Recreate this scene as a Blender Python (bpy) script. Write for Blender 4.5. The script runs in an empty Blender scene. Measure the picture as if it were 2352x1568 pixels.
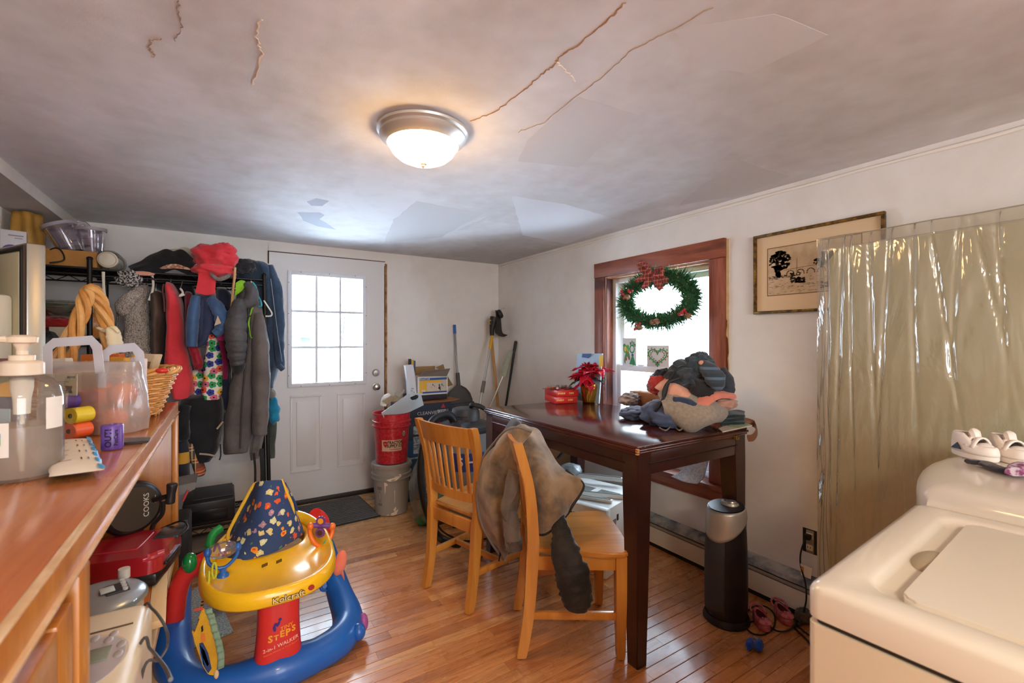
import bpy, bmesh, math, random
from math import sin, cos, pi, radians, sqrt, atan2
from mathutils import Vector, Matrix, noise
R = random.Random(11)
V = Vector
# ------------------------------------------------------------------ camera, sky, light
TH = radians(32.35); HC = 1.33; FPX = 1045.0; CXP = 1176.0; CYP = 782.0
scn = bpy.context.scene
COL = scn.collection
cam_d = bpy.data.cameras.new('camera'); cam = bpy.data.objects.new('camera', cam_d); COL.objects.link(cam)
cam.location = (0, 0, HC); cam.rotation_euler = (pi/2, 0, -TH)
cam_d.sensor_width = 36.0; cam_d.lens = FPX/2352*36.0
cam_d.shift_y = -(CYP-784)/2352*-1.0
cam_d.clip_start = 0.02
cam_d.dof.use_dof = True; cam_d.dof.focus_distance = 2.3; cam_d.dof.aperture_fstop = 4.5
scn.camera = cam
vs = scn.view_settings
vs.view_transform = 'Standard'; vs.look = 'None'; vs.gamma = 1.0; vs.use_curve_mapping = False
vs.exposure = 0.95
scn.cycles.use_denoising = True
scn.cycles.max_bounces = 10; scn.cycles.diffuse_bounces = 6; scn.cycles.transparent_max_bounces = 16
scn.cycles.sample_clamp_indirect = 14.0; scn.cycles.caustics_reflective = False; scn.cycles.caustics_refractive = False

def lin(c):
    if isinstance(c, str):
        c = c.lstrip('#'); c = [int(c[i:i+2], 16)/255 for i in (0, 2, 4)]
    return tuple(((x/12.92) if x <= .04045 else ((x+.055)/1.055)**2.4) for x in c[:3])+(1.0,)

world = bpy.data.worlds.new('sky'); scn.world = world; world.use_nodes = True
wn = world.node_tree.nodes; bg = wn['Background']
bg.inputs[0].default_value = (0.80, 0.91, 1.0, 1); bg.inputs[1].default_value = 9.0

def lamp(name, kind, loc, energy, color, **kw):
    l = bpy.data.lights.new(name, kind); l.energy = energy; l.color = color
    for k, v in kw.items():
        if k != 'rot' and k != 'portal': setattr(l, k, v)
    o = bpy.data.objects.new(name, l); o.location = loc; COL.objects.link(o)
    if 'rot' in kw: o.rotation_euler = kw['rot']
    if kw.get('portal'): l.cycles.is_portal = True
    return o
# sun added over the roof to brighten the snow and its bounce indoors
lamp('sun', 'SUN', (0, -4, 6), 42, (0.93, 0.97, 1.0), rot=(radians(36), 0, radians(-38)), angle=.02)
# sky portals at the window and the door light (they only steer sampling of the sky)
lamp('window_portal', 'AREA', (2.56, 2.06, 1.16), 1, (1, 1, 1), shape='RECTANGLE', size=1.34, size_y=0.95, rot=(0, pi/2, 0), portal=True)
lamp('door_portal', 'AREA', (0.75, 4.16, 1.43), 1, (1, 1, 1), shape='RECTANGLE', size=0.62, size_y=0.92, rot=(-pi/2, 0, 0), portal=True)
# lamp of the adjoining kitchen behind the viewer
lamp('kitchen_lamp', 'AREA', (0.1, -1.2, 2.05), 27, (1.0, 0.84, 0.62), shape='DISK', size=0.5)
lamp('cool_fill', 'AREA', (0.6, -2.55, 1.45), 42, (0.80, 0.90, 1.0), shape='RECTANGLE', size=1.6, size_y=1.1, rot=(pi/2, 0, 0))  # added cool fill light behind the viewer, no window stands there

# ------------------------------------------------------------------ photograph rays -> points on real planes
_c, _s = cos(TH), sin(TH)
def ray(px, py):
    r = (px-CXP)/FPX; u = -(py-CYP)/FPX
    return V((r*_c+_s, -r*_s+_c, u))
EYE = V((0, 0, HC))
def onX(px, py, X): d = ray(px, py); return EYE+d*(X/d.x)
def onY(px, py, Y): d = ray(px, py); return EYE+d*(Y/d.y)
def onZ(px, py, Z): d = ray(px, py); return EYE+d*((Z-HC)/d.z)

# ------------------------------------------------------------------ objects
def tag(o, label=None, cat=None, group=None, kind=None):
    if label: o['label'] = label
    if cat: o['category'] = cat
    if group: o['group'] = group
    if kind: o['kind'] = kind
    return o
def thing(name, label, cat, loc=(0, 0, 0), rz=0.0, group=None, rot=None):
    o = bpy.data.objects.new(name, None); COL.objects.link(o)
    o.empty_display_size = .05
    o.location = loc; o.rotation_euler = rot if rot else (0, 0, rz)
    return tag(o, label, cat, group)
def wmat(o):
    m = Matrix.Identity(4)
    while o is not None:
        m = o.matrix_basis @ m if o.type == 'EMPTY' or True else m
        o = o.parent
    return m
class MB:
    """collects shapes; build() links them as one mesh object"""
    def __init__(s, M=None): s.bm = bmesh.new(); s.M = M or Matrix.Identity(4); s.uvf = None
    def v(s, p): return s.bm.verts.new(s.M @ V(p))
    def face(s, vs):
        try: return s.bm.faces.new(vs)
        except ValueError: return None
    def box(s, c, d, rz=0.0, bev=0.0, rot=None, seg=2):
        m = Matrix.Translation(V(c)) @ (rot.to_4x4() if rot else Matrix.Rotation(rz, 4, 'Z'))
        x, y, z = d[0]/2, d[1]/2, d[2]/2
        P = [s.bm.verts.new(s.M @ (m @ V((a*x, b*y, e*z)))) for a in (-1, 1) for b in (-1, 1) for e in (-1, 1)]
        F = [(0, 1, 3, 2), (4, 6, 7, 5), (0, 4, 5, 1), (2, 3, 7, 6), (0, 2, 6, 4), (1, 5, 7, 3)]
        fs = [s.bm.faces.new([P[i] for i in f]) for f in F]
        if bev > 0:
            ed = list({e for f in fs for e in f.edges})
            bmesh.ops.bevel(s.bm, geom=ed, offset=bev, segments=seg, affect='EDGES', profile=.5)
        return s
    def bar(s, a, b, w, h, up=(0, 0, 1), bev=0.0):
        a, b = V(a), V(b); z = (b-a); L = z.length; z.normalize(); u = V(up)
        if abs(z.dot(u)) > .98: u = V((1, 0, 0))
        x = u.cross(z).normalized(); y = z.cross(x)
        rot = Matrix((x, y, z)).transposed()
        return s.box((a+b)/2, (w, h, L), rot=rot, bev=bev)
    def cyl(s, a, b, r0, r1=None, n=16, caps=True):
        r1 = r0 if r1 is None else r1
        a, b = V(a), V(b); z = (b-a).normalized(); u = V((0, 0, 1)) if abs(z.z) < .9 else V((1, 0, 0))
        x = u.cross(z).normalized(); y = z.cross(x)
        A = [s.v(a+(x*cos(2*pi*i/n)+y*sin(2*pi*i/n))*r0) for i in range(n)]
        B = [s.v(b+(x*cos(2*pi*i/n)+y*sin(2*pi*i/n))*r1) for i in range(n)]
        for i in range(n): s.face([A[i], A[(i+1) % n], B[(i+1) % n], B[i]])
        if caps: s.face(A[::-1]); s.face(B)
        return s
    def lathe(s, prof, c=(0, 0, 0), n=32, M=None, sx=1.0, sy=1.0):
        m = M or Matrix.Identity(4); c = V(c); rings = []
        for r, z in prof:
            if r < 1e-6: rings.append([s.v(m @ (V((0, 0, z)))+c)])
            else: rings.append([s.v(m @ V((r*sx*cos(2*pi*i/n), r*sy*sin(2*pi*i/n), z))+c) for i in range(n)])
        for A, B in zip(rings, rings[1:]):
            for i in range(n):
                j = (i+1) % n
                if len(A) == 1 and len(B) == 1: continue
                if len(A) == 1: s.face([A[0], B[j], B[i]])
                elif len(B) == 1: s.face([A[i], A[j], B[0]])
                else: s.face([A[i], A[j], B[j], B[i]])
        return s
    def tube(s, pts, r, n=10, closed=False, flat=1.0, sm=0, caps=True, up=None, wr=0.0, seed=0):
        pts = [V(p) for p in pts]
        rr = list(r) if isinstance(r, (list, tuple)) else [r]*len(pts)
        if sm:
            P, Q = [], []; N = len(pts); rng = N if closed else N-1
            for i in range(rng):
                g = (lambda k: k % N) if closed else (lambda k: min(max(k, 0), N-1))
                p0, p1, p2, p3 = (pts[g(i+k)] for k in (-1, 0, 1, 2)); r1, r2 = rr[g(i)], rr[g(i+1)]
                for k in range(sm):
                    t = k/sm
                    P.append(.5*((2*p1)+(p2-p0)*t+(2*p0-5*p1+4*p2-p3)*t*t+(3*p1-p0-3*p2+p3)*t*t*t)); Q.append(r1+(r2-r1)*t)
            if not closed: P.append(pts[-1]); Q.append(rr[-1])
            pts, rr = P, Q
        N = len(pts); T = []
        for i in range(N):
            a = pts[(i-1) % N] if (closed or i > 0) else pts[i]; b = pts[(i+1) % N] if (closed or i < N-1) else pts[i]
            t = b-a; T.append(t.normalized() if t.length > 1e-9 else V((0, 0, 1)))
        u = V(up) if up else (V((0, 0, 1)) if abs(T[0].z) < .9 else V((1, 0, 0)))
        x = (u-T[0]*u.dot(T[0])).normalized(); rings = []
        for i in range(N):
            if up: x0 = V(up); x = x0-T[i]*x0.dot(T[i]); x = x.normalized() if x.length > 1e-6 else V((1, 0, 0))
            else: x = (x-T[i]*x.dot(T[i])); x = x.normalized() if x.length > 1e-6 else V((1, 0, 0))
            y = T[i].cross(x); ring = []
            for k in range(n):
                a = 2*pi*k/n; q = rr[i]
                if wr: q *= 1+wr*noise.noise(V((i*.55+seed, 1.6*cos(a)+seed*3, 1.6*sin(a))))
                ring.append(s.v(pts[i]+(x*cos(a)*flat+y*sin(a))*q))
            rings.append(ring)
        for i in range(N if closed else N-1):
            A, B = rings[i], rings[(i+1) % N]
            for k in range(n): s.face([A[k], A[(k+1) % n], B[(k+1) % n], B[k]])
        if caps and not closed: s.face(rings[0][::-1]); s.face(rings[-1])
        return s
    def prism(s, poly, M, h):
        n = len(poly)
        A = [s.v(M @ V((p[0], p[1], 0))) for p in poly]; B = [s.v(M @ V((p[0], p[1], h))) for p in poly]
        s.face(A[::-1]); s.face(B)
        for i in range(n): s.face([A[i], A[(i+1) % n], B[(i+1) % n], B[i]])
        return s
    def slab(s, pts, off):
        """polygon of 3-D points, extruded by the vector off"""
        off = V(off); A = [s.v(p) for p in pts]; B = [s.v(V(p)+off) for p in pts]; n = len(pts)
        s.face(A[::-1]); s.face(B)
        for i in range(n): s.face([A[i], A[(i+1) % n], B[(i+1) % n], B[i]])
        return s
    def grid(s, f, nu, nv, cu=False, cv=False):
        G = [[s.v(f(i/(nu if cu else nu-1), j/(nv if cv else nv-1))) for j in range(nv)] for i in range(nu)]
        for i in range(nu if cu else nu-1):
            for j in range(nv if cv else nv-1):
                s.face([G[i][j], G[(i+1) % nu][j], G[(i+1) % nu][(j+1) % nv], G[i][(j+1) % nv]])
        return G
    def ball(s, c, r, n=16, m=10, rot=None, f=None, e=1.0):
        c = V(c); r = (r, r, r) if isinstance(r, (int, float)) else r
        rot = rot or Matrix.Identity(3); rings = []
        for i in range(m+1):
            t = pi*i/m; ring = []
            for k in (range(n) if 0 < i < m else range(1)):
                a = 2*pi*k/n; d = V((sin(t)*cos(a), sin(t)*sin(a), cos(t)))
                if e != 1.0: d = V([math.copysign(abs(q)**e, q) for q in d])
                p = V((d.x*r[0], d.y*r[1], d.z*r[2]))
                if f: p = f(p, d)
                ring.append(s.v(c+rot @ p))
            rings.append(ring)
        for A, B in zip(rings, rings[1:]):
            for k in range(n):
                j = (k+1) % n
                if len(A) == 1: s.face([A[0], B[k], B[j]])
                elif len(B) == 1: s.face([A[k], B[0], A[j]])
                else: s.face([A[k], B[k], B[j], A[j]])
        return s
    def mesh(s, name='m'):
        me = bpy.data.meshes.new(name); bmesh.ops.recalc_face_normals(s.bm, faces=s.bm.faces); s.bm.to_mesh(me); s.bm.free(); return me
    def build(s, name, mat, parent=None, world=False, smooth=True, ang=40, thick=0.0, sub=0, loc=None, kind=None, label=None):
        me = s.mesh(name)
        if world and parent is not None: me.transform(wmat(parent).inverted())
        return link(me, name, mat, parent, smooth, ang, thick, sub, loc, kind, label)
def link(me, name, mat, parent=None, smooth=True, ang=40, thick=0.0, sub=0, loc=None, kind=None, label=None):
    for m in (mat if isinstance(mat, (list, tuple)) else [mat]): me.materials.append(m)
    if smooth:
        me.polygons.foreach_set('use_smooth', [True]*len(me.polygons)); me.set_sharp_from_angle(angle=radians(ang))
    o = bpy.data.objects.new(name, me); COL.objects.link(o)
    if loc is not None: o.location = loc
    if parent is not None: o.parent = parent
    if thick:
        md = o.modifiers.new('thickness', 'SOLIDIFY'); md.thickness = thick; md.offset = 0
    if sub:
        md = o.modifiers.new('smooth', 'SUBSURF'); md.levels = sub; md.render_levels = sub
    if kind: o['kind'] = kind
    if label: o['label'] = label
    return o
def struct(name, mb, mat, **kw):
    o = mb.build(name, mat, **kw); o['kind'] = 'structure'; return o
def empty_struct(name, loc=(0, 0, 0)):
    o = bpy.data.objects.new(name, None); COL.objects.link(o); o.location = loc; o['kind'] = 'structure'; return o
def solo(name, label, cat, mb, mat, group=None, **kw):
    return tag(mb.build(name, mat, **kw), label, cat, group)
def crom(P, t):
    N = len(P)-1; i = min(int(t*N), N-1); u = t*N-i
    p0, p1, p2, p3 = P[max(i-1, 0)], P[i], P[i+1], P[min(i+2, N)]
    return .5*((2*p1)+(p2-p0)*u+(2*p0-5*p1+4*p2-p3)*u*u+(3*p1-p0-3*p2+p3)*u*u*u)
def sheet(mb, rows, nu=24, nv=24, amp=0.0, fr=12.0, seed=0):
    """smooth surface through a grid of control points"""
    rows = [[V(p) for p in r] for r in rows]
    def f(u, v):
        p = crom([crom(r, v) for r in rows], u)
        if amp: p = p+V([noise.noise(p*fr+V((seed, k*17.3, 0))) for k in range(3)])*amp
        return p
    mb.grid(f, nu, nv); return mb
def basis(o, x, y):
    x = V(x).normalized(); y = (V(y)-x*x.dot(V(y))).normalized(); z = x.cross(y)
    return Matrix.Translation(V(o)) @ Matrix((x, y, z)).transposed().to_4x4()
def text(body, size, fmap, name, mat, parent, world=False, bold=0.0, align='CENTER', depth=.0006, sx=1.0, shear=0.0):
    cu = bpy.data.curves.new('lettering', 'FONT'); cu.body = body; cu.size = size; cu.align_x = align; cu.align_y = 'CENTER'
    cu.offset = bold*size; cu.resolution_u = 2; cu.fill_mode = 'FRONT'; cu.shear = shear
    ob = bpy.data.objects.new('t', cu); me = bpy.data.meshes.new_from_object(ob); bpy.data.objects.remove(ob)
    if callable(fmap):
        for v in me.vertices: v.co = fmap(v.co.x*sx, v.co.y)
    else:
        for v in me.vertices: v.co = fmap @ V((v.co.x*sx, v.co.y, depth))
    if world and parent is not None: me.transform(wmat(parent).inverted())
    me.materials.clear()
    return link(me, name, mat, parent, smooth=False)

# ------------------------------------------------------------------ materials
def newmat(name):
    m = bpy.data.materials.new(name); m.use_nodes = True; nt = m.node_tree
    return m, nt, nt.nodes['Principled BSDF']
def nd(nt, t, **kw):
    n = nt.nodes.new(t)
    for k, v in kw.items():
        if k.startswith('i_'): n.inputs[k[2:].replace('_', ' ')].default_value = v
        else: setattr(n, k, v)
    return n
def coords(nt, kind='Object', scale=(1, 1, 1), rot=(0, 0, 0)):
    if kind == 'World':
        g = nd(nt, 'ShaderNodeNewGeometry'); out = g.outputs['Position']
    else:
        g = nd(nt, 'ShaderNodeTexCoord'); out = g.outputs[kind]
    mp = nd(nt, 'ShaderNodeMapping'); mp.inputs['Scale'].default_value = scale; mp.inputs['Rotation'].default_value = rot
    nt.links.new(out, mp.inputs['Vector']); return mp.outputs['Vector']
def ramp(nt, fac, stops, interp='LINEAR'):
    r = nd(nt, 'ShaderNodeValToRGB'); r.color_ramp.interpolation = interp; e = r.color_ramp.elements
    while len(e) < len(stops): e.new(.5)
    for x, (p, c) in zip(e, stops): x.position = p; x.color = lin(c) if not (isinstance(c, tuple) and len(c) == 4) else c
    nt.links.new(fac, r.inputs['Fac']); return r.outputs['Color']
def mix(nt, fac, a, b, mode='MIX'):
    n = nd(nt, 'ShaderNodeMix', data_type='RGBA', blend_type=mode)
    for sock, val in ((n.inputs[0], fac), (n.inputs[6], a), (n.inputs[7], b)):
        if hasattr(val, 'is_output'): nt.links.new(val, sock)
        elif isinstance(val, (int, float)): sock.default_value = val
        else: sock.default_value = lin(val)
    return n.outputs[2]
def mth(nt, op, a, b=None, c=None):
    n = nd(nt, 'ShaderNodeMath', operation=op)
    for i, val in enumerate((a, b, c)):
        if val is None: continue
        if hasattr(val, 'is_output'): nt.links.new(val, n.inputs[i])
        else: n.inputs[i].default_value = val
    return n.outputs[0]
def ntex(nt, vec, scale, detail=3.0, rough=.55, dist=0.0):
    n = nd(nt, 'ShaderNodeTexNoise'); n.inputs['Scale'].default_value = scale; n.inputs['Detail'].default_value = detail
    n.inputs['Roughness'].default_value = rough; n.inputs['Distortion'].default_value = dist
    nt.links.new(vec, n.inputs['Vector']); return n.outputs['Fac']
def bump(nt, bs, h, strength=.3, dist=.01):
    b = nd(nt, 'ShaderNodeBump'); b.inputs['Strength'].default_value = strength; b.inputs['Distance'].default_value = dist
    nt.links.new(h, b.inputs['Height']); nt.links.new(b.outputs['Normal'], bs.inputs['Normal'])
_mc = {}
def mat(name, col, rough=.5, metal=0.0, var=None, bmp=None, coat=0.0, sheen=0.0, emis=None, trans=0.0, ior=1.45, alpha=1.0, sss=0.0, sp=.5, kind='Object'):
    if name in _mc: return _mc[name]
    m, nt, b = newmat(name); _mc[name] = m
    b.inputs['Base Color'].default_value = lin(col); b.inputs['Roughness'].default_value = rough; b.inputs['Metallic'].default_value = metal
    b.inputs['Coat Weight'].default_value = coat; b.inputs['Coat Roughness'].default_value = .08
    b.inputs['Sheen Weight'].default_value = sheen; b.inputs['Sheen Roughness'].default_value = .5
    b.inputs['Transmission Weight'].default_value = trans; b.inputs['IOR'].default_value = ior; b.inputs['Alpha'].default_value = alpha
    b.inputs['Specular IOR Level'].default_value = sp
    if emis: b.inputs['Emission Color'].default_value = lin(emis[0]); b.inputs['Emission Strength'].default_value = emis[1]
    if var or bmp: vec = coords(nt, kind)
    if var:   # (scale, second colour[, contrast])
        f = ntex(nt, vec, var[0], 4.0); k = var[2] if len(var) > 2 else .18
        nt.links.new(ramp(nt, f, [(.5-k, col), (.5+k, var[1])]), b.inputs['Base Color'])
    if bmp: bump(nt, b, ntex(nt, vec, bmp[0], 3.0), bmp[1], bmp[2] if len(bmp) > 2 else .004)
    return m
def fab(name, col, col2=None, fs=260.0, st=.35, var=9.0, rough=.9, sheen=.25, wr=14.0, ws=.35):
    """woven or knitted cloth: weave grain over soft creases"""
    if name in _mc: return _mc[name]
    m, nt, b = newmat(name); _mc[name] = m; vec = coords(nt)
    b.inputs['Roughness'].default_value = rough; b.inputs['Sheen Weight'].default_value = sheen; b.inputs['Specular IOR Level'].default_value = .2
    c2 = col2 or tuple(x**(1/2.2)*.84 for x in lin(col)[:3])
    nt.links.new(ramp(nt, ntex(nt, vec, var, 4.0), [(.34, c2), (.62, col)]), b.inputs['Base Color'])
    h = mth(nt, 'ADD', mth(nt, 'MULTIPLY', ntex(nt, vec, fs, 2.0), st), mth(nt, 'MULTIPLY', ntex(nt, vec, wr, 3.0, .5, .6), ws*6))
    bump(nt, b, h, .5, .006); return m
def wood(name, c1, c2, axis='Z', scale=7.0, rough=.38, coat=.15, stretch=.07, kind='Object', knots=None):
    if name in _mc: return _mc[name]
    m, nt, b = newmat(name); _mc[name] = m
    sc = {'X': (stretch, 1, 1), 'Y': (1, stretch, 1), 'Z': (1, 1, stretch)}[axis]
    vec = coords(nt, kind, sc)
    f = ntex(nt, vec, scale*4, 5.0, .6, .5); g = ntex(nt, vec, scale*22, 2.0, .5)
    h = mth(nt, 'ADD', mth(nt, 'MULTIPLY', f, .75), mth(nt, 'MULTIPLY', g, .25))
    col = ramp(nt, h, [(.34, c1), (.66, c2)])
    if knots:
        k = ntex(nt, coords(nt, kind, (1, 1, 1)), knots[1], 1.0)
        col = mix(nt, ramp(nt, k, [(.62, (0, 0, 0, 1)), (.72, (1, 1, 1, 1))]), col, knots[0])
    nt.links.new(col, b.inputs['Base Color'])
    b.inputs['Roughness'].default_value = rough; b.inputs['Coat Weight'].default_value = coat; b.inputs['Coat Roughness'].default_value = .15
    bump(nt, b, h, .08, .002); return m
def glassy(name, tint='#ffffff', refl=.10, rough=.03, body=0.0, bodycol='#ffffff', bm=None, bst=.3):
    """thin clear sheet or shell: see-through, mirror-like at a slant, optionally milky"""
    if name in _mc: return _mc[name]
    m = bpy.data.materials.new(name); m.use_nodes = True; nt = m.node_tree; _mc[name] = m
    nt.nodes.remove(nt.nodes['Principled BSDF']); out = nt.nodes['Material Output']
    tr = nd(nt, 'ShaderNodeBsdfTransparent'); tr.inputs[0].default_value = lin(tint)
    gl = nd(nt, 'ShaderNodeBsdfGlossy'); gl.inputs['Roughness'].default_value = rough
    lw = nd(nt, 'ShaderNodeLayerWeight'); lw.inputs['Blend'].default_value = .25
    fac = mth(nt, 'MINIMUM', mth(nt, 'ADD', mth(nt, 'MULTIPLY', lw.outputs['Fresnel'], .8), refl*.4), .95)
    mx = nd(nt, 'ShaderNodeMixShader'); nt.links.new(fac, mx.inputs[0]); nt.links.new(tr.outputs[0], mx.inputs[1]); nt.links.new(gl.outputs[0], mx.inputs[2])
    res = mx.outputs[0]
    if bm:
        bp = nd(nt, 'ShaderNodeBump'); bp.inputs['Strength'].default_value = bst; bp.inputs['Distance'].default_value = .01
        nt.links.new(ntex(nt, coords(nt, 'Object', bm[1] if len(bm) > 1 else (1, 1, 1)), bm[0], 4.0, .6, .8), bp.inputs['Height'])
        nt.links.new(bp.outputs[0], gl.inputs['Normal']); nt.links.new(bp.outputs[0], lw.inputs['Normal'])
    if body > 0:
        df = nd(nt, 'ShaderNodeBsdfPrincipled'); df.inputs['Base Color'].default_value = lin(bodycol); df.inputs['Roughness'].default_value = .35
        tl = nd(nt, 'ShaderNodeBsdfTranslucent'); tl.inputs[0].default_value = lin(bodycol)
        m1 = nd(nt, 'ShaderNodeMixShader'); m1.inputs[0].default_value = .4
        nt.links.new(df.outputs[0], m1.inputs[1]); nt.links.new(tl.outputs[0], m1.inputs[2])
        m2 = nd(nt, 'ShaderNodeMixShader'); m2.inputs[0].default_value = body
        nt.links.new(res, m2.inputs[1]); nt.links.new(m1.outputs[0], m2.inputs[2]); res = m2.outputs[0]
        if bm: nt.links.new(bp.outputs[0], df.inputs['Normal'])
    nt.links.new(res, out.inputs['Surface']); return m
_W = dict(world=True); _F = dict(world=True, smooth=False)
# ------------------------------------------------------------------ the room
XR, YB, ZC, XL, YF = 2.41, 4.07, 2.12, -1.02, -2.7
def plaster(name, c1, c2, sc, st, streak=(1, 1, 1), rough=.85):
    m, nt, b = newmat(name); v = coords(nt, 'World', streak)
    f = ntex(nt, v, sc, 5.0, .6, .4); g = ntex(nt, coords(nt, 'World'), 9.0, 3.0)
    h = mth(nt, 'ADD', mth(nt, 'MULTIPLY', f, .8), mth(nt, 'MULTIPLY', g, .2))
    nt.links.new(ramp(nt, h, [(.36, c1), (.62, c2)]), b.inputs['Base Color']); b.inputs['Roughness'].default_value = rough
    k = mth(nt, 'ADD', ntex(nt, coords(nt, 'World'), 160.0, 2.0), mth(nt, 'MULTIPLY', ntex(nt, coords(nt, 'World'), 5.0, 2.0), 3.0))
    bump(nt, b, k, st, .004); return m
M_wall = plaster('wall_paint', '#ddd7cf', '#eae6e0', 1.3, .10)
M_ceil = plaster('ceiling_skim', '#c3bfbc', '#e8e8ea', 0.8, .10, (1.0, .55, 1))  # broad darker blotches: uneven light put into the colour along with uneven paint
M_trimw = mat('trim_white', '#e6e2da', .5)
wl = MB(); wl.box((XL-.65, (YF+3.38)/2-.0, ZC/2), (.12, 3.38-YF, ZC));
w2 = MB(); w2.box((XL-.32, 3.43, ZC/2), (.64, .10, ZC)); w2.box((XL-.06, 3.77, ZC/2), (.12, .78, ZC)); struct('wall_alcove', w2, M_wall, smooth=False)
struct('wall_left', wl, M_wall, smooth=False)
bw = MB()     # wall behind the door, with the door opening X .30 .. 1.22
bw.box((-.36, YB+.075, ZC/2), (1.32, .15, ZC)); bw.box(((1.222+2.56)/2, YB+.075, ZC/2), (2.56-1.222, .15, ZC)); bw.box((.76, YB+.075, (2.038+ZC)/2), (.924, .15, ZC-2.038))
struct('wall_back', bw, M_wall, smooth=False)
WY0, WY1, WZ0, WZ1 = 1.628, 2.492, .50, 1.80
rw = MB()
rw.box((XR+.075, (WY0+YF)/2, ZC/2), (.15, WY0-YF, ZC)); rw.box((XR+.075, (WY1+YB)/2, ZC/2), (.15, YB-WY1, ZC))
rw.box((XR+.075, (WY0+WY1)/2, WZ0/2), (.15, WY1-WY0, WZ0)); rw.box((XR+.075, (WY0+WY1)/2, (WZ1+ZC)/2), (.15, WY1-WY0, ZC-WZ1))
wall_r = struct('wall_right', rw, M_wall, smooth=False)
fw = MB(); fw.box((.4, YF-.06, ZC/2), (4.6, .12, ZC)); struct('wall_front', fw, M_wall, smooth=False)
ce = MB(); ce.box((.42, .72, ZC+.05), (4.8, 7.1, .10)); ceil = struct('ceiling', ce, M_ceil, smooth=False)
so = MB(); so.box((-.815-.43, (YF+YB)/2, 2.055+.0325), (.86, YB-YF, .065)); struct('trim_1', so, plaster('soffit_paint', '#bdb2a6', '#cfc6bc', 1.2, .1), smooth=False)
# seam tape along the top of the right wall, uneven like a hand-run bead
st = MB()
def seam(u, v):
    y = -1.0+u*5.05; w = .016+.008*noise.noise(V((y*3.1, 0, 5)))
    return V((XR-.003-.003*sin(pi*v), y, ZC-.022-w*v+.004*noise.noise(V((y*5, 2, 0)))))
st.grid(seam, 120, 4); struct('trim_2', st, mat('seam_tape', '#ece6da', .8), thick=.002)
# joint-compound patches, scrapes and cracks of the ceiling
def cpatch(px, col, name='patch', z=.0008):
    pts = [onZ(x, y, ZC) for x, y in px]; c = sum((V(p) for p in pts), V())/len(pts); out = []
    n = len(pts)
    for i in range(n):
        a, b = pts[i], pts[(i+1) % n]; L = (b-a).length; k = max(2, min(14, int(L/.04)))
        for j in range(k):
            p = a.lerp(b, j/k); q = .012*min(1, L*3)
            out.append(p+V((noise.noise(p*9)*q, noise.noise(p*9+V((7, 3, 1)))*q, 0)))
    m = MB(); m.slab([V((p.x, p.y, ZC-z)) for p in out], (0, 0, z+.004))
    m.build(name, mat('skim_'+col[1:], col, .9, var=(3.0, col, .1)), ceil, smooth=False)
cpatch([(705, 463), (727, 455), (755, 461), (740, 473), (715, 472)], '#b9bcc6')
cpatch([(682, 487), (735, 488), (745, 494), (735, 503), (772, 527), (730, 520), (697, 506)], '#b9bec8')
cpatch([(955, 463), (1112, 490), (1010, 545), (880, 558), (905, 505)], '#d2d1d2')
cpatch([(1130, 494), (1050, 530), (1075, 525), (1118, 505)], '#d9d8d8')
cpatch([(1176, 450), (1300, 470), (1440, 508), (1300, 560), (1200, 540)], '#e2e3e6', z=.0005)
cpatch([(1326, 222), (1462, 262), (1330, 385), (1190, 370), (1212, 322)], '#d3d1d1', z=.0005)
cpatch([(1700, 365), (1812, 405), (1700, 450), (1560, 470), (1620, 420)], '#d1cfce', z=.0005)
cpatch([(1550, 70), (1780, 30), (1900, 80), (1720, 170), (1600, 150)], '#d2d0d0', z=.0005)
def crack(px, w, col, seed):
    m = MB(); pts = []
    for (a, b) in zip(px, px[1:]):
        for j in range(8): pts.append((a[0]+(b[0]-a[0])*j/8, a[1]+(b[1]-a[1])*j/8))
    P = [onZ(x, y, ZC) for x, y in pts]; r = random.Random(seed)
    P = [V((p.x+r.uniform(-.004, .004), p.y+r.uniform(-.004, .004), ZC-.0016)) for p in P]
    L = []
    for i, p in enumerate(P):
        t = (P[min(i+1, len(P)-1)]-P[max(i-1, 0)]).normalized(); q = V((-t.y, t.x, 0))*w*r.uniform(.3, 1.5); L.append((m.v(p-q), m.v(p+q)))
    for (a, b), (c, d) in zip(L, L[1:]): m.face([a, b, d, c])
    m.build('crack', mat('crack_'+col[1:], col, .9), ceil, smooth=False, thick=.002)
crack([(1082, 277), (1135, 257), (1200, 210), (1240, 172), (1272, 150), (1285, 128), (1330, 100), (1400, 42), (1440, 0)], .0013, '#ab7f55', 1)
crack([(1190, 302), (1250, 280), (1330, 215), (1390, 170), (1452, 112), (1530, 74), (1650, 8)], .0006, '#b39a7a', 2)
crack([(1277, 140), (1300, 162), (1325, 188)], .0016, '#eee6d8', 3)
crack([(412, 0), (408, 22), (416, 58), (398, 100)], .0008, '#8d8279', 4)
crack([(370, 86), (348, 92), (342, 112), (356, 122), (350, 130)], .0008, '#a08a72', 5)
crack([(600, 42), (588, 84), (602, 122), (578, 204)], .0018, '#e3d2bd', 6)

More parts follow.
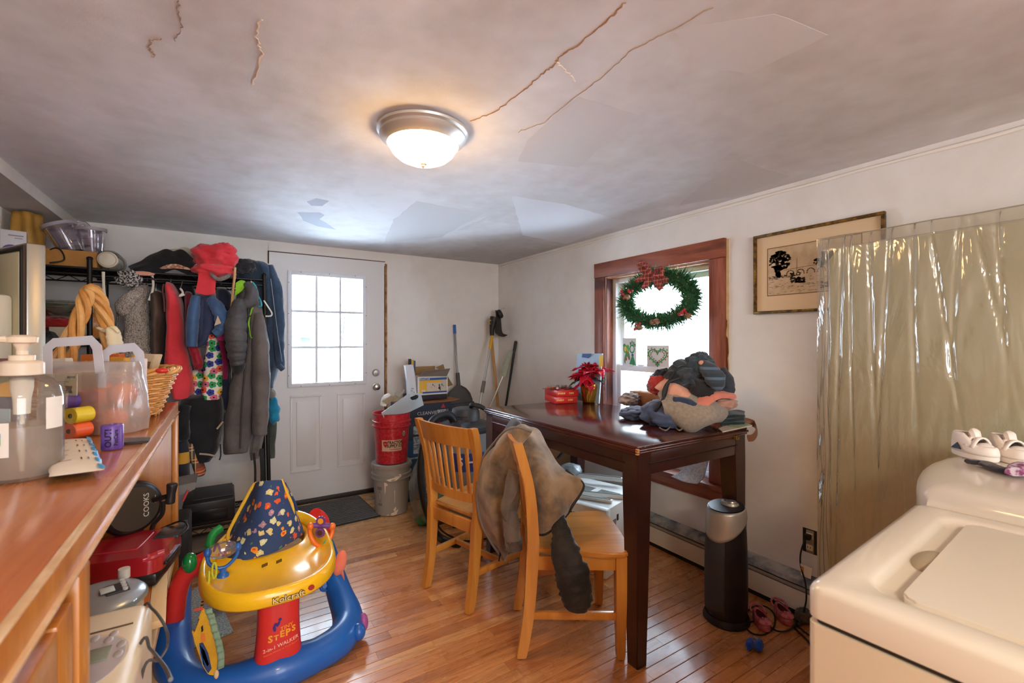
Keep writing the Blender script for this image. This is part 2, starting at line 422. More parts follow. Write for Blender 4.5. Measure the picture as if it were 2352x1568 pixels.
# floor: strip oak, every visible board its own piece
fl = MB(); fl.box((.42, .72, -.06), (4.8, 7.1, .096)); floor = struct('floor', fl, mat('subfloor', '#4a2c18', .8), smooth=False)
def plankmat():
    m, nt, b = newmat('oak_floor')
    oi = nd(nt, 'ShaderNodeObjectInfo'); ge = nd(nt, 'ShaderNodeNewGeometry')
    rnd = mth(nt, 'FRACT', mth(nt, 'ADD', oi.outputs['Random'], mth(nt, 'MULTIPLY', ge.outputs['Random Per Island'], 3.7)))
    v = nd(nt, 'ShaderNodeVectorMath', operation='ADD'); nt.links.new(ge.outputs['Position'], v.inputs[0])
    cb = nd(nt, 'ShaderNodeCombineXYZ'); nt.links.new(mth(nt, 'MULTIPLY', rnd, 37.0), cb.inputs[0]); nt.links.new(mth(nt, 'MULTIPLY', rnd, 11.0), cb.inputs[2])
    nt.links.new(cb.outputs[0], v.inputs[1])
    mp = nd(nt, 'ShaderNodeMapping'); mp.inputs['Scale'].default_value = (1.1, 16, 1); nt.links.new(v.outputs[0], mp.inputs[0])
    g = ntex(nt, mp.outputs[0], 3.2, 6.0, .62, .9); g2 = ntex(nt, mp.outputs[0], 14.0, 3.0, .6)
    base = ramp(nt, rnd, [(0, '#a0633c'), (.18, '#bf7f4c'), (.4, '#cc8b55'), (.62, '#c28250'), (.8, '#d9a168'), (1, '#ab6b42')])
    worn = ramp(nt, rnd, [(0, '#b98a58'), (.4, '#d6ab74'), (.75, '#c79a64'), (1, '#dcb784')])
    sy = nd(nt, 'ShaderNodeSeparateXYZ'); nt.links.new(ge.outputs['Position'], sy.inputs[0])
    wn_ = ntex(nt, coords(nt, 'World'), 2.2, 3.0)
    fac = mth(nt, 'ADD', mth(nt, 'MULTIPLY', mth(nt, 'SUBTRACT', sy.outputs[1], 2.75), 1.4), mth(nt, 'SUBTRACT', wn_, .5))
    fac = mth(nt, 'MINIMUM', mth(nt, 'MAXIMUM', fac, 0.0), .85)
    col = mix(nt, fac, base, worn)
    gr = ramp(nt, mth(nt, 'ADD', mth(nt, 'MULTIPLY', g, .7), mth(nt, 'MULTIPLY', g2, .3)), [(.34, '#a58a78'), (.52, '#f4efe8'), (.7, '#ffffff')])
    nt.links.new(mix(nt, .75, col, gr, 'MULTIPLY'), b.inputs['Base Color'])
    rg = ntex(nt, coords(nt, 'World'), 6.0, 4.0)
    nt.links.new(ramp(nt, rg, [(.3, (.20, .20, .20, 1)), (.7, (.34, .34, .34, 1))]), b.inputs['Roughness'])
    b.inputs['Coat Weight'].default_value = .35; b.inputs['Coat Roughness'].default_value = .12
    bump(nt, b, g, .06, .002); return m
M_plank = plankmat()
PW = .0572
def unit_plank():
    m = MB(); w = PW/2-.0006; e = .0016
    pr = [(-w, -.012), (w, -.012), (w, -e), (w-e, 0), (-w+e, 0), (-w, -e)]
    A = [m.v((0, y, z)) for y, z in pr]; B = [m.v((1, y, z)) for y, z in pr]; m.face(A[::-1]); m.face(B)
    for i in range(6): m.face([A[i], A[(i+1) % 6], B[(i+1) % 6], B[i]])
    return m.mesh('plank')
pm = unit_plank(); pm.materials.append(M_plank)
rest = MB(); npl = 0; rr = random.Random(5)
row = 0; y = YB-PW/2
while y > YF:
    x = -1.7+rr.uniform(-.5, .0)
    while x < XR:
        L = rr.choice((.34, .46, .6, .72, .9, 1.1)); x1 = min(x+L, XR)
        if y > 1.0 and x1 > -.16 and npl < 299 and not (y < 1.25 and x > 1.95):
            o = bpy.data.objects.new('plank', pm); COL.objects.link(o); o.parent = floor
            o.location = (x+.0004, y, rr.uniform(-.0004, .0002)); o.scale = (x1-x-.0008, 1, 1); npl += 1
        else:
            rest.box(((x+x1)/2, y, -.006), (x1-x-.001, PW-.0012, .012))
        x = x1
    y -= PW
rest.build('planks', M_plank, floor, smooth=False, kind='stuff')

# baseboard heater along the right wall
hx = MB(); hx.slab([(XR, 0, .19), (2.352, 0, .168), (2.346, 0, .150), (2.352, 0, .146), (XR, 0, .172)], (0, 3.45, 0))
M_heat = mat('heater_enamel', '#e3dccf', .4)
hb = thing('baseboard_heater', 'long white baseboard heater with dusty top ledge under the window', 'heater', (2.38, .6, 0))
def sh(m): return [v.co.__iadd__(V((0, .6, 0))) for v in m.bm.verts]
sh(hx); hx.build('top_ledge', mat('heater_ledge', '#b9b6b0', .5, var=(9.0, '#4e5a66', .12)), hb, **_F)
h2 = MB(); h2.box((2.349, 2.325, .072), (.008, 3.45, .100)); h2.build('front_panel', M_heat, hb, **_F)
h3 = MB(); h3.box((2.385, 2.325, .09), (.048, 3.45, .15)); h3.build('back_plate', mat('heater_dark', '#1d1c1b', .6), hb, **_F)
h4 = MB(); h4.box((2.347, 2.325, .136), (.012, 3.45, .012)); h4.build('damper', mat('damper', '#a79f92', .4), hb, **_F)
h5 = MB(); h5.box((2.35, 2.325, .012), (.01, 3.45, .022)); h5.build('toe_gap', mat('heater_dark', '#1d1c1b', .6), hb, **_F)

# ------------------------------------------------------------------ door with nine lights
M_door = mat('door_paint', '#dcdad8', .42, bmp=(70, .04)); M_lite = mat('lite_frame', '#dfe2e6', .4)
dr = empty_struct('door_1', (.76, YB, 0)); DY = 4.062
d = MB(); gx0, gx1, gz0, gz1 = .462, 1.03, .978, 1.868     # glass opening
d.box(((.302+gx0)/2, DY+.022, 1.018), (gx0-.302, .044, 2.03)); d.box(((1.216+gx1)/2, DY+.022, 1.018), (1.216-gx1, .044, 2.03))
d.box(((gx0+gx1)/2, DY+.022, (gz1+2.033)/2), (gx1-gx0, .044, 2.033-gz1)); d.box(((gx0+gx1)/2, DY+.022, gz0/2), (gx1-gx0, .044, gz0-.006))
d.build('door_leaf', M_door, dr, **_F)
f = MB()
for a, b, w in (((gx0-.012, gz0), (gx0-.012, gz1), 0), ((gx1+.012, gz0), (gx1+.012, gz1), 0)): f.box((a[0], DY-.006, (gz0+gz1)/2), (.034, .014, gz1-gz0+.058), bev=.005)
for z in (gz0-.012, gz1+.012): f.box(((gx0+gx1)/2, DY-.006, z), (gx1-gx0+.02, .0135, .034), bev=.005)
f.build('lite_frame', M_lite, dr, **_W)
for i in (1, 2):
    m = MB(); x = gx0+(gx1-gx0)*i/3; m.box((x, DY+.012, (gz0+gz1)/2), (.019, .02, gz1-gz0), bev=.004); m.build('muntin', M_lite, dr, **_W)
    m = MB(); z = gz0+(gz1-gz0)*i/3; m.box(((gx0+gx1)/2, DY+.012, z), (gx1-gx0, .019, .019), bev=.004); m.build('muntin', M_lite, dr, **_W)
M_glass = glassy('window_glass', '#f7fbff', .06, .01)
for i in range(3):
    for j in range(3):
        m = MB(); w = (gx1-gx0)/3; h = (gz1-gz0)/3; m.box((gx0+w*(i+.5), DY+.022, gz0+h*(j+.5)), (w-.012, .004, h-.012)); m.build('pane', M_glass, dr, **_F)
for k, (x, z) in enumerate([(.53, gz1+.02), (.75, gz1+.02), (.96, gz1+.02), (.53, gz0-.02), (.75, gz0-.02), (.96, gz0-.02)]+[(gx0-.022, gz0+.07+.25*q) for q in range(4)]+[(gx1+.022, gz0+.07+.25*q) for q in range(4)]):
    m = MB(); m.cyl((x, DY-.0155, z), (x, DY-.012, z), .0035, n=8); m.build('screw', mat('screw', '#4c4f55', .4, .8), dr, **_W)
for px in ((669, 736, 936, 1083), (777, 836, 930, 1071)):
    x0 = onY(px[0], 1000, DY).x; x1 = onY(px[1], 1000, DY).x; z1, z0 = .875, .262
    def ring(m, x0, x1, z0, z1, w, h, y):
        for a in ((x0, z0, x1, z0), (x0, z1, x1, z1)): m.box(((a[0]+a[2])/2, y, a[1]), (x1-x0+w, h, w), bev=h*.35)
        for a in (x0, x1): m.box((a, y, (z0+z1)/2), (w, h, z1-z0-w), bev=h*.35)
    m = MB(); ring(m, x0, x1, z0, z1, .018, .010, DY-.002); m.box(((x0+x1)/2, DY-.001, (z0+z1)/2), (x1-x0-.075, .012, z1-z0-.085), bev=.0045)
    m.build('raised_panel', M_door, dr, **_W)
M_nick = mat('satin_nickel', '#b9b4ac', .25, 1.0)
kb = MB(); Mk = Matrix.Translation((1.14, DY, .922)) @ Matrix.Rotation(pi/2, 4, 'X')
kb.lathe([(0, .066), (.012, .066), (.024, .061), (.028, .050), (.024, .038), (.013, .03), (.012, .012), (.032, .010), (.034, 0)], n=24, M=Mk); kb.build('door_knob', M_nick, dr, **_W)
kb = MB(); Mk = Matrix.Translation((1.141, DY, 1.044)) @ Matrix.Rotation(pi/2, 4, 'X')
kb.lathe([(0, .022), (.024, .020), (.032, .008), (.034, 0)], n=24, M=Mk); kb.box((1.141, DY-.028, 1.044), (.008, .016, .034), rz=0, bev=.003); kb.build('deadbolt', M_nick, dr, **_W)
m = MB(); m.box((.76, DY-.012, .015), (.93, .05, .03), bev=.004); m.build('threshold', mat('threshold', '#2c2420', .5), dr, **_W)
# rough opening: raw strips left uncased around the door
m = MB(); P = [V((1.221, 4.066, 0)), V((1.221, 4.066, 2.03))]
def strip(u, v):
    z = .02+2.0*u; return V((1.222+.020*v+.003*noise.noise(V((z*9, v, 0)))*(v), 4.064+.003*noise.noise(V((z*14, v*3, 2))), z))
m.grid(strip, 90, 4); struct('trim_3', m, mat('raw_shim', '#b98a52', .8, var=(16, '#7d4d26', .12)), thick=.004)
m = MB(); m.box((.76, 4.066, 2.0375), (.93, .008, .006)); m.box((.297, 4.066, 1.99), (.008, .008, .10)); struct('trim_4', m, mat('dark_gap', '#5a4431', .9), smooth=False)
m = MB(); m.box((1.2195, 4.064, 1.0), (.004, .006, 2.0)); struct('trim_5', m, mat('gap_dark', '#2b211a', .9), smooth=False)

# ------------------------------------------------------------------ cedar-cased window
win = empty_struct('window_1', (XR, 2.06, .5))
M_ced = wood('cedar', '#6b3420', '#a85c3e', 'Z', 5.0, .5, .05, .09, 'World', ('#4a2015', 4.2)); M_cedh = wood('cedar_h', '#6b3420', '#a85c3e', 'Y', 5.0, .5, .05, .09, 'World', ('#4a2015', 4.2))
def wb(name, y0, y1, z0, z1, x0, x1, mt, bev=.003):
    m = MB(); m.box(((x0+x1)/2, (y0+y1)/2, (z0+z1)/2), (x1-x0, y1-y0, z1-z0), bev=bev); return m.build(name, mt, win, **_W)
wb('casing', 1.53, 1.628, .505, 1.802, 2.388, 2.41, M_ced); wb('casing', 2.498, 2.596, .505, 1.802, 2.388, 2.41, M_ced)
wb('head_casing', 1.528, 2.598, 1.803, 1.912, 2.385, 2.41, M_cedh)
wb('stool', 1.508, 2.616, .478, .503, 2.350, 2.47, M_cedh); wb('apron', 1.53, 2.596, .400, .477, 2.390, 2.41, M_cedh)
M_jmb = wood('jamb_wood', '#a8653f', '#c9926a', 'Z', 5.0, .5, .05, .09, 'World')
wb('jamb', 2.484, 2.494, .505, 1.80, 2.412, 2.48, M_ced, 0); wb('jamb', 1.626, 1.636, .505, 1.80, 2.412, 2.48, M_ced, 0); wb('head_jamb', 1.636, 2.484, 1.79, 1.80, 2.412, 2.48, M_jmb, 0)
wb('unpainted_strip', 1.512, 1.5295, .51, 1.905, 2.4065, 2.412, mat('bare_plaster', '#c9ad84', .9, var=(14, '#dcc8a4', .15)), 0)
for z0, z1, y0 in ((1.10, 1.36, 1.514), (1.38, 1.46, 1.520), (.95, 1.02, 1.520), (.56, .74, 1.522)):
    m = MB(); m.face([m.v((2.4055, y, z)) for y, z in ((1.53, z0), (1.53, z1), (y0+.004, z1-.02), (y0, (z0+z1)/2+.03), (y0+.006, (z0+z1)/2), (y0+.001, z0+.05))]); m.build('stain_run', mat('cedar_stain', '#6b3a24', .7), win, **_F)
M_vin = mat('vinyl', '#e4e2de', .35)
def frame(name, y0, y1, z0, z1, x0, x1, w, wb_=None, par=win):
    m = MB(); wb_ = wb_ or w
    for y in (y0+w/2, y1-w/2): m.box(((x0+x1)/2, y, (z0+z1)/2), (x1-x0, w, z1-z0), bev=.003)
    m.box(((x0+x1)/2, (y0+y1)/2, z1-w/2), (x1-x0-.001, y1-y0-2*w, w), bev=.003); m.box(((x0+x1)/2, (y0+y1)/2, z0+wb_/2), (x1-x0-.001, y1-y0-2*w, wb_), bev=.003)
    return m.build(name, M_vin, par, **_W)
frame('vinyl_frame', 1.636, 2.484, .503, 1.792, 2.468, 2.556, .034)
us = frame('upper_sash', 1.668, 2.452, 1.12, 1.762, 2.520, 2.548, .036, .045)
ls = frame('lower_sash', 1.668, 2.452, .535, 1.152, 2.478, 2.510, .042, .055)
for par, z0, z1, x in ((us, 1.16, 1.728, 2.534), (ls, .588, 1.112, 2.494)):
    m = MB(); m.box((x, 2.06, (z0+z1)/2), (.004, .705, z1-z0)); m.build('pane', M_glass, par, **_F)
m = MB(); m.box((2.472, 2.31, 1.153), (.022, .05, .014), bev=.004); m.box((2.472, 1.85, 1.153), (.022, .05, .014), bev=.004); m.build('sash_lock', M_vin, win, **_W)
m = MB(); m.box((2.50, 1.655, 1.45), (.02, .012, .55)); m.box((2.50, 2.465, 1.45), (.02, .012, .55)); m.build('track', mat('track', '#5e6670', .5), win, **_F)

# ------------------------------------------------------------------ outdoors: snow, a neighbour's house, bare tree, shed
g = MB(); g.box((5, 12, -.55), (60, 60, .1)); struct('ground', g, mat('snow', '#e8eef4', .8, var=(.6, '#cfd9e4')), smooth=False)
nh = thing('neighbour_house', 'white clapboard house seen bleached out through the door glass', 'house', (1.4, 13.3, -.5))
m = MB(); m.box((1.6, 13.6, 2.0), (9.0, .6, 5.0)); m.build('wall', mat('clapboard', '#dfe4ea', .8), nh, **_F)
m = MB()
for i in range(26): m.box((1.6, 13.29, -.3+i*.19), (9.0, .02, .012))
m.build('clapboards', mat('clap_shadow', '#c3ccd6', .8), nh, **_F, kind='stuff')
wp = onY(822, 740, 13.28); wq = onY(823, 752, 13.28)
for dz in (-.24, .27):
    m = MB(); m.box((wq.x, 13.26, wq.z+dz), (.62, .05, .40)); w = m.build('window', mat('house_glass', '#2c3640', .2), nh, **_F)
    k = MB(); k.box((wq.x, 13.22, wq.z+dz), (.03, .03, .40)); k.build('pane_bar', mat('clapboard', '#dfe4ea', .8), w, **_F)
a = onY(700, 786, 11.0); b_ = onY(752, 776, 11.0)
sd = thing('garden_shed', 'low white garden shed with small dark window beyond the door glass', 'shed', (a.x, 11.2, -.5))
m = MB(); m.box((a.x+.1, 11.3, .42), (1.5, .6, 1.85)); m.build('wall', mat('shed_white', '#e4e7ea', .8), sd, **_F)
m = MB(); m.box((a.x+.1, 11.3, b_.z+.03), (1.64, .74, .05)); m.build('roof', mat('shed_roof', '#3a332c', .8), sd, **_F)
m = MB(); m.box((a.x, 10.985, a.z), (.22, .03, .20)); m.build('window', mat('house_glass', '#2c3640', .2), sd, **_F)
tr = thing('bare_tree', 'thin bare branch of a tree outside the upper right door pane', 'tree', (onY(800, 900, 12).x, 12, -.5))
m = MB(); A = onY(803, 672, 12); B = onY(813, 651, 12); C_ = onY(796, 692, 12)
m.tube([(A.x-.25, 12, -.5), (A.x-.2, 12, 1.0), (C_.x, 12, C_.z), tuple(A), tuple(B)], [.03, .022, .012, .010, .004], 6, sm=4); m.tube([tuple(A), (A.x-.05, 12.1, A.z+.3)], [.008, .003], 5)
m.build('trunk', mat('bark', '#241f1a', .9), tr, **_W)
hs = thing('lattice_fence', 'pale snowy fence of boards outside the lower window sash', 'fence', (7.0, 3.6, -.5))
for i in range(14):
    m = MB(); m.box((7.0, 2.0+i*.30, .35), (.04, .27, 1.6)); m.build('board', mat('fence_pale', '#c9d2da', .8), hs, **_F)
for z in (.0, .8):
    m = MB(); m.box((7.04, 4.0, z), (.04, 4.4, .08)); m.build('rail', mat('fence_pale', '#c9d2da', .8), hs, **_F)

# ------------------------------------------------------------------ ceiling light
LX, LY = .634, 1.626
cl = thing('ceiling_light', 'flush dome ceiling light with brushed nickel rim, lit', 'ceiling light', (LX, LY, ZC-.105))
m = MB(); m.lathe([(.165, 0), (.170, -.006), (.168, -.014), (.158, -.020), (.160, -.030), (.152, -.040), (.139, -.050), (.132, -.056), (.129, -.051), (.129, -.004)], (LX, LY, ZC), 64)
m.build('rim', mat('brushed_nickel', '#d2cdc6', .42, .65), cl, **_W)
m = MB(); m.lathe([(.1275, -.050), (.125, -.066), (.113, -.086), (.092, -.104), (.064, -.117), (.032, -.124), (0, -.126)], (LX, LY, ZC), 48)
m.build('glass_dome', mat('lit_glass', '#fff4e2', .3, emis=('#ffcd86', 24.0)), cl, **_W)
m = MB(); m.lathe([(0, -.141), (.005, -.139), (.008, -.134), (.006, -.129), (.014, -.127), (.015, -.123), (0, -.121)], (LX, LY, ZC), 20)
m.build('finial', mat('brushed_nickel', '#bfbab2', .32, 1.0), cl, **_W)
# ------------------------------------------------------------------ bar-height cabinet along the left
M_top = wood('maple_top', '#b0622a', '#cf8238', 'Y', 3.0, .22, .6, .06, 'World')
M_cab = wood('cabinet_wood', '#a8621f', '#c98435', 'Z', 4.0, .35, .3, .07, 'World')
M_cabd = wood('cabinet_door_wood', '#8a5420', '#a86c2c', 'Z', 4.0, .4, .2, .07, 'World')
M_pale = wood('birch_ply', '#d9b27a', '#e9cd9c', 'Y', 4.0, .45, .1, .06, 'World')
M_edge = mat('worn_edge', '#e0c4a2', .25, var=(12, '#c99c68', .2), coat=.4)
cb = thing('bar_cabinet', 'long golden wood bar cabinet with open shelf and worn orange-brown top', 'cabinet', (-.45, 1.3, 0))
CX0, CX1, CY0, CY1, CZ = -.74, -.178, -.35, 2.63, 1.045
def cbx(name, x0, x1, y0, y1, z0, z1, mt, bev=.002, **k):
    m = MB(); m.box(((x0+x1)/2, (y0+y1)/2, (z0+z1)/2), (x1-x0, y1-y0, z1-z0), bev=bev); return m.build(name, mt, cb, **_W, **k)
cbx('worktop', CX0, CX1-.012, CY0, CY1, 1.012, CZ, M_top, .004)
m = MB(); m.box((CX1-.006, (CY0+CY1)/2, CZ-.0005), (.012, CY1-CY0, .004), bev=.0015); m.box((CX1-.004, (CY0+CY1)/2, .998), (.016, CY1-CY0, .006), bev=.002)
m.build('worn_edge', M_edge, cb, **_W)
cbx('front_rail', CX1-.018, CX1-.002, CY0, CY1, .985, 1.042, M_cab)
cbx('back_panel', CX0, CX0+.012, CY0, CY1, .0, 1.012, M_cab); cbx('end_panel', CX0, CX1-.02, CY1-.03, CY1-.008, 0, 1.012, M_cab)
cbx('stile', CX1-.022, CX1, CY1-.045, CY1-.004, 0, .985, M_cab); cbx('divider', CX0, CX1-.02, .955, .975, 0, 1.012, M_cab)
cbx('stile', CX1-.022, CX1, .90, .962, 0, .985, M_cab); cbx('stile', CX1-.022, CX1, CY0, CY0+.06, 0, .985, M_cab)
dd = cbx('door', CX1-.03, CX1-.012, CY0+.06, .862, .05, .982, M_cabd); 
m = MB(); m.box((CX1-.008, .835, .5), (.014, .07, .93), bev=.003); m.box((CX1-.008, CY0+.10, .5), (.014, .07, .93), bev=.003); m.box((CX1-.008, .27, .925), (.0135, 1.1, .07), bev=.003); m.build('door_frame', M_cab, dd, **_W)
cbx('shelf', CX0+.012, CX1-.03, .975, 1.78, .335, .355, M_pale); cbx('shelf', CX0+.012, CX1-.03, 1.78, CY1-.03, .32, .34, M_pale)
cbx('bottom', CX0+.012, CX1-.02, .975, CY1-.03, .06, .08, M_pale); cbx('kick_rail', CX1-.04, CX1-.02, .96, CY1-.03, .0, .07, M_pale)
cbx('lower_rail', CX1-.035, CX1-.012, .96, CY1-.04, .315, .350, M_pale)
rz = radians(4)
pull = thing('pull_out_tray', 'brown wooden tray with pale front board on the cabinet shelf under the red grill', 'tray', (-.40, 2.2, .43), rz)
m = MB(); m.box((-.03, 0, -.011), (.40, .74, .020), bev=.004); m.build('tray_top', M_top, pull)
m = MB(); m.box((.193, 0, -.012), (.045, .74, .024), bev=.002); m.build('front_board', M_pale, pull)
for y in (-.33, .33):
    m = MB(); m.box((-.03, y, -.056), (.36, .03, .068), bev=.002); m.build('runner', M_cabd, pull)

# ------------------------------------------------------------------ washer, dryer
M_app = mat('appliance_enamel', '#dccfb6', .24, coat=.5); M_lid = mat('appliance_lid', '#ddd3c3', .2, coat=.5); M_seam = mat('appliance_seam', '#3b3128', .7)
ws = thing('washing_machine', 'white top-loading washing machine with raised lid panel, nearest the viewer', 'washer', (.835, .386, 0), radians(3.7))
WW, WD, WH = .655, .66, .92
def rrect(w, d, r, n=6, ox=0, oy=0):
    out = []
    for cx, cy, a0 in ((w-r, d-r, 0), (r, d-r, pi/2), (r, r, pi), (w-r, r, 3*pi/2)):
        for k in range(n+1):
            a = a0+pi/2*k/n; out.append((ox+cx+r*cos(a), oy+cy+r*sin(a)))
    return out
m = MB(); m.prism(rrect(WW-.004, WD-.004, .012, ox=.002, oy=-WD+.002), Matrix.Identity(4), .855); m.build('body', M_app, ws)
m = MB(); m.prism(rrect(WW-.02, WD-.02, .012, ox=.01, oy=-WD+.01), Matrix.Translation((0, 0, .85)), .02); m.build('seam', M_seam, ws)
# moulded top with a sunken lid well
m = MB(); lx0, lx1, ly0, ly1 = .055, .60, -.60, -.055
def ringf(x0, x1, y0, y1, r, n=5): return [(x+0, y+0) for x, y in rrect(x1-x0, y1-y0, r, n, x0, y0)]
lev = [(ringf(0, WW, -WD, 0, .02), .866), (ringf(0, WW, -WD, 0, .02), .908), (ringf(.004, WW-.004, -WD+.004, -.004, .02), .917), (ringf(.014, WW-.014, -WD+.014, -.014, .02), .921), (ringf(lx0, lx1, ly0, ly1, .05), .921), (ringf(lx0+.008, lx1-.008, ly0+.008, ly1-.008, .045), .917), (ringf(lx0+.018, lx1-.018, ly0+.018, ly1-.018, .04), .907), (ringf(lx0+.1, lx1-.1, ly0+.1, ly1-.1, .03), .906)]
RR = [[m.v((x, y, z)) for x, y in pts] for pts, z in lev]
for A, B in zip(RR, RR[1:]):
    for i in range(len(A)): m.face([A[i], A[(i+1) % len(A)], B[(i+1) % len(A)], B[i]])
m.face(RR[0][::-1]); m.face(RR[-1]); m.build('top_panel', M_lid, ws, ang=60)
m = MB(); m.prism(ringf(lx0+.022, lx1-.022, ly0+.022, ly1-.052, .02), Matrix.Translation((0, 0, .907)), .012)
bmesh.ops.bevel(m.bm, geom=[e for e in m.bm.edges if all(v.co.z > .915 for v in e.verts)], offset=.004, segments=2, affect='EDGES'); m.build('lid', M_lid, ws)
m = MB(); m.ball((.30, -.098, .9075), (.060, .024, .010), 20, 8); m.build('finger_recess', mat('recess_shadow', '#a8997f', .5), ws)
m = MB(); m.box((WW/2, -WD+.03, .985), (WW, .06, .13), bev=.02); m.build('control_panel', M_lid, ws)

dy = thing('dryer', 'white clothes dryer with rounded bow-front top beside the washer', 'dryer', (1.505, .432, 0), radians(3.7))
DW, DD, DH = .665, .66, .965
def dtop(k):
    """plan outline of the dryer top shrunk by k"""
    pts = []
    for i in range(17):
        x = i/16; pts.append((.0+k+(DW-2*k)*x, -k*.9+.075*sin(pi*x)**.8-.02))
    pts += [(DW-k, -DD+k), (k, -DD+k)]
    return pts
m = MB(); lv = [(.0, .0), (.0, .84), (.0, .895)]; 
RR = [[m.v((x, y, z)) for x, y in dtop(.004)] for z in (0, .868)]
for A, B in zip(RR, RR[1:]):
    for i in range(len(A)): m.face([A[i], A[(i+1) % len(A)], B[(i+1) % len(A)], B[i]])
m.face(RR[0][::-1]); m.face(RR[1]); m.build('body', M_app, dy)
m = MB(); RR = [[m.v((x, y, z)) for x, y in dtop(.014)] for z in (.866, .874)]
for i in range(len(RR[0])): m.face([RR[0][i], RR[0][(i+1) % len(RR[0])], RR[1][(i+1) % len(RR[0])], RR[1][i]])
m.build('seam', M_seam, dy)
m = MB(); RR = [[m.v((x, y, z)) for x, y in dtop(k)] for k, z in ((0, .873), (0, .918), (.004, .932), (.012, .945), (.026, .955), (.05, .961), (.09, .963), (.2, .963))]
for A, B in zip(RR, RR[1:]):
    for i in range(len(A)): m.face([A[i], A[(i+1) % len(A)], B[(i+1) % len(A)], B[i]])
m.face(RR[0][::-1]); m.face(RR[-1]); m.build('top_panel', M_lid, dy, ang=60)
m = MB(); m.ball((.004, -.045, .886), (.006, .022, .009), 12, 8); m.build('hinge_cap', mat('brown_cap', '#6a4030', .5), dy)

# sneakers and socks on the dryer
DT = .9645
M_sho = mat('white_leather', '#e9dcd0', .45, bmp=(60, .08)); M_blk = mat('black_trim', '#1b1a1b', .5); M_in = mat('shoe_inside', '#2b2422', .9)
def sneaker(px, py, rz, name, label, L=.13):
    p = onZ(px, py, DT); t = thing(name, label, 'shoe', (p.x, p.y, DT), rz, 'white sneakers on the dryer'); hw = L*.25
    def outl(u, k): # u 0..1 around; toe at +x
        a = 2*pi*u; x = cos(a); w = hw*(1.0+.16*x)*(1-.12*(1-x)*.5)
        return V((x*L/2*k+ (k-1)*0, sin(a)*w*k, 0))
    m = MB(); n = 28
    A = [[m.v(outl(i/n, k)+V((0, 0, z))) for i in range(n)] for k, z in ((.97, 0), (1.02, .004), (1.02, .016))]
    for r0, r1 in zip(A, A[1:]):
        for i in range(n): m.face([r0[i], r0[(i+1) % n], r1[(i+1) % n], r1[i]])
    m.face(A[0][::-1]); m.face(A[-1]); m.build('sole', M_sho, t)
    m = MB(); A = [[m.v(outl(i/n, 1.024)+V((0, 0, z))) for i in range(n)] for z in (.0155, .0185)]
    for i in range(n): m.face([A[0][i], A[0][(i+1) % n], A[1][(i+1) % n], A[1][i]])
    m.build('sole_line', M_blk, t)
    def top(u):
        x = cos(2*pi*u); return .030+.032*max(0, min(1, (.45-x)/.7))**1.0
    m = MB(); rows = []
    for k in range(7):
        q = k/6; s_ = 1-.38*q**2.2
        rows.append([m.v((outl(i/n, 1).x*(1-.12*q*q), outl(i/n, 1).y*s_, .016+(top(i/n)-.004)*sin(q*pi/2))) for i in range(n)])
    for r0, r1 in zip(rows, rows[1:]):
        for i in range(n): m.face([r0[i], r0[(i+1) % n], r1[(i+1) % n], r1[i]])
    m.build('upper', M_sho, t, thick=.004)
    m = MB(); m.ball((-.10*L, 0, .05), (L*.30, hw*.5, .012), 16, 8); m.build('lining', M_in, t)
    m = MB(); m.ball((.24*L, 0, .032), (L*.22, hw*.72, .02), 16, 8); m.build('toe_cap', M_sho, t)
    for k, x in enumerate((.02, .16)):
        m = MB(); m.grid(lambda u, v: V(((x+(v-.5)*.10)*L, (u-.5)*2*hw*.96, .068-.12*(x)*.13-.030*abs(2*u-1)**2.2)), 9, 3); m.build('strap', M_sho, t, thick=.005)
    m = MB(); m.tube([(.05*L, 0, .06), (.0*L, 0, .078), (-.05*L, 0, .082)], [.013, .015, .010], 8, flat=1.0, sm=3); m.build('tongue', M_sho, t)
    for s_ in (-1, 1):
        m = MB(); m.slab([(-.30*L, s_*hw*1.0, .024), (-.05*L, s_*hw*1.05, .024), (-.15*L, s_*hw*.98, .044)], (0, s_*.003, 0)); m.build('side_stripe', M_blk, t)
sneaker(2237, 1050, radians(240), 'sneaker', 'white toddler sneaker with black sole line, left shoe on the dryer showing its toe')
sneaker(2318, 1058, radians(228), 'sneaker', 'white strapped toddler sneaker on dryer next to the frame edge, right shoe of the pair')
m = MB(); P = [onZ(2222, 1066, DT), onZ(2260, 1070, DT), onZ(2300, 1085, DT), onZ(2352, 1092, DT)]
m.tube([p+V((0, 0, .008)) for p in P], [.016, .020, .022, .02], 12, flat=.4, sm=5, up=(0, 0, 1), wr=.3); s1 = solo('sock', 'dark charcoal sock lying flat in front of the sneakers', 'sock', m, fab('charcoal_sock', '#3a3338', '#241f24', 300))
m = MB(); P = [onZ(2330, 1100, DT), onZ(2352, 1090, DT), onZ(2385, 1095, DT)]
m.tube([p+V((0, 0, .018)) for p in P], [.018, .028, .02], 12, flat=.6, sm=5, wr=.3); solo('sock', 'crumpled pink purple and white patterned sock on the dryer edge', 'sock', m, mat('pink_sock', '#8d4a72', .9, var=(60, '#d8c8d8', .06)))

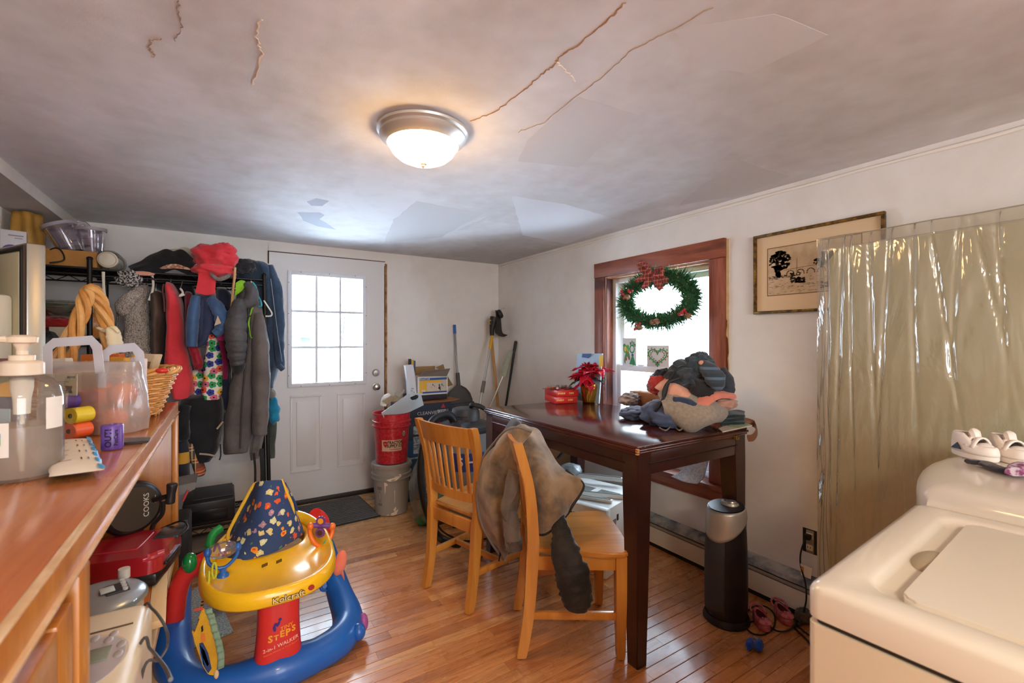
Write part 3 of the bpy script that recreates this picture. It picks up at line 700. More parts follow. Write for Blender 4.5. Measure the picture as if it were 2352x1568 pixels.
# ------------------------------------------------------------------ wrapped box spring against the right wall
BX = 2.25; bs = thing('box_spring', 'tall olive-beige box spring in clear crinkled plastic leaning on the wall', 'box spring', (2.32, .2, .1))
M_bs = mat('ticking', '#c3bd9f', .85, var=(2.0, '#cbc6a8', .2), bmp=(400, .1))
m = MB(); m.box((2.335, .0, .98), (.125, 1.93, 1.52), bev=.02); m.build('body', M_bs, bs, **_W)
M_gray = mat('dark_corner', '#2d2d2b', .6)
m = MB(); a, b_, c = onX(1886, 577, BX+.02), onX(1924, 575, BX+.02), onX(1890, 610, BX+.02); m.slab([a, b_, c], (.004, 0, 0)); m.build('corner_guard', M_gray, bs, **_F)
M_film = glassy('poly_film', '#f4f0e4', .34, .12, .26, '#dcd8c8', (7.0, (1, 1, .3)), 1.0)
FR = [(.955, .01, .007), (.90, -.02, .009), (.868, .015, .005), (.80, .03, .008), (.735, -.05, .007), (.66, .02, .010), (.60, .12, .006), (.53, -.04, .009), (.48, .18, .006), (.43, .05, .008)]
def film(u, v):
    y = .998-1.95*u; z = .10+1.685*v
    f = noise.noise(V((y*7, z*1.3, 3)))*.010+noise.noise(V((y*23+z*5, z*3.0, 8)))*.004+noise.noise(V((y*55, z*9, 1)))*.0012
    for k, (yc, sl, w_) in enumerate(FR): f += .007*math.exp(-((y-yc-sl*(z-1.7))/w_)**2)*(1 if z > .5+.1*k else .3)
    e = min(u*1.95, .05)/.05; t = min((1-v)*1.68, .04)/.04
    x = BX+.012+f-.012*e*t
    return V((x, y, z))
m = MB(); m.grid(lambda u, v: film(u**1.6, v), 330, 90); m.build('plastic_wrap', M_film, bs, **_W, ang=180)
m = MB()
for k in range(3):
    y0 = .99-.012*k; m.tube([(BX+.03+.004*k, y0+.006*sin(q*1.3+k), 1.77-q*.13) for q in range(13)], .0016, 5)
m.tube([(BX+.012, .998-.1*q, 1.7845+.002*sin(q*2.1)) for q in range(20)], .0022, 5); m.tube([(BX+.014, .975-.1*q, 1.738) for q in range(20)], .0012, 5)
m.build('film_fold', mat('film_edge', '#9a937c', .3), bs, **_W)

# ------------------------------------------------------------------ framed etching
pc = thing('framed_etching', 'etching of a river with bridge, trees and boats in a thin gold frame', 'picture', (2.4, 1.0, 1.67), rot=None)
PY0, PY1, PZ0, PZ1 = .790, 1.362, 1.47, 1.885
tilt = radians(0.0)
m = MB()
for z in (PZ0+.007, PZ1-.007): m.box((2.394, (PY0+PY1)/2, z), (.022, PY1-PY0, .014), bev=.003)
for y in (PY0+.007, PY1-.007): m.box((2.394, y, (PZ0+PZ1)/2), (.0215, .014, PZ1-PZ0-.028), bev=.003)
m.build('frame', mat('antique_gilt', '#8a6a35', .4, .6, var=(40, '#4f3a1c', .1)), pc, **_W)
m = MB(); m.box((2.402, (PY0+PY1)/2, (PZ0+PZ1)/2), (.006, PY1-PY0-.02, PZ1-PZ0-.02)); m.build('mat_board', mat('mat_board', '#e0c39c', .85), pc, **_F)
QY0, QY1, QZ0, QZ1 = .88, 1.290, 1.565, 1.805
m = MB(); m.box((2.3985, (QY0+QY1)/2, (QZ0+QZ1)/2), (.003, QY1-QY0, QZ1-QZ0)); m.build('paper', mat('etch_paper', '#cdb391', .9, var=(20, '#bfa480', .1)), pc, **_F)
m = MB(); m.box((2.3992, (QY0+QY1)/2, (QZ0+QZ1)/2), (.003, QY1-QY0+.008, QZ1-QZ0+.008)); m.build('mat_bevel', mat('mat_bevel', '#7a5a34', .8), pc, **_F)
ink = MB(); ri = random.Random(4); W, H = QY1-QY0, QZ1-QZ0
def blot(u, v, a, b, n=9, rnd=.35):     # u from the left (larger y) 0..1, v from the bottom
    c = V((2.3968, QY1-u*W, QZ0+v*H)); vs_ = [ink.v(c+V((0, cos(2*pi*i/n)*a*W*(1+ri.uniform(-rnd, rnd)), sin(2*pi*i/n)*b*H*(1+ri.uniform(-rnd, rnd))))) for i in range(n)]; ink.face(vs_)
for _ in range(150):
    a = ri.uniform(0, 2*pi); q = sqrt(ri.random()); blot(.15+.13*q*cos(a), .72+.2*q*sin(a), .018, .022)
for _ in range(30): blot(.12+ri.uniform(-.03, .04), ri.uniform(.38, .6), .012, .05)
for cx, cy, w, h in ((.60, .58, .07, .09), (.78, .60, .09, .06), (.92, .56, .06, .07)):
    for _ in range(45):
        a = ri.uniform(0, 2*pi); q = sqrt(ri.random()); blot(cx+w*q*cos(a), cy+h*q*sin(a), .012, .02)
for i in range(6):
    u = .27+i*.115; 
    for k in range(9):
        a = pi*k/8; blot(u+.042*cos(a), .40+.085*sin(a), .009, .014, 6)
for u in range(60): blot(.2+u*.0125, .505+.03*sin(pi*u/60), .008, .005, 5, .2)
for cx, cy, w, h in ((.33, .33, .055, .10), (.38, .26, .05, .05), (.68, .13, .07, .06), (.76, .40, .05, .02)):
    for _ in range(34): blot(cx+ri.uniform(-w, w), cy+ri.uniform(-h, h), .014, .016)
for _ in range(120): blot(ri.random()*.98+.01, ri.uniform(.02, .34), ri.uniform(.008, .028), .004, 5)
for _ in range(40): blot(ri.random()*.3+.02, ri.uniform(.33, .40), ri.uniform(.01, .03), .006, 5)
blot(.345, .55, .003, .2, 6, .05)
ink.build('etching', mat('ink', '#3a3128', .9), pc, **_F, kind='stuff')

# ------------------------------------------------------------------ tall table
M_esp = mat('espresso', '#3a1d1a', .28, var=(4.0, '#2c1614', .15), coat=.5); M_espt = wood('espresso_top', '#34130f', '#4d1f18', 'Y', 2.5, .17, .6, .05, 'World')
tb = thing('counter_table', 'dark espresso counter-height table with tapered square legs', 'table', (1.77, 1.93, 0))
TX0, TX1, TY0, TY1, TZ = 1.397, 2.185, 1.268, 2.545, .903
m = MB(); m.box(((TX0+TX1)/2, (TY0+TY1)/2, TZ-.006), (TX1-TX0-.012, TY1-TY0-.012, .012), bev=.003); m.box(((TX0+TX1)/2, (TY0+TY1)/2, TZ-.018), (TX1-TX0, TY1-TY0, .012), bev=.004); m.box(((TX0+TX1)/2, (TY0+TY1)/2, TZ-.029), (TX1-TX0-.010, TY1-TY0-.010, .010), bev=.003)
m.build('tabletop', M_espt, tb, **_W)
ap = MB(); ins = .012; az0, az1 = TZ-.125, TZ-.034
for y in (TY0+ins+.012, TY1-ins-.012): ap.box(((TX0+TX1)/2, y, (az0+az1)/2), (TX1-TX0-.10, .022, az1-az0), bev=.002)
for x in (TX0+ins+.012, TX1-ins-.012): ap.box((x, (TY0+TY1)/2, (az0+az1)/2), (.022, TY1-TY0-.10, az1-az0), bev=.002)
ap.build('apron', M_esp, tb, **_W)
ap = MB()
for y in (TY0+ins-.001,): ap.box(((TX0+TX1)/2, y, az0+.045), (TX1-TX0-.16, .004, .004))
for x in (TX0+ins-.001,): ap.box((x, (TY0+TY1)/2, az0+.045), (.004, TY1-TY0-.16, .004))
ap.build('bead', mat('bead', '#1f0f0d', .3), tb, **_W)
for x, y in ((TX0+.05, TY0+.05), (TX0+.05, TY1-.05), (TX1-.05, TY0+.05), (TX1-.05, TY1-.05)):
    m = MB(); sx = 1 if x < 1.7 else -1; sy = 1 if y < 1.9 else -1; w1, w0 = .084, .056
    a = [(x-w1/2, y-w1/2), (x+w1/2, y-w1/2), (x+w1/2, y+w1/2), (x-w1/2, y+w1/2)]; o = V((x-sx*w1/2, y-sy*w1/2, 0))
    lv = [(w0, .0), (w1, .74), (w1, TZ-.034)]
    RR = [[m.v((o.x+sx*(.004)+ (px-x+sx*0)*q/w1 + sx*q/2, o.y+sy*.004+(py-y)*q/w1+sy*q/2, z)) for px, py in a] for q, z in lv]
    for A, B in zip(RR, RR[1:]):
        for i in range(4): m.face([A[i], A[(i+1) % 4], B[(i+1) % 4], B[i]])
    m.face(RR[0][::-1]); m.face(RR[-1]); bmesh.ops.bevel(m.bm, geom=[e for e in m.bm.edges if abs((e.verts[0].co-e.verts[1].co).normalized().z) > .8], offset=.003, segments=2, affect='EDGES')
    m.build('leg', M_esp, tb, **_W)
m = MB(); q = onY(1690, 1004, TY0+.008); m.box((q.x, TY0+.004, q.z), (.022, .018, .022), bev=.004); m.build('leaf_clip', mat('brass', '#c9a45a', .3, 1.0), tb, **_W)
m = MB()
for dx, dy_, z in ((0, 0, TZ-.010), (.0, 0, TZ-.019), (0, 0, TZ-.029)): m.box((TX0+.003, TY0+.003, z), (.012, .012, .005), bev=.001)
m.build('worn_corner', mat('bare_wood', '#c98a4a', .6), tb, **_W)

# ------------------------------------------------------------------ slat-back chairs
M_chair = wood('chair_maple', '#b4722c', '#d0903f', 'Z', 3.0, .3, .35, .08); M_seat = wood('chair_seat', '#bb7930', '#d89a48', 'X', 3.0, .28, .4, .08); M_pad = mat('felt_pad', '#2a1d14', .9)
def chair(loc, rz, label):
    t = thing('dining_chair', label, 'chair', loc, rz, 'honey wood dining chairs')
    SH = .455
    for s in (-1, 1):        # rear posts: splayed legs below, raked back above
        pts = [(-.235, .172*s, 0), (-.205, .172*s, .18), (-.19, .176*s, .40), (-.188, .186*s, .52), (-.205, .203*s, .72), (-.252, .219*s, .905)]
        m = MB(); n = 24; RR = []
        for i in range(n+1):
            p = crom([V(q) for q in pts], i/n); k = i/n; w = .052-.016*abs(k-.45)*1.6; d = .032; 
            if k < .02: w *= 1
            RR.append([m.v(p+V((a*w/2, b*d/2, 0))) for a, b in ((-1, -1), (1, -1), (1, 1), (-1, 1))])
        for A, B in zip(RR, RR[1:]):
            for i in range(4): m.face([A[i], A[(i+1) % 4], B[(i+1) % 4], B[i]])
        m.face(RR[0][::-1]); m.face(RR[-1]); bmesh.ops.bevel(m.bm, geom=[e for e in m.bm.edges if abs((e.verts[0].co-e.verts[1].co).normalized().z) > .8], offset=.004, segments=2, affect='EDGES')
        lg = m.build('rear_leg', M_chair, t, ang=30)
        m = MB(); m.cyl((-.235, .172*s, -.004), (-.235, .172*s, .002), .013, n=12); m.build('foot_pad', M_pad, lg)
        m = MB(); RR = [[m.v((.178+a*q, s*.197+b*q, z)) for a, b in ((-1, -1), (1, -1), (1, 1), (-1, 1))] for q, z in ((.015, 0), (.017, .02), (.022, .25), (.023, SH-.025))]
        for A, B in zip(RR, RR[1:]):
            for i in range(4): m.face([A[i], A[(i+1) % 4], B[(i+1) % 4], B[i]])
        m.face(RR[0][::-1]); m.face(RR[-1]); lg = m.build('front_leg', M_chair, t, ang=30)
        m = MB(); m.cyl((.178, s*.197, -.004), (.178, s*.197, .002), .012, n=12); m.build('foot_pad', M_pad, lg)
        m = MB(); m.bar((-.195, .174*s, .175), (.178, .195*s, .175), .020, .030, bev=.002); m.build('side_stretcher', M_chair, t)
        m = MB(); m.bar((-.18, .178*s, SH-.058), (.17, .197*s, SH-.058), .020, .056, bev=.002); m.build('side_apron', M_chair, t)
    m = MB(); m.bar((-.02, -.175, .175), (-.02, .175, .175), .018, .026, bev=.002); m.build('cross_stretcher', M_chair, t)
    m = MB(); m.bar((.178, -.18, SH-.058), (.178, .18, SH-.058), .020, .056, bev=.002); m.build('front_apron', M_chair, t)
    m = MB(); m.bar((-.19, -.165, SH-.062), (-.19, .165, SH-.062), .018, .064, bev=.002); m.build('rear_apron', M_chair, t)
    # dished seat
    m = MB(); out = [(-.215, -.155), (-.215, .155), (-.19, .17)] 
    pl = [(-.18, .165), (-.05, .195), (.12, .232), (.185, .236), (.215, .215), (.224, .12), (.226, 0), (.224, -.12), (.215, -.215), (.185, -.236), (.12, -.232), (-.05, -.195), (-.18, -.165)]
    m.prism(pl, Matrix.Translation((0, 0, SH-.024)), .024)
    bmesh.ops.bevel(m.bm, geom=[e for e in m.bm.edges if abs(e.verts[0].co.z-e.verts[1].co.z) < .001], offset=.006, segments=3, affect='EDGES')
    m.build('seat', M_seat, t, ang=50)
    def bx(z):   # rake of the back at height z
        return crom([V((-.188, 0, .52)), V((-.205, 0, .72)), V((-.252, 0, .905))], max(0, min(1, (z-.52)/.385))).x
    def hw(z): return .186+(z-.52)/.385*.033
    for nm, z0, z1 in (('crest_rail', .80, .900), ('lower_rail', .520, .565)):
        m = MB(); n = 15; RR = []
        for i in range(n):
            u = -1+2*i/(n-1); bow = -.028*(1-u*u)
            RR.append([m.v((bx(z)+bow+dx, u*(hw(z)-.012), z)) for z, dx in ((z0, -.011), (z1, -.009), (z1, .009), (z0, .011))])
        for A, B in zip(RR, RR[1:]):
            for i in range(4): m.face([A[i], A[(i+1) % 4], B[(i+1) % 4], B[i]])
        m.face(RR[0][::-1]); m.face(RR[-1]); m.build(nm, M_chair, t, ang=30)
    for k in range(7):
        u = -.78+k*.26; m = MB(); bow = -.028*(1-u*u)
        m.bar((bx(.56)+bow, u*(hw(.56)-.012), .555), (bx(.81)+bow, u*(hw(.81)-.012), .81), .010, .021, up=(0, 1, 0), bev=.0015); m.build('slat', M_chair, t)
    return t
def place(rm, ang, label):   # rm = midpoint of the rear feet
    a = radians(ang); return chair((rm[0]+.235*cos(a), rm[1]+.235*sin(a), .0045), a, label)
chA = place((.968, 2.155), 15, 'empty honey wood slat-back chair at the far end of the dark table')
chB = place((1.142, 1.742), -30, 'honey wood chair draped with a brown fleece-lined jacket')

# ------------------------------------------------------------------ air purifier
ax, ay = 2.03, 1.29
pu = thing('air_purifier', 'black tower air purifier with silver slanted top band on floor', 'air purifier', (ax, ay, 0), atan2(-ay, -ax)-.56)
M_pb = mat('purifier_black', '#17151a', .38); M_pg = mat('purifier_grille', '#3c3a3c', .6, bmp=(500, .3)); M_ps = mat('purifier_silver', '#b5b2ac', .36, .55)
m = MB(); m.lathe([(0, 0), (.098, 0), (.104, .008), (.102, .02), (.096, .032), (.095, .036)], n=48); m.build('base', M_pb, pu)
def pr(z): return .091-.010*(z/.56)**2+.004*sin(pi*z/.56)
m = MB(); m.lathe([(pr(z), z) for z in [.03+.49*i/16 for i in range(17)]]+[(.07, .53), (0, .533)], n=48); m.build('body', M_pb, pu)
def gr(u, v):
    a = radians(-50+78*u); z = .055+.375*v+.03*(1-u)*v; r = pr(z)+.0025; return V((r*cos(a), r*sin(a), z))
def rnd(u, v):     # rounded rectangle mapping
    return gr(u, v)
m = MB(); m.grid(gr, 20, 16); m.build('grille', M_pg, pu, thick=.003)
def band(u, v):
    a = 2*pi*u; f = (1+cos(a))/2   # 1 at the front
    zt = .548-.018*f; zb = .515-.125*f**1.5; z = zb+(zt-zb)*v
    r = pr(z)+.0045-.007*v**4; return V((r*cos(a), r*sin(a), z))
m = MB(); m.grid(band, 96, 10, cu=True); m.build('silver_band', M_ps, pu, thick=.004, ang=60)
def cap(u, v):
    a = 2*pi*u; f = (1+cos(a))/2; r = (pr(.5)-.006)*(1-v); return V((r*cos(a), r*sin(a), .548-.018*f*(1-v)-.009*(v)+.004))
m = MB(); m.grid(cap, 48, 8, cu=True); m.build('top_cover', mat('purifier_top', '#2b2c30', .35), pu)
m = MB(); m.lathe([(0, .012), (.036, .012), (.040, .006), (.041, 0)], (-.026, 0, .543), 32, sx=.85, sy=1.1); tp = m.build('control_pod', M_ps, pu)
m = MB(); m.lathe([(0, .020), (.018, .020), (.021, .014), (.021, .010)], (-.026, .012, .543), 24); m.build('dial', mat('dial', '#c9c6c2', .3, .8), tp)
m = MB(); m.lathe([(0, .015), (.006, .015), (.006, .010)], (-.026, -.022, .543), 12); m.build('button', mat('amber_button', '#6a4a3a', .4), tp)
m = MB(); m.grid(lambda u, v: V(((pr(.47)+.004)*cos(radians(100+10*u)), (pr(.47)+.004)*sin(radians(100+10*u)), .455+.035*v)), 5, 3); m.build('sticker', mat('blue_sticker', '#8da3b4', .5), pu)
m = MB(); m.grid(lambda u, v: V(((pr(.1)+.003)*cos(radians(112+5*u)), (pr(.1)+.003)*sin(radians(112+5*u)), .09+.06*v)), 4, 3); m.build('sticker', mat('pale_sticker', '#b9a9a4', .5), pu)

# ------------------------------------------------------------------ window air conditioner on the floor
ac = thing('air_conditioner', 'white window air conditioner unit with louvred side on floor under the table', 'air conditioner', (1.795, 1.855, 0), radians(18))
M_ac = mat('ac_white', '#dcdcd8', .4); M_acd = mat('ac_dark', '#3b2c28', .7)
AW, AD, AH = .48, .46, .385      # local x = depth along the louvred side, y = width
m = MB(); m.box((AD/2, AW/2, AH/2), (AD, AW, AH), bev=.006); m.build('cabinet', M_ac, ac)
m = MB(); m.box((.024, AW/2, AH/2), (.055, AW+.006, AH+.002), bev=.012); fb = m.build('front_bezel', M_ac, ac)
m = MB(); m.box((-.0045, AW/2, AH*.52), (.006, AW-.07, AH*.72)); m.build('intake', M_acd, fb, smooth=False)
for k in range(13):
    m = MB(); m.box((-.008, AW/2, AH*.19+k*.022), (.006, AW-.06, .006), bev=.001); m.build('louvre', M_ac, fb)
for k in range(8):
    m = MB(); m.box((-.0085, .05+k*.055, AH*.52), (.005, .004, AH*.72)); m.build('louvre_post', M_ac, fb, smooth=False)
m = MB(); m.box((.33, -.002, .19), (.17, .004, .30)); m.build('side_shadow', M_acd, ac, smooth=False)
for k in range(18):
    m = MB(); m.box((.33, -.005, .05+k*.0168), (.17, .006, .008), bev=.001); m.build('side_louvre', M_ac, ac)
for z in (.21, .31):
    m = MB(); m.box((.135, -.001, z), (.018, .004, .035)); m.build('latch_slot', M_acd, ac, smooth=False)
m = MB(); m.box((.095, -.0015, .26), (.035, .003, .10)); m.build('rating_label', mat('rating_label', '#8d8790', .6, var=(90, '#55505a', .08)), ac, smooth=False)
for k in range(2):
    for j in range(7):
        m = MB(); m.box((.20+j*.017, .13+k*.17, AH+.001), (.007, .13, .003)); m.build('top_vent', mat('vent_grey', '#7f8684', .6), ac, smooth=False)
def acp(name, label, pts, w, h, cat='bracket'):
    t = thing(name, label, cat, V(ac.matrix_basis @ V(pts[0])), 0, 'white plastic strips on the air conditioner'); m = MB(); m.M = ac.matrix_basis.copy(); m.bar(pts[0], pts[1], w, h, bev=.002); m.build('channel', M_ac, t, **_W)
    d = (V(pts[1])-V(pts[0])).normalized(); m = MB(); m.M = ac.matrix_basis.copy(); m.bar(V(pts[0])+V((0, 0, h*.55))+d*.01, V(pts[1])+V((0, 0, h*.55))-d*.01, w*.3, h*.3); m.build('groove', mat('vent_grey', '#7f8684', .6), t, **_W)
acp('window_rail', 'white plastic rail lying across the air conditioner front top', [(.06, .40, AH+.020), (.24, -.005, AH+.012)], .022, .020)
acp('window_rail', 'white grey-ended rail below the crossing one on the air conditioner', [(.05, .36, AH+.012), (.13, .03, AH+.010)], .030, .016)
acp('window_rail', 'white plastic rail at the back of the air conditioner by the wall', [(.33, .46, AH+.042), (.45, .12, AH+.042)], .02, .026)
acp('window_rail', 'short upright-looking white accordion rail laid front to back on the unit', [(.16, .36, AH+.018), (.36, .41, AH+.018)], .045, .022)
# ------------------------------------------------------------------ fleece-lined jacket over the near chair's back
M_flc = fab('brown_fleece', '#917557', '#40352c', 420, .9, 9.0, .95, .5, 9.0, .5)
M_qlt = fab('black_quilt', '#2c2826', '#1d1a1a', 160, .2, 8.0, .6, .1, 22.0, .35); M_rib = fab('grey_brown_knit', '#6f6257', '#5a4f47', 300, .6, 12.0)
M_tape = mat('hem_tape', '#77706a', .8); M_drk = mat('black_cord', '#141414', .6)
a = radians(-30); ca, sa = cos(a), sin(a); B0 = (1.142+.235*ca, 1.742+.235*sin(a))
def CB(x, y, z): return V((B0[0]+x*ca-y*sa, B0[1]+x*sa+y*ca, z))     # chair-frame point in the room
jk = thing('jacket', 'brown fleece-lined dark quilted jacket hung inside out over the near chair back', 'jacket', tuple(CB(-.23, .05, .9)))
q = lambda px, py, d: EYE+ray(px, py)*d    # d = depth along the viewing axis
def Q(*rows): return [[q(*p) for p in r] for r in rows]
m = MB()     # lining falling behind the chair back
sheet(m, Q([(1152, 1008, 2.22), (1166, 990, 2.14), (1192, 984, 2.08), (1222, 992, 2.06)], [(1112, 1052, 2.22), (1136, 1040, 2.10), (1158, 1030, 2.06), (1190, 1036, 1.99)], [(1098, 1112, 2.22), (1122, 1110, 2.07), (1150, 1112, 2.06), (1196, 1112, 1.98)], [(1103, 1186, 2.22), (1128, 1184, 2.08), (1152, 1182, 2.07), (1190, 1168, 1.99)], [(1128, 1240, 2.20), (1144, 1244, 2.12), (1158, 1232, 2.08), (1180, 1205, 2.03)], [(1154, 1276, 2.18), (1160, 1284, 2.14), (1165, 1268, 2.10), (1172, 1240, 2.07)]), 56, 56, .016, 11, 3)
m.build('lining', M_flc, jk, **_W, thick=.010, ang=180)
m = MB()     # lining falling over the seat side, fanned out to a corner
sheet(m, Q([(1160, 1004, 2.16), (1192, 976, 2.14), (1226, 984, 2.18), (1244, 1004, 2.24)], [(1196, 1046, 2.01), (1216, 1024, 2.03), (1246, 1034, 2.06), (1268, 1050, 2.14)], [(1216, 1112, 1.98), (1236, 1094, 1.91), (1262, 1078, 1.98), (1300, 1082, 2.06)], [(1226, 1164, 1.96), (1250, 1150, 1.88), (1286, 1134, 1.92), (1338, 1117, 2.0)], [(1230, 1205, 1.95), (1252, 1204, 1.88), (1282, 1184, 1.88), (1312, 1160, 1.95)], [(1236, 1224, 1.95), (1252, 1224, 1.90), (1276, 1206, 1.90), (1298, 1182, 1.95)]), 56, 56, .014, 11, 8)
m.build('lining_front', M_flc, jk, **_W, thick=.010, ang=180)
m = MB(); m.tube([q(*p) for p in ((1222, 990, 2.05), (1190, 981, 2.07), (1160, 990, 2.13), (1134, 1018, 2.18), (1110, 1052, 2.215), (1096, 1112, 2.215), (1101, 1186, 2.215), (1126, 1241, 2.195), (1152, 1278, 2.175), (1160, 1286, 2.135))], .0065, 8, sm=8); m.build('hem', M_tape, jk, **_W)
m = MB(); m.tube([q(*p) for p in ((1300, 1080, 2.055), (1322, 1098, 2.02), (1340, 1117, 1.995), (1314, 1162, 1.945), (1299, 1184, 1.945), (1276, 1208, 1.895), (1252, 1226, 1.895), (1235, 1226, 1.945))], .007, 8, sm=8); m.build('hem', M_qlt, jk, **_W)
m = MB(); sheet(m, Q([(1140, 1012, 2.26), (1165, 980, 2.26), (1182, 962, 2.26), (1206, 986, 2.26)], [(1150, 1010, 2.2), (1172, 982, 2.18), (1190, 968, 2.18), (1212, 992, 2.2)], [(1160, 1012, 2.16), (1178, 990, 2.14), (1196, 982, 2.14), (1216, 998, 2.16)]), 20, 20, .006, 12, 5); m.build('collar', fab('charcoal_shell', '#3a3c3f', '#26282b', 200, .3), jk, **_W, thick=.008, ang=180)
m = MB(); P = [q(1278, 1186, 1.90), q(1290, 1225, 1.86), q(1298, 1265, 1.80), q(1312, 1310, 1.775), q(1322, 1355, 1.77), q(1325, 1388, 1.77), q(1324, 1402, 1.77)]
m.tube(P, [.030, .040, .056, .066, .062, .054, .032], 30, sm=8, flat=.62, up=(.45, .75, 0), wr=.20, seed=2); m.build('sleeve', M_qlt, jk, **_W, ang=180)
for k, y in enumerate((1262, 1285, 1308, 1332, 1356, 1380)):
    pass
m = MB(); sheet(m, Q([(1168, 1075, 2.0), (1182, 1080, 1.975), (1194, 1090, 1.97)], [(1158, 1130, 1.99), (1172, 1128, 1.965), (1192, 1120, 1.965)], [(1152, 1165, 1.99), (1163, 1172, 1.965), (1176, 1150, 1.965)], [(1158, 1190, 1.98), (1163, 1196, 1.97), (1168, 1188, 1.97)]), 22, 22, .006, 16, 6); m.build('inner_flap', M_rib, jk, **_W, thick=.006, ang=180)
m = MB(); m.tube([q(1172, 1170, 2.01), q(1174, 1200, 2.0), q(1177, 1235, 2.0), q(1180, 1256, 2.0)], [.026, .036, .036, .034], 18, sm=6, wr=.12); m.build('inner_sleeve', M_rib, jk, **_W, ang=180)
m = MB(); m.tube([q(1180, 1236, 2.0), q(1181, 1260, 2.0)], [.039, .037], 18); m.build('rib_cuff', fab('cuff_knit', '#594d45', '#463c36', 200, .5, 30.0), jk, **_W)
m = MB(); m.tube([q(1152, 1262, 2.17), q(1148, 1275, 2.17), q(1146, 1288, 2.17)], .004, 6, sm=4); m.build('drawcord', M_drk, jk, **_W)

# ------------------------------------------------------------------ heap of clothes on the table
def T(px, py, z): return onZ(px, py, z)
def lump(name, label, c, r, mt, rz=0, seed=0, amp=.25, fr=3.0, flat=None, cat='garment', tilt=0, ridge=.0):
    c = V(c); m = MB(); rot = Matrix.Rotation(rz, 3, 'Z') @ Matrix.Rotation(tilt, 3, 'Y')
    def f(p, d):
        q = V((d.x*fr*.5, d.y*fr*.5, d.z*fr*.5)); n = noise.noise(q+V((seed, 0, 0)))+.5*noise.noise(q*2.3+V((0, seed, 0)))
        n += ridge*(1-2*abs(noise.noise(V((d.x*fr*1.3+seed, d.y*fr*.7, d.z*fr*1.1)))))
        p = p*(1+amp*n)
        if flat is not None: p.z = max(p.z, -flat)
        return p
    m.ball(c, r, 56, 34, rot, f, .82); return solo(name, label, cat, m, mt, 'laundry heap on the table', ang=180)
M_navyf = fab('slate_fleece', '#4f5a78', '#3c4662', 300, .4, 6.0); M_oat = fab('oatmeal_marl', '#9c8f80', '#8b7f72', 380, .8, 70.0); M_peach = fab('peach_cotton', '#e0a68c', '#c98a72', 240, .2, 8.0)
M_coral = fab('coral_cotton', '#dd8a74', '#c97763', 240, .2, 8.0); M_char = fab('charcoal_cotton', '#3a3f45', '#2c3036', 240, .3, 8.0); M_blkc = fab('black_cotton', '#2b2a2d', '#201f22', 240, .3, 8.0)
M_den = fab('dark_denim', '#33415a', '#263146', 330, .6, 14.0); M_grn = fab('dark_green_knit', '#2d3a3a', '#202b2c', 260, .5, 12.0)
tz = TZ
c1 = T(1560, 985, tz); lump('hoodie', 'slate blue hooded sweatshirt at the bottom of the laundry heap', (c1.x+.11, c1.y+.10, tz+.055), (.19, .165, .07), M_navyf, .5, 1, .15, 5, .058, ridge=.12)
c2 = T(1460, 962, tz); lump('hoodie_sleeve', 'slate blue garment lying flat on the table left of the heap', (c2.x+.02, c2.y+.02, tz+.028), (.105, .075, .032), M_navyf, .4, 2, .2, 5, .028, ridge=.1)
m = MB(); P = [T(1515, 982, tz+.012), T(1530, 988, tz+.01), T(1545, 976, tz+.014), T(1560, 988, tz+.008), T(1572, 978, tz+.02)]; m.tube(P, .0035, 6, sm=6); solo('drawstring', 'grey drawstring of the blue hoodie trailing on the dark tabletop', 'cord', m, M_tape)
c = T(1455, 950, tz); lump('baby_leggings', 'rolled white and black patterned leggings on the left edge of the heap', (c.x+.03, c.y+.05, tz+.078), (.085, .055, .035), fab('white_black_print', '#c9b7b2', '#2a262b', 220, .2, 16.0), .3, 3, .3, 5)
M_gtail = fab('grey_marl', '#8d8784', '#6c6766', 300, .5, 40.0)
c = T(1520, 925, tz); lump('grey_jersey', 'grey marl jersey hanging down the window side of the heap', (c.x+.05, c.y+.02, tz+.115), (.10, .10, .085), M_gtail, .2, 4, .3, 6, ridge=.2)
m = MB()
D0 = 2.33
q2 = lambda px, py, d: q(px, py, d-.03)
sheet(m, [[q2(1512, 908, 2.30), q2(1545, 880, 2.33), q2(1600, 885, 2.36), q2(1655, 915, 2.33)], [q2(1522, 930, 2.23), q2(1560, 920, 2.22), q2(1620, 925, 2.2), q2(1668, 935, 2.25)], [q2(1530, 945, 2.22), q2(1575, 955, 2.16), q2(1630, 950, 2.13), q2(1668, 948, 2.2)], [q2(1555, 968, 2.22), q2(1582, 985, 2.17), q2(1618, 968, 2.15), q2(1655, 960, 2.22)], [q2(1575, 975, 2.28), q2(1590, 982, 2.26), q2(1620, 968, 2.25), q2(1650, 958, 2.28)]], 36, 36, .010, 10, 4)
tag(m.build('sweatpants', M_oat, thick=.03, ang=180), 'oatmeal marl sweatpants folded across the middle of the heap', 'garment', 'laundry heap on the table')
lump('hidden_knitwear', 'oatmeal sweater bulk under the folded sweatpants', tuple(q(1600, 930, 2.36)), (.13, .12, .09), M_oat, .3, 5, .2, 5)
c = q(1565, 895, 2.27); m = MB()
sheet(m, [[q(1505, 893, 2.32), q(1530, 868, 2.33), q(1560, 872, 2.33), q(1590, 890, 2.32)], [q(1522, 900, 2.25), q(1550, 885, 2.22), q(1575, 898, 2.21), q(1594, 905, 2.22)], [q(1525, 908, 2.24), q(1555, 910, 2.2), q(1575, 914, 2.18), q(1588, 918, 2.2)]], 26, 26, .008, 16, 9)
tag(m.build('peach_shirt', M_peach, thick=.012, ang=180), 'pale peach shirt bunched on the left middle of the heap', 'garment', 'laundry heap on the table')
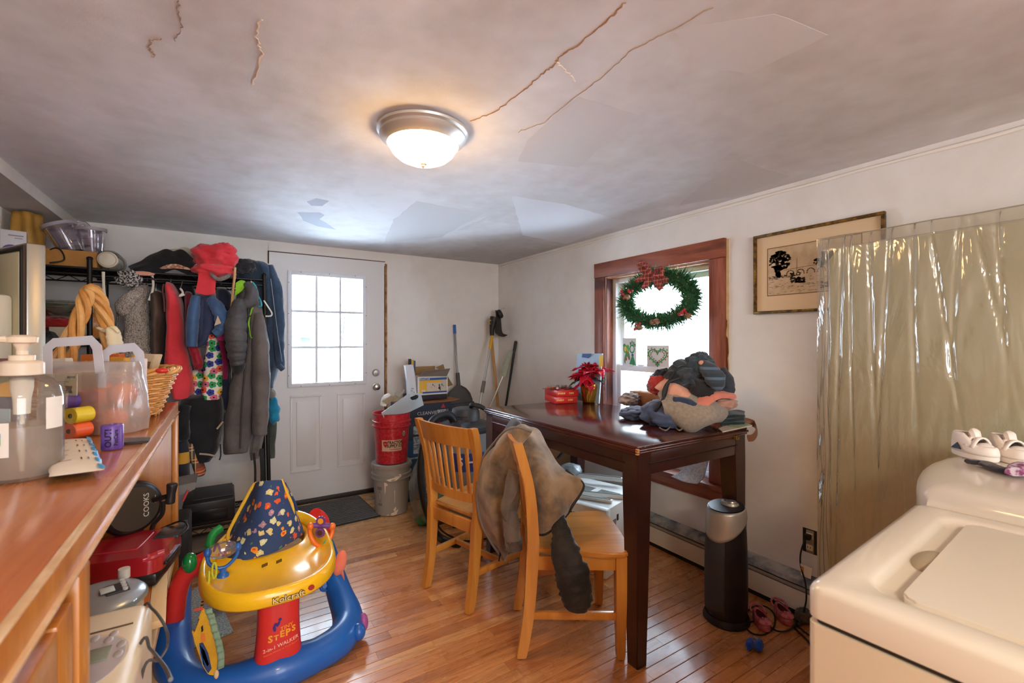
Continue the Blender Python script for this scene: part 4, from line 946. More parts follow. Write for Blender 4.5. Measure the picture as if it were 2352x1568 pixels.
m = MB(); sheet(m, [[q(1594, 926, 2.16), q(1612, 912, 2.17), q(1640, 899, 2.18), q(1675, 900, 2.2)], [q(1602, 934, 2.13), q(1625, 918, 2.14), q(1652, 906, 2.15), q(1688, 908, 2.17)], [q(1615, 944, 2.12), q(1632, 928, 2.13), q(1655, 914, 2.15), q(1689, 915, 2.17)]], 16, 24, .003, 14, 2)
tag(m.build('coral_trousers', M_coral, thick=.014, ang=180), 'coral pink trouser leg with stitched hem jutting from the right of the heap', 'garment', 'laundry heap on the table')
lump('peach_trousers', 'dusty peach garment under the coral hem on the right of the heap', tuple(q(1655, 925, 2.24)), (.075, .07, .03), fab('dusty_peach', '#c79780', '#a97f6c', 240, .3), .3, 7, .2, 5)
m = MB(); m.tube([q(1548, 920, 2.2), q(1575, 922, 2.17), q(1600, 935, 2.15), q(1620, 940, 2.18)], [.026, .024, .03, .025], 16, sm=6, wr=.2, flat=.8); tag(m.build('jeans', M_den, ang=180), 'dark denim trouser leg poking from the middle of the heap', 'garment', 'laundry heap on the table')
lump('black_leggings', 'black jersey trousers folded over the coral garment on the heap', tuple(q(1615, 895, 2.26)), (.10, .09, .075), M_blkc, .4, 8, .25, 5, ridge=.15)
lump('charcoal_tee', 'charcoal jersey spread across the upper left of the heap', tuple(q(1575, 862, 2.30)), (.10, .085, .055), M_char, .2, 9, .26, 5, ridge=.1, tilt=-.2)
lump('teal_sock', 'dark slate balled socks peaking on top of the heap', tuple(q(1608, 843, 2.28)), (.07, .062, .065), fab('slate_knit', '#3b4a55', '#2a353e', 240, .4), .2, 11, .26, 5, cat='sock', ridge=.08)
lump('teal_sock', 'dark slate hood-shaped knit tip at the very top of the heap', tuple(q(1610, 822, 2.29)), (.038, .035, .032), fab('slate_knit', '#3b4a55', '#2a353e', 240, .4), .2, 12, .22, 5, cat='sock')
def stripes(name, cols, axis, freq, dist=.0):
    m, nt, b = newmat(name); v = coords(nt); sx = nd(nt, 'ShaderNodeSeparateXYZ'); nt.links.new(v, sx.inputs[0])
    f = mth(nt, 'FRACT', mth(nt, 'ADD', mth(nt, 'MULTIPLY', sx.outputs[axis], freq), mth(nt, 'MULTIPLY', ntex(nt, v, 6.0), dist)))
    nt.links.new(ramp(nt, f, cols, 'CONSTANT'), b.inputs['Base Color']); b.inputs['Roughness'].default_value = .9; b.inputs['Sheen Weight'].default_value = .2
    bump(nt, b, ntex(nt, v, 260.0, 2.0), .3, .003); return m
m = MB(); m.tube([q(1612, 835, 2.24), q(1630, 850, 2.19), q(1645, 872, 2.16), q(1652, 890, 2.17)], [.03, .046, .052, .028], 24, sm=7, wr=.16, flat=.8); tag(m.build('striped_sock', stripes('slate_stripes', [(0, '#33404a'), (.35, '#52677a'), (.62, '#2c3740')], 2, 22, .25), ang=180), 'slate and blue striped knit sock on the front of the heap', 'sock', 'laundry heap on the table')
m = MB(); m.tube([q(1655, 850, 2.25), q(1668, 872, 2.22), q(1672, 896, 2.2), q(1650, 903, 2.2)], [.025, .034, .03, .02], 16, sm=6, wr=.2); tag(m.build('dark_sock', M_char, ang=180), 'dark navy sock curled at the right shoulder of the heap', 'sock', 'laundry heap on the table')
m = MB(); sheet(m, [[q(1545, 835, 2.27), q(1565, 824, 2.3), q(1590, 832, 2.32)], [q(1555, 842, 2.25), q(1570, 838, 2.25), q(1588, 850, 2.26)]], 12, 12, .006, 18, 3); tag(m.build('flipped_sock', M_char, thick=.012, ang=180), 'slate sock flap sticking out on the upper left of the heap', 'sock', 'laundry heap on the table')
m = MB(); m.ball(q(1611, 833, 2.205), (.016, .012, .012), 14, 8); solo('peach_cloth', 'small peach bit showing through the dark socks at the top', 'garment', m, M_peach, 'laundry heap on the table')
lump('red_pyjamas', 'red garment sleeve on the window side of the heap', tuple(q(1512, 885, 2.36)), (.03, .05, .05), fab('red_cotton', '#b8403c', '#93302f', 240, .3), .2, 13, .25, 5)
lump('navy_pyjamas', 'navy garment hem beside the red sleeve on the heap', tuple(q(1528, 862, 2.38)), (.04, .05, .035), fab('navy_cotton', '#2a3042', '#1f2433', 240, .3), .2, 14, .25, 5)
for k in range(3):
    m = MB(); sheet(m, [[q(1655, 948+9*k, 2.33), q(1690, 944+9*k, 2.33), q(1712, 948+8*k, 2.32)], [q(1655, 958+8*k, 2.25), q(1688, 957+8*k, 2.25), q(1710, 956+8*k, 2.26)]], 10, 12, .006, 14, k); tag(m.build('folded_knit', M_grn, thick=.014, ang=180), ('upper', 'middle', 'lowest')[k]+' dark green folded knit at the right foot of the heap', 'garment', 'laundry heap on the table')
m = MB(); m.tube([q(1552, 852, 2.24), q(1535, 880, 2.22), q(1528, 905, 2.21), q(1515, 932, 2.21), q(1505, 945, 2.22)], .005, 6, sm=6, flat=2); m.tube([q(1560, 868, 2.22), q(1535, 878, 2.215), q(1524, 900, 2.21), q(1526, 922, 2.205)], .004, 6, sm=6, flat=2); solo('black_tie_strap', 'thin black strap trailing down the left of the heap', 'strap', m, M_drk)
m = MB(); A = [T(1650, 985, tz+.004), T(1700, 968, tz+.004), T(1728, 978, tz+.004), T(1660, 993, tz+.004)]; m.slab(A, (0, 0, .004)); solo('envelope', 'pale envelope under the heap at the table corner', 'envelope', m, mat('envelope', '#cfc3b2', .8), smooth=False)
m = MB(); A = [T(1672, 978, tz+.010), T(1700, 966, tz+.010), T(1722, 976, tz+.010), T(1700, 982, tz+.010)]; m.slab(A, (0, 0, .002)); solo('green_card', 'green greeting card on top of the pale envelope', 'card', m, mat('green_card', '#9aa982', .8), smooth=False)
m = MB(); m.tube([T(1690, 968, tz+.012), T(1712, 966, tz+.014), T(1732, 974, tz-.0), T(1738, 990, tz-.02), T(1730, 1004, tz-.035), T(1718, 1006, tz-.03)], .004, 8, sm=7, flat=4.0, up=(.2, .3, 1)); bl = solo('leather_belt', 'brown studded leather belt end curling over the right table corner', 'belt', m, mat('tan_leather', '#7a4a2a', .5, bmp=(80, .1)))

# ------------------------------------------------------------------ poinsettia, sweets, cards
pz = TZ; pp = T(1357, 926, pz); po = thing('poinsettia', 'red poinsettia in gold foil-wrapped pot on the dark table', 'plant', (pp.x+.02, pp.y+.03, pz))
m = MB(); n = 64
def foil(u, v):
    a = 2*pi*u; z = .125*v; r = .048+.018*v+.010*max(0, v-.8)*5*(.5+.5*sin(a*9))+.0018*sin(a*21+3*sin(v*6)); return V((r*cos(a), r*sin(a), z+.010*max(0, v-.8)*5*sin(a*6)))
m.grid(foil, n, 14, cu=True); m.build('foil_pot', mat('gold_foil', '#c9a24a', .28, 1.0, bmp=(70, .4, .004)), po, thick=.001, ang=60)
m = MB(); m.lathe([(.0, .0), (.045, 0), (.06, .105), (0, .108)], n=24); m.build('soil', mat('soil', '#3a2a1e', .9), po)
M_br = mat('red_bract', '#d81434', .5, var=(30, '#a00d28', .15), sss=.0); M_lf = mat('poinsettia_leaf', '#2b4a2c', .5, var=(20, '#213a24', .15))
def leaf(name, base, yaw, pitch, L, W, mt, droop=.35):
    m = MB(); b0 = V(base); rot = Matrix.Rotation(yaw, 3, 'Z') @ Matrix.Rotation(-pitch, 3, 'Y')
    def f(u, v):
        w = W*sin(pi*min(1, u*.93+.07)**.85)*(1-.15*sin(u*9)); s_ = v*2-1
        return b0+rot @ V((L*u, s_*w*.5, -droop*L*u*u+.12*W*abs(s_)*1.0+.004*sin(u*14+s_*3)))
    m.grid(f, 11, 5); m.build(name, mt, po, thick=.0008, ang=180)
rp = random.Random(3)
tips = [(-.035, -.04, .205), (.03, -.035, .24), (0, .03, .235), (.05, .03, .20), (-.055, .01, .19)]
for bi, (x, y, z) in enumerate(tips):
    m = MB(); m.tube([(x*.3, y*.3, .10), (x*.8, y*.8, z-.05), (x, y, z)], .004, 6, sm=3); m.build('stem', M_lf, po)
    for k in range(8):
        leaf('bract', (x, y, z), 2*pi*k/8+rp.uniform(-.3, .3)+bi, radians(rp.uniform(-25, 35)), rp.uniform(.09, .145), rp.uniform(.046, .064), M_br, rp.uniform(.2, .6))
    for k in range(4): leaf('bract', (x, y, z+.006), 2*pi*k/4+rp.uniform(-.4, .4), radians(rp.uniform(35, 60)), rp.uniform(.035, .06), .024, M_br, .1)
    for k in range(2): leaf('leaf', (x, y, z-.03), rp.uniform(0, 6.28), radians(rp.uniform(-35, 0)), rp.uniform(.07, .10), .04, M_lf, .4)
pd_ = -ray(1347, 880); ya = atan2(pd_.y, pd_.x)
leaf('bract', (.035*cos(ya), .035*sin(ya), .15), ya+.1, radians(-35), .085, .06, M_br, .5); leaf('bract', (-.02, -.01, .19), ya-1.25, radians(5), .15, .05, M_br, .2); leaf('bract', (-.02, .0, .15), ya-1.1, radians(-15), .13, .055, M_br, .3)
M_cand = mat('candy_red', '#cf2b26', .3); M_gold = mat('print_gold', '#e6b96a', .5)
bx_c = T(1290, 925, pz); brz = atan2(-.30, .95)+.62
for k in range(2):
    t = thing('chocolate_box', ('lower', 'upper')[k]+' flat red chocolate box with gold lettering beside the poinsettia', 'box', (bx_c.x+.04+.004*k, bx_c.y+.06, pz+.0455*k), radians(-16+3*k))
    m = MB(); m.box((0, 0, .0225), (.165, .20, .044), bev=.002); m.build('carton', M_cand, t)
    m = MB(); m.box((-.01, 0, .0448), (.12, .15, .0006)); m.build('lid_print', mat('candy_dark', '#9c1d1c', .3), t, smooth=False)
    for (x0, w) in ((-.045, .055), (.03, .036)):
        m = MB()
        for j in range(6): m.box((x0+(j-2.5)*w/6, -.1004, .0225+.001*(j % 2)), (w/6*.7, .0008, .011 if j % 3 else .014), bev=.0)
        m.build('print', M_gold, t, smooth=False)
    m = MB(); m.box((.0829, .0, .0225), (.0006, .06, .022)); m.build('side_print', mat('candy_pale', '#d98578', .5), t, smooth=False)
t = thing('sweet_packet', 'flat red cello sweet packet with coloured sweets on the chocolate boxes', 'packet', (bx_c.x+.03, bx_c.y+.055, pz+.0915), .2)
m = MB(); m.box((0, 0, .003), (.20, .15, .006), bev=.002); m.build('tray', mat('packet_red', '#8d2326', .3), t)
for k in range(16):
    m = MB(); m.ball((rp.uniform(-.08, .08), rp.uniform(-.06, .06), .012), (.011, .009, .008), 10, 6); m.build('sweet', mat('sweet%d' % (k % 5), ('#d8703a', '#ded8d0', '#3f6d8a', '#b3222a', '#6f9a6a')[k % 5], .3), t)
m = MB(); m.grid(lambda u, v: V(((u-.5)*.19, (v-.5)*.14, .020+.006*noise.noise(V((u*6, v*6, 2))))), 16, 16); m.build('cello', glassy('cello', '#ffffff', .2, .08), t, ang=180)
cd = thing('picture_book', 'bright blue childrens book with rainbow cover behind the poinsettia', 'book', (2.14, 2.45, pz), 0)
def bp(px, py, X=2.16): return onX(px, py, X)
m = MB(); A = [bp(1326, 812), bp(1383, 812), bp(1383, 925), bp(1326, 925)]; 
m.slab([(A[0].x, A[0].y, A[0].z), (A[1].x, A[1].y, A[1].z), (A[1].x-.03, A[1].y, pz+.002), (A[0].x-.03, A[0].y, pz+.002)], (.008, 0, .001)); m.build('cover', mat('book_blue', '#9cbad6', .5), cd, **_F)
for k, (col, r) in enumerate((('#c9584e', .105), ('#e09a4a', .093), ('#8fb48c', .081), ('#c9a9c4', .069))):
    m = MB(); c = bp(1356, 862); Xk = 2.156-.001*k-.008
    vs0 = [m.v((Xk, c.y+r*cos(pi*i/12), c.z+r*.75*sin(pi*i/12)-.01)) for i in range(13)]; m.face(vs0); m.build('rainbow', mat('rb%d' % k, col, .6), cd, **_F)
m = MB(); m.slab([bp(1376, 820, 2.145), bp(1384, 814, 2.145), bp(1384, 840, 2.145), bp(1376, 846, 2.145)], (.002, 0, 0)); m.build('yellow_corner', mat('yel_print', '#e0c24a', .6), cd, **_F)
m = MB(); m.slab([bp(1338, 812, 2.148), bp(1358, 812, 2.148), bp(1350, 822, 2.148), bp(1336, 820, 2.148)], (.002, 0, 0)); m.build('blue_corner', mat('blue_print', '#3d5f9c', .6), cd, **_F)

# ------------------------------------------------------------------ wreath, small painted canvases, things at the window
W0 = onX(1508, 690, 2.36); WL = onX(1418, 690, 2.36); WR_ = onX(1600, 690, 2.36); wa = abs(WL.y-WR_.y)/2-.055; wt = onX(1508, 622, 2.36).z; wbz = onX(1508, 755, 2.36).z; wbb = (wt-wbz)/2-.045
WZ = (wt+wbz)/2
wr = thing('wreath', 'green tinsel wreath with tartan bow and red berries hung in the window', 'wreath', (2.36, W0.y, WZ))
def wp(a, r=0, p=0):   # point around the ring, r outward/p around the tube
    return V((2.36+sin(p)*r*.7, W0.y+cos(a)*(wa+cos(p)*r), WZ+sin(a)*(wbb+cos(p)*r)))
m = MB(); m.tube([wp(2*pi*i/40) for i in range(40)], .034, 8, closed=True); m.build('ring', mat('wreath_core', '#264d2e', .9), wr, **_W)
rn = random.Random(8)
for nm, col, N, mt in (('needles', '#2f6b3d', 6500, mat('tinsel_green', '#3a7a48', .6, var=(40, '#1f5430', .2))), ('needle_tips', '#7fa86a', 900, mat('tinsel_light', '#86a96a', .6))):
    m = MB()
    for _ in range(N):
        a = rn.uniform(0, 2*pi); p = rn.uniform(0, 2*pi); b = wp(a, .016, p); o = wp(a, .086*rn.uniform(.45, 1.05)*(1.15 if abs(a-5.9) < .5 else 1), p+rn.uniform(-.5, .5)); o += V((0, -sin(a)*rn.uniform(-.03, .03), cos(a)*rn.uniform(-.03, .03)))
        b = b.lerp(o, .35 if nm == 'needles' else .8); w = V((rn.uniform(-1, 1), rn.uniform(-1, 1), rn.uniform(-1, 1)))*.0042
        m.face([m.v(b-w), m.v(b+w), m.v(o)])
    m.build(nm, mt, wr, **_F, kind='stuff')
M_ber = mat('red_berry', '#b8262c', .35); M_cone = mat('pine_cone', '#9a7352', .7, var=(60, '#5f432e', .15))
for px, py in ((1429, 673), (1447, 667), (1464, 745), (1459, 752), (1562, 722), (1568, 716), (1433, 680)):
    P = onX(px, py, 2.30)
    for _ in range(5):
        m = MB(); m.ball(P+V((rn.uniform(-.008, .008), rn.uniform(-.018, .018), rn.uniform(-.018, .018))), .008, 10, 7); m.build('berry', M_ber, wr, **_W)
for px, py in ((1440, 682), (1468, 752), (1508, 738), (1580, 725), (1500, 740)):
    P = onX(px, py, 2.305); m = MB(); m.ball(P, (.020, .022, .018), 14, 10, None, lambda p, d: p*(1+.18*sin(d.z*16)*sin(4*atan2(d.y, d.x)))); m.build('pine_cone', M_cone, wr, **_W)
M_plaidr = None
def plaid(name, base, c1, c2, c3, freq, ax=(0, 2), rough=.9):
    m, nt, b = newmat(name); v = coords(nt); sx = nd(nt, 'ShaderNodeSeparateXYZ'); nt.links.new(v, sx.inputs[0])
    col = base
    def st(sock, f, off, lo): return mth(nt, 'LESS_THAN', mth(nt, 'FRACT', mth(nt, 'ADD', mth(nt, 'MULTIPLY', sock, f), off)), lo)
    col = mix(nt, mth(nt, 'MULTIPLY', st(sx.outputs[ax[0]], freq, 0, .42), .75), base, c1)
    col = mix(nt, mth(nt, 'MULTIPLY', st(sx.outputs[ax[1]], freq, .3, .42), .65), col, c1)
    for a in ax:
        col = mix(nt, mth(nt, 'MULTIPLY', st(sx.outputs[a], freq, .62, .06), .85), col, c2); col = mix(nt, mth(nt, 'MULTIPLY', st(sx.outputs[a], freq, .85, .06), .7), col, c3)
    nt.links.new(col, b.inputs['Base Color']); b.inputs['Roughness'].default_value = rough; bump(nt, b, ntex(nt, v, 250.0, 2.0), .25, .003); return m
M_bow = plaid('bow_tartan', '#a8323a', '#6a2028', '#d0b878', '#2d4634', 40, (1, 2))
BC = onX(1497, 628, 2.285); bowp = thing('x', None, None) if False else None
def ribbon(name, px, w, X=2.285):
    pts = [onX(x, y, X-.012*k) for k, (x, y) in enumerate(px)]; m = MB()
    def f(u, v):
        p = crom(pts, u); t = (crom(pts, min(1, u+.02))-crom(pts, max(0, u-.02))).normalized(); n = V((0, t.z, -t.y)); return p+n*(v-.5)*w*(.45+.75*sin(pi*min(u*.9+.08, 1)))+V((-.012*sin(pi*v), 0, 0))
    m.grid(f, 16, 5); m.build(name, M_bow, wr, **_W, thick=.001, ang=180)
ribbon('bow_loop', [(1497, 628), (1478, 622), (1468, 606), (1482, 608), (1497, 626)], .036); ribbon('bow_loop', [(1497, 628), (1515, 618), (1522, 622), (1515, 634), (1498, 629)], .034)
ribbon('bow_tail', [(1496, 629), (1482, 637), (1460, 645)], .040); ribbon('bow_tail', [(1496, 629), (1487, 648), (1476, 662)], .044); ribbon('bow_tail', [(1498, 629), (1512, 650), (1520, 666)], .050); ribbon('bow_tail', [(1498, 629), (1520, 640), (1536, 645)], .040)
m = MB(); m.ball(BC, (.012, .016, .014), 12, 8); m.build('knot', M_bow, wr, **_W)
m = MB(); h = onX(1503, 612, 2.37); m.tube([(2.372, h.y, WZ+wbb), (2.376, h.y, 1.80), (2.383, h.y, 1.815)], .0015, 6); m.build('hanging_wire', mat('wire', '#8fae9a', .3, .8), wr, **_W)

M_canv = mat('canvas', '#d8d4d2', .85, bmp=(500, .1))
def canvas(px, name, label, X=2.468):
    a, b, c, d = [onX(x, y, X) for x, y in px]; t = thing(name, label, 'painting', (X, (a.y+b.y)/2, 1.153)); zb = 1.1525
    y0, y1, z1 = max(a.y, d.y), min(b.y, c.y), (a.z+b.z)/2
    m = MB(); m.box((X+.006, (y0+y1)/2, (zb+z1)/2), (.012, y0-y1, z1-zb), bev=.001); m.build('canvas', M_canv, t, **_W)
    return t, (lambda u, v, o=0: V((X-.0008-o, y0+(y1-y0)*u, zb+(z1-zb)*v)))
def dab(t, f, u, v, ru, rv, col, name='paint', o=0.0, n=10, ang=0.0):
    m = MB(); A = []
    for i in range(n):
        a = 2*pi*i/n; x = cos(a)*ru; y = sin(a)*rv; A.append(m.v(f(u+x*cos(ang)-y*sin(ang), v+x*sin(ang)+y*cos(ang), o)))
    m.face(A); m.build(name, mat('paint_'+col[1:], col, .6), t, **_F)
t, f = canvas([(1430, 776), (1461, 776), (1461, 833), (1430, 831)], 'painted_canvas', 'small canvas with green handprint angel and wreath on the window rail')
for u, v, ru, rv, c, a in [(.15, .72, .10, .07, '#2f7a3c', 0), (.22, .60, .16, .16, '#3f9a4a', .4), (.22, .60, .10, .10, '#d8b45a', .4), (.42, .62, .10, .14, '#58a04a', .2), (.34, .55, .09, .10, '#e0a860', 0), (.25, .30, .08, .22, '#3c8a44', -.5), (.45, .36, .09, .20, '#3c8a44', .5), (.35, .42, .06, .12, '#c9603a', 0), (.72, .60, .20, .17, '#2f8a46', 0), (.72, .60, .13, .11, '#d5cfd0', 0), (.68, .60, .09, .07, '#c24a5c', 0), (.78, .66, .06, .04, '#d88a94', 0), (.60, .80, .05, .06, '#1f6a38', 0), (.72, .84, .04, .07, '#1f6a38', 0), (.84, .80, .04, .07, '#1f6a38', 0), (.92, .74, .04, .06, '#1f6a38', 0), (.75, .38, .09, .05, '#2f4f8a', 0), (.30, .22, .06, .06, '#b93a32', 0), (.50, .25, .05, .06, '#b93a32', 0), (.18, .14, .05, .09, '#3c8a44', .3)]:
    dab(t, f, u, v, ru, rv, c, o=.0004*R.random(), ang=a)
m = MB(); m.face([m.v(f(u, v, .002)) for u, v in ((.52, .02), (.98, .02), (.90, .20), (.80, .36), (.72, .36), (.60, .18))]); m.build('paint', mat('paint_2a8a4f', '#2a8a4f', .6), t, **_F)
t, f = canvas([(1488, 793), (1536, 793), (1534, 834), (1486, 833)], 'painted_canvas', 'small canvas painted with a green heart of fairy lights on the window rail')
m = MB(); HP = []
for i in range(48):
    a = 2*pi*i/48; x = 16*sin(a)**3; y = 13*cos(a)-5*cos(2*a)-2*cos(3*a)-cos(4*a); HP.append(f(.5+x/38, .50+y/40, .001))
m.tube(HP, .0042, 6, closed=True, flat=1); m.build('heart', mat('heart_green', '#4a9a4c', .6), t, **_W)
rh = random.Random(2)
for i in range(46):
    a = 2*pi*i/46*1.0; x = 16*sin(a)**3; y = 13*cos(a)-5*cos(2*a)-2*cos(3*a)-cos(4*a); k = 1.22 if i % 2 else .74
    dab(t, f, min(.96, max(.04, .5+x*k/38)), min(.96, max(.04, .50+y*k/40)), .026, .034, ('#a83a44', '#3d6f94', '#3a5f8a', '#b0404a')[rh.randrange(4)], o=.0006)
m = MB(); P = onX(1470, 831, 2.462); m.ball((2.47, P.y, 1.157), (.012, .035, .005), 14, 6); solo('folded_paper', 'small crumpled white paper on the window rail between the canvases', 'paper', m, mat('white_paper', '#dcdce0', .8))
c = onX(1480, 920, 2.11); bxw = thing('shipping_box', 'plain brown carton behind the heap in front of the window', 'box', (2.13, c.y-.09, TZ))
ym, yM = onX(1532, 920, 2.10).y, onX(1446, 920, 2.10).y; zt = onX(1460, 899, 2.10).z
m = MB(); m.box((2.14, (ym+yM)/2, (TZ+zt)/2), (.08, abs(yM-ym), zt-TZ), bev=.002); m.build('carton', mat('kraft', '#a87448', .8, var=(12, '#96663e', .1)), bxw, **_W)
dab(bxw, lambda u, v, o=0: V((2.0993, yM-(yM-ym)*.62-u, zt-.04+v)), 0, 0, .006, .006, '#4a3020', 'printed_mark')
m = MB(); y0 = onX(1590, 1075, 2.36).y
sheet(m, [[(2.44, y0-.08, .70), (2.44, y0, .70), (2.44, y0+.05, .70)], [(2.40, y0-.075, .60), (2.395, y0, .60), (2.40, y0+.06, .60)], [(2.37, y0-.07, .525), (2.355, y0+.01, .52), (2.36, y0+.09, .525)], [(2.335, y0-.05, .49), (2.325, y0+.03, .485), (2.33, y0+.13, .492)]], 14, 14, .004, 10, 1)
solo('paper_sheet', 'printed white paper drooping over the window stool under the table', 'paper', m, mat('printed_sheet', '#c9d0dc', .8, var=(120, '#a9b2c2', .06)), thick=.001, ang=180)

# ------------------------------------------------------------------ right-hand floor: outlet, cords, clogs, scrunchie
ot = thing('wall_outlet', 'uncovered double wall outlet with black plug beside the box spring', 'outlet', (2.404, 1.07, .36))
oy = onX(1858, 1240, 2.40).y
m = MB(); m.box((2.4085, oy, .355), (.004, .062, .115)); m.build('box_opening', mat('outlet_hole', '#2a241f', .9), ot, **_F)
m = MB(); m.box((2.404, oy-.004, .355), (.010, .034, .108), bev=.002); m.build('strap', mat('outlet_steel', '#a89f90', .4, .5), ot, **_W)
for z in (.328, .384):
    m = MB(); m.box((2.398, oy-.004, z), (.012, .030, .028), bev=.004); f_ = m.build('receptacle', mat('outlet_ivory', '#d9cdb4', .4), ot, **_W)
    for y in (-.006, .006):
        m = MB(); m.box((2.3918, oy-.004+y, z+.002), (.001, .0025, .009)); m.build('slot', mat('outlet_hole', '#2a241f', .9), f_, **_F)
cr = thing('power_cord', 'black power cord with white tag hanging from the outlet to the floor', 'cord', (2.37, oy, .0))
m = MB(); m.box((2.378, oy-.004, .384), (.028, .026, .024), bev=.004); m.build('plug', M_drk, cr, **_W)
cx = lambda px, py, X: onX(px, py, X)
m = MB(); m.tube([(2.366, oy, .378), cx(1840, 1265, 2.35), cx(1838, 1290, 2.345), cx(1842, 1310, 2.34), cx(1850, 1340, 2.33), cx(1852, 1375, 2.31), cx(1846, 1405, 2.30), onZ(1838, 1435, .006), onZ(1825, 1440, .006), onZ(1850, 1465, .006), onZ(1862, 1480, .006)], .0038, 8, sm=8); m.build('cable', M_drk, cr, **_W)
m = MB(); A = [cx(1838, 1293, 2.34), cx(1866, 1305, 2.335), cx(1862, 1330, 2.335), cx(1840, 1320, 2.34)]; m.slab(A, (.001, 0, 0)); m.build('warning_tag', mat('cord_tag', '#e6dcc8', .6), cr, **_F)
m = MB(); A = [cx(1840, 1300, 2.338), cx(1846, 1302, 2.338), cx(1846, 1316, 2.338), cx(1840, 1314, 2.338)]; m.slab(A, (.001, 0, 0)); m.build('tag_mark', mat('tag_orange', '#c98a3a', .6), cr, **_F)
m = MB()
def loop(cx_, cy_, rx, ry, a0, a1, z=.006, n=26): return [onZ(cx_+rx*cos(a0+(a1-a0)*i/n), cy_+ry*sin(a0+(a1-a0)*i/n), z+.004*sin(i)) for i in range(n+1)]
m.tube(loop(1745, 1424, 36, 34, 3.4, 3.4+5.9)+loop(1796, 1420, 34, 30, 3.0, 3.0-4.2, .012)+[onZ(1835, 1440, .006), onZ(1858, 1458, .006)], .0036, 8); solo('coiled_cord', 'black cable coiled in two loops around the pink clogs', 'cord', m, M_drk)
M_clog = mat('pink_clog', '#c97a86', .6, var=(40, '#b04a5c', .12)); M_clin = mat('clog_inside', '#6d1f33', .8)
def clog(px, py, dirpx, name, label):
    p = onZ(px, py, 0); q_ = onZ(dirpx[0], dirpx[1], 0); rz = atan2(q_.y-p.y, q_.x-p.x); t = thing(name, label, 'shoe', (p.x, p.y, .0), rz, 'pink clogs')
    L = .145; m = MB(); n = 30
    def o(u, k): a = 2*pi*u; x = cos(a); return V((x*L/2*k, sin(a)*(.030+.007*x)*k, 0))
    RR = [[m.v(o(i/n, k)+V((0, 0, z+(0 if cos(2*pi*i/n) < .0 else dz*cos(2*pi*i/n))))) for i in range(n)] for k, z, dz in ((.92, .001, 0), (1.0, .006, 0), (1.0, .016, 0), (.97, .034, .008), (.86, .046, .004), (.66, .047, .0), (.60, .043, 0))]
    for A, B in zip(RR, RR[1:]):
        for i in range(n): m.face([A[i], A[(i+1) % n], B[(i+1) % n], B[i]])
    m.face(RR[0][::-1]); m.build('clog_shell', M_clog, t)
    m = MB(); RR = [[m.v(o(i/n, k)+V((-.008, 0, z))) for i in range(n)] for k, z in ((.72, .049), (.62, .03), (.5, .02))]
    for A, B in zip(RR, RR[1:]):
        for i in range(n): m.face([A[i], A[(i+1) % n], B[(i+1) % n], B[i]])
    m.face(RR[-1]); m.build('footbed', M_clin, t)
    m = MB(); m.ball((.046, 0, .038), (.028, .030, .014), 18, 8); m.build('toe_cap', M_clog, t)
    for k in range(5):
        m = MB(); m.ball((.04+.012*(k % 3), -.012+.012*(k//2), .0515-.004*(k % 3)), .003, 8, 5); m.build('vent_hole', M_clin, t)
    m = MB(); m.tube([(-.02, .032, .04), (-.055, .028, .05), (-.075, 0, .052), (-.055, -.028, .05), (-.02, -.032, .04)], .005, 8, sm=4); m.build('heel_strap', M_clog, t)
clog(1747, 1432, (1765, 1460), 'clog', 'pink marbled toddler clog in the left cable loop'); clog(1797, 1418, (1815, 1442), 'clog', 'pink marbled toddler clog against the heater in the right cable loop')
c = onZ(1733, 1492, 0); fb_ = thing('hair_bow', 'bright blue knitted hair bow lying on the floor in front of the clogs', 'hair bow', (c.x, c.y, 0), .4)
M_bluef = fab('blue_knit', '#1f56c4', '#163f96', 220, .6, 30.0)
m = MB(); m.ball((0, .018, .018), (.042, .016, .017), 20, 10, None, lambda p, d: p*(1+.2*noise.noise(d*3))); m.build('loop', M_bluef, fb_); m = MB(); m.ball((.012, -.016, .02), (.040, .018, .018), 20, 10, None, lambda p, d: p*(1+.2*noise.noise(d*3+V((4, 0, 0))))); m.build('loop', M_bluef, fb_)
m = MB(); m.tube([(.03, -.02, .012), (.06, -.01, .010), (.055, .012, .018)], [.012, .010, .006], 8, sm=4); m.build('grey_tail', mat('grey_tail', '#8b8d8c', .8), fb_)
c = onZ(1832, 1425, .0); m = MB(); m.ball((c.x+.02, c.y-.02, .03), (.05, .035, .03), 24, 14, None, lambda p, d: p*(1+.35*noise.noise(d*4))); solo('grey_cloth', 'crumpled dark grey cloth on the floor by the washing machine', 'cloth', m, fab('grey_rag', '#5f5752', '#3f3936', 200, .5), ang=180)
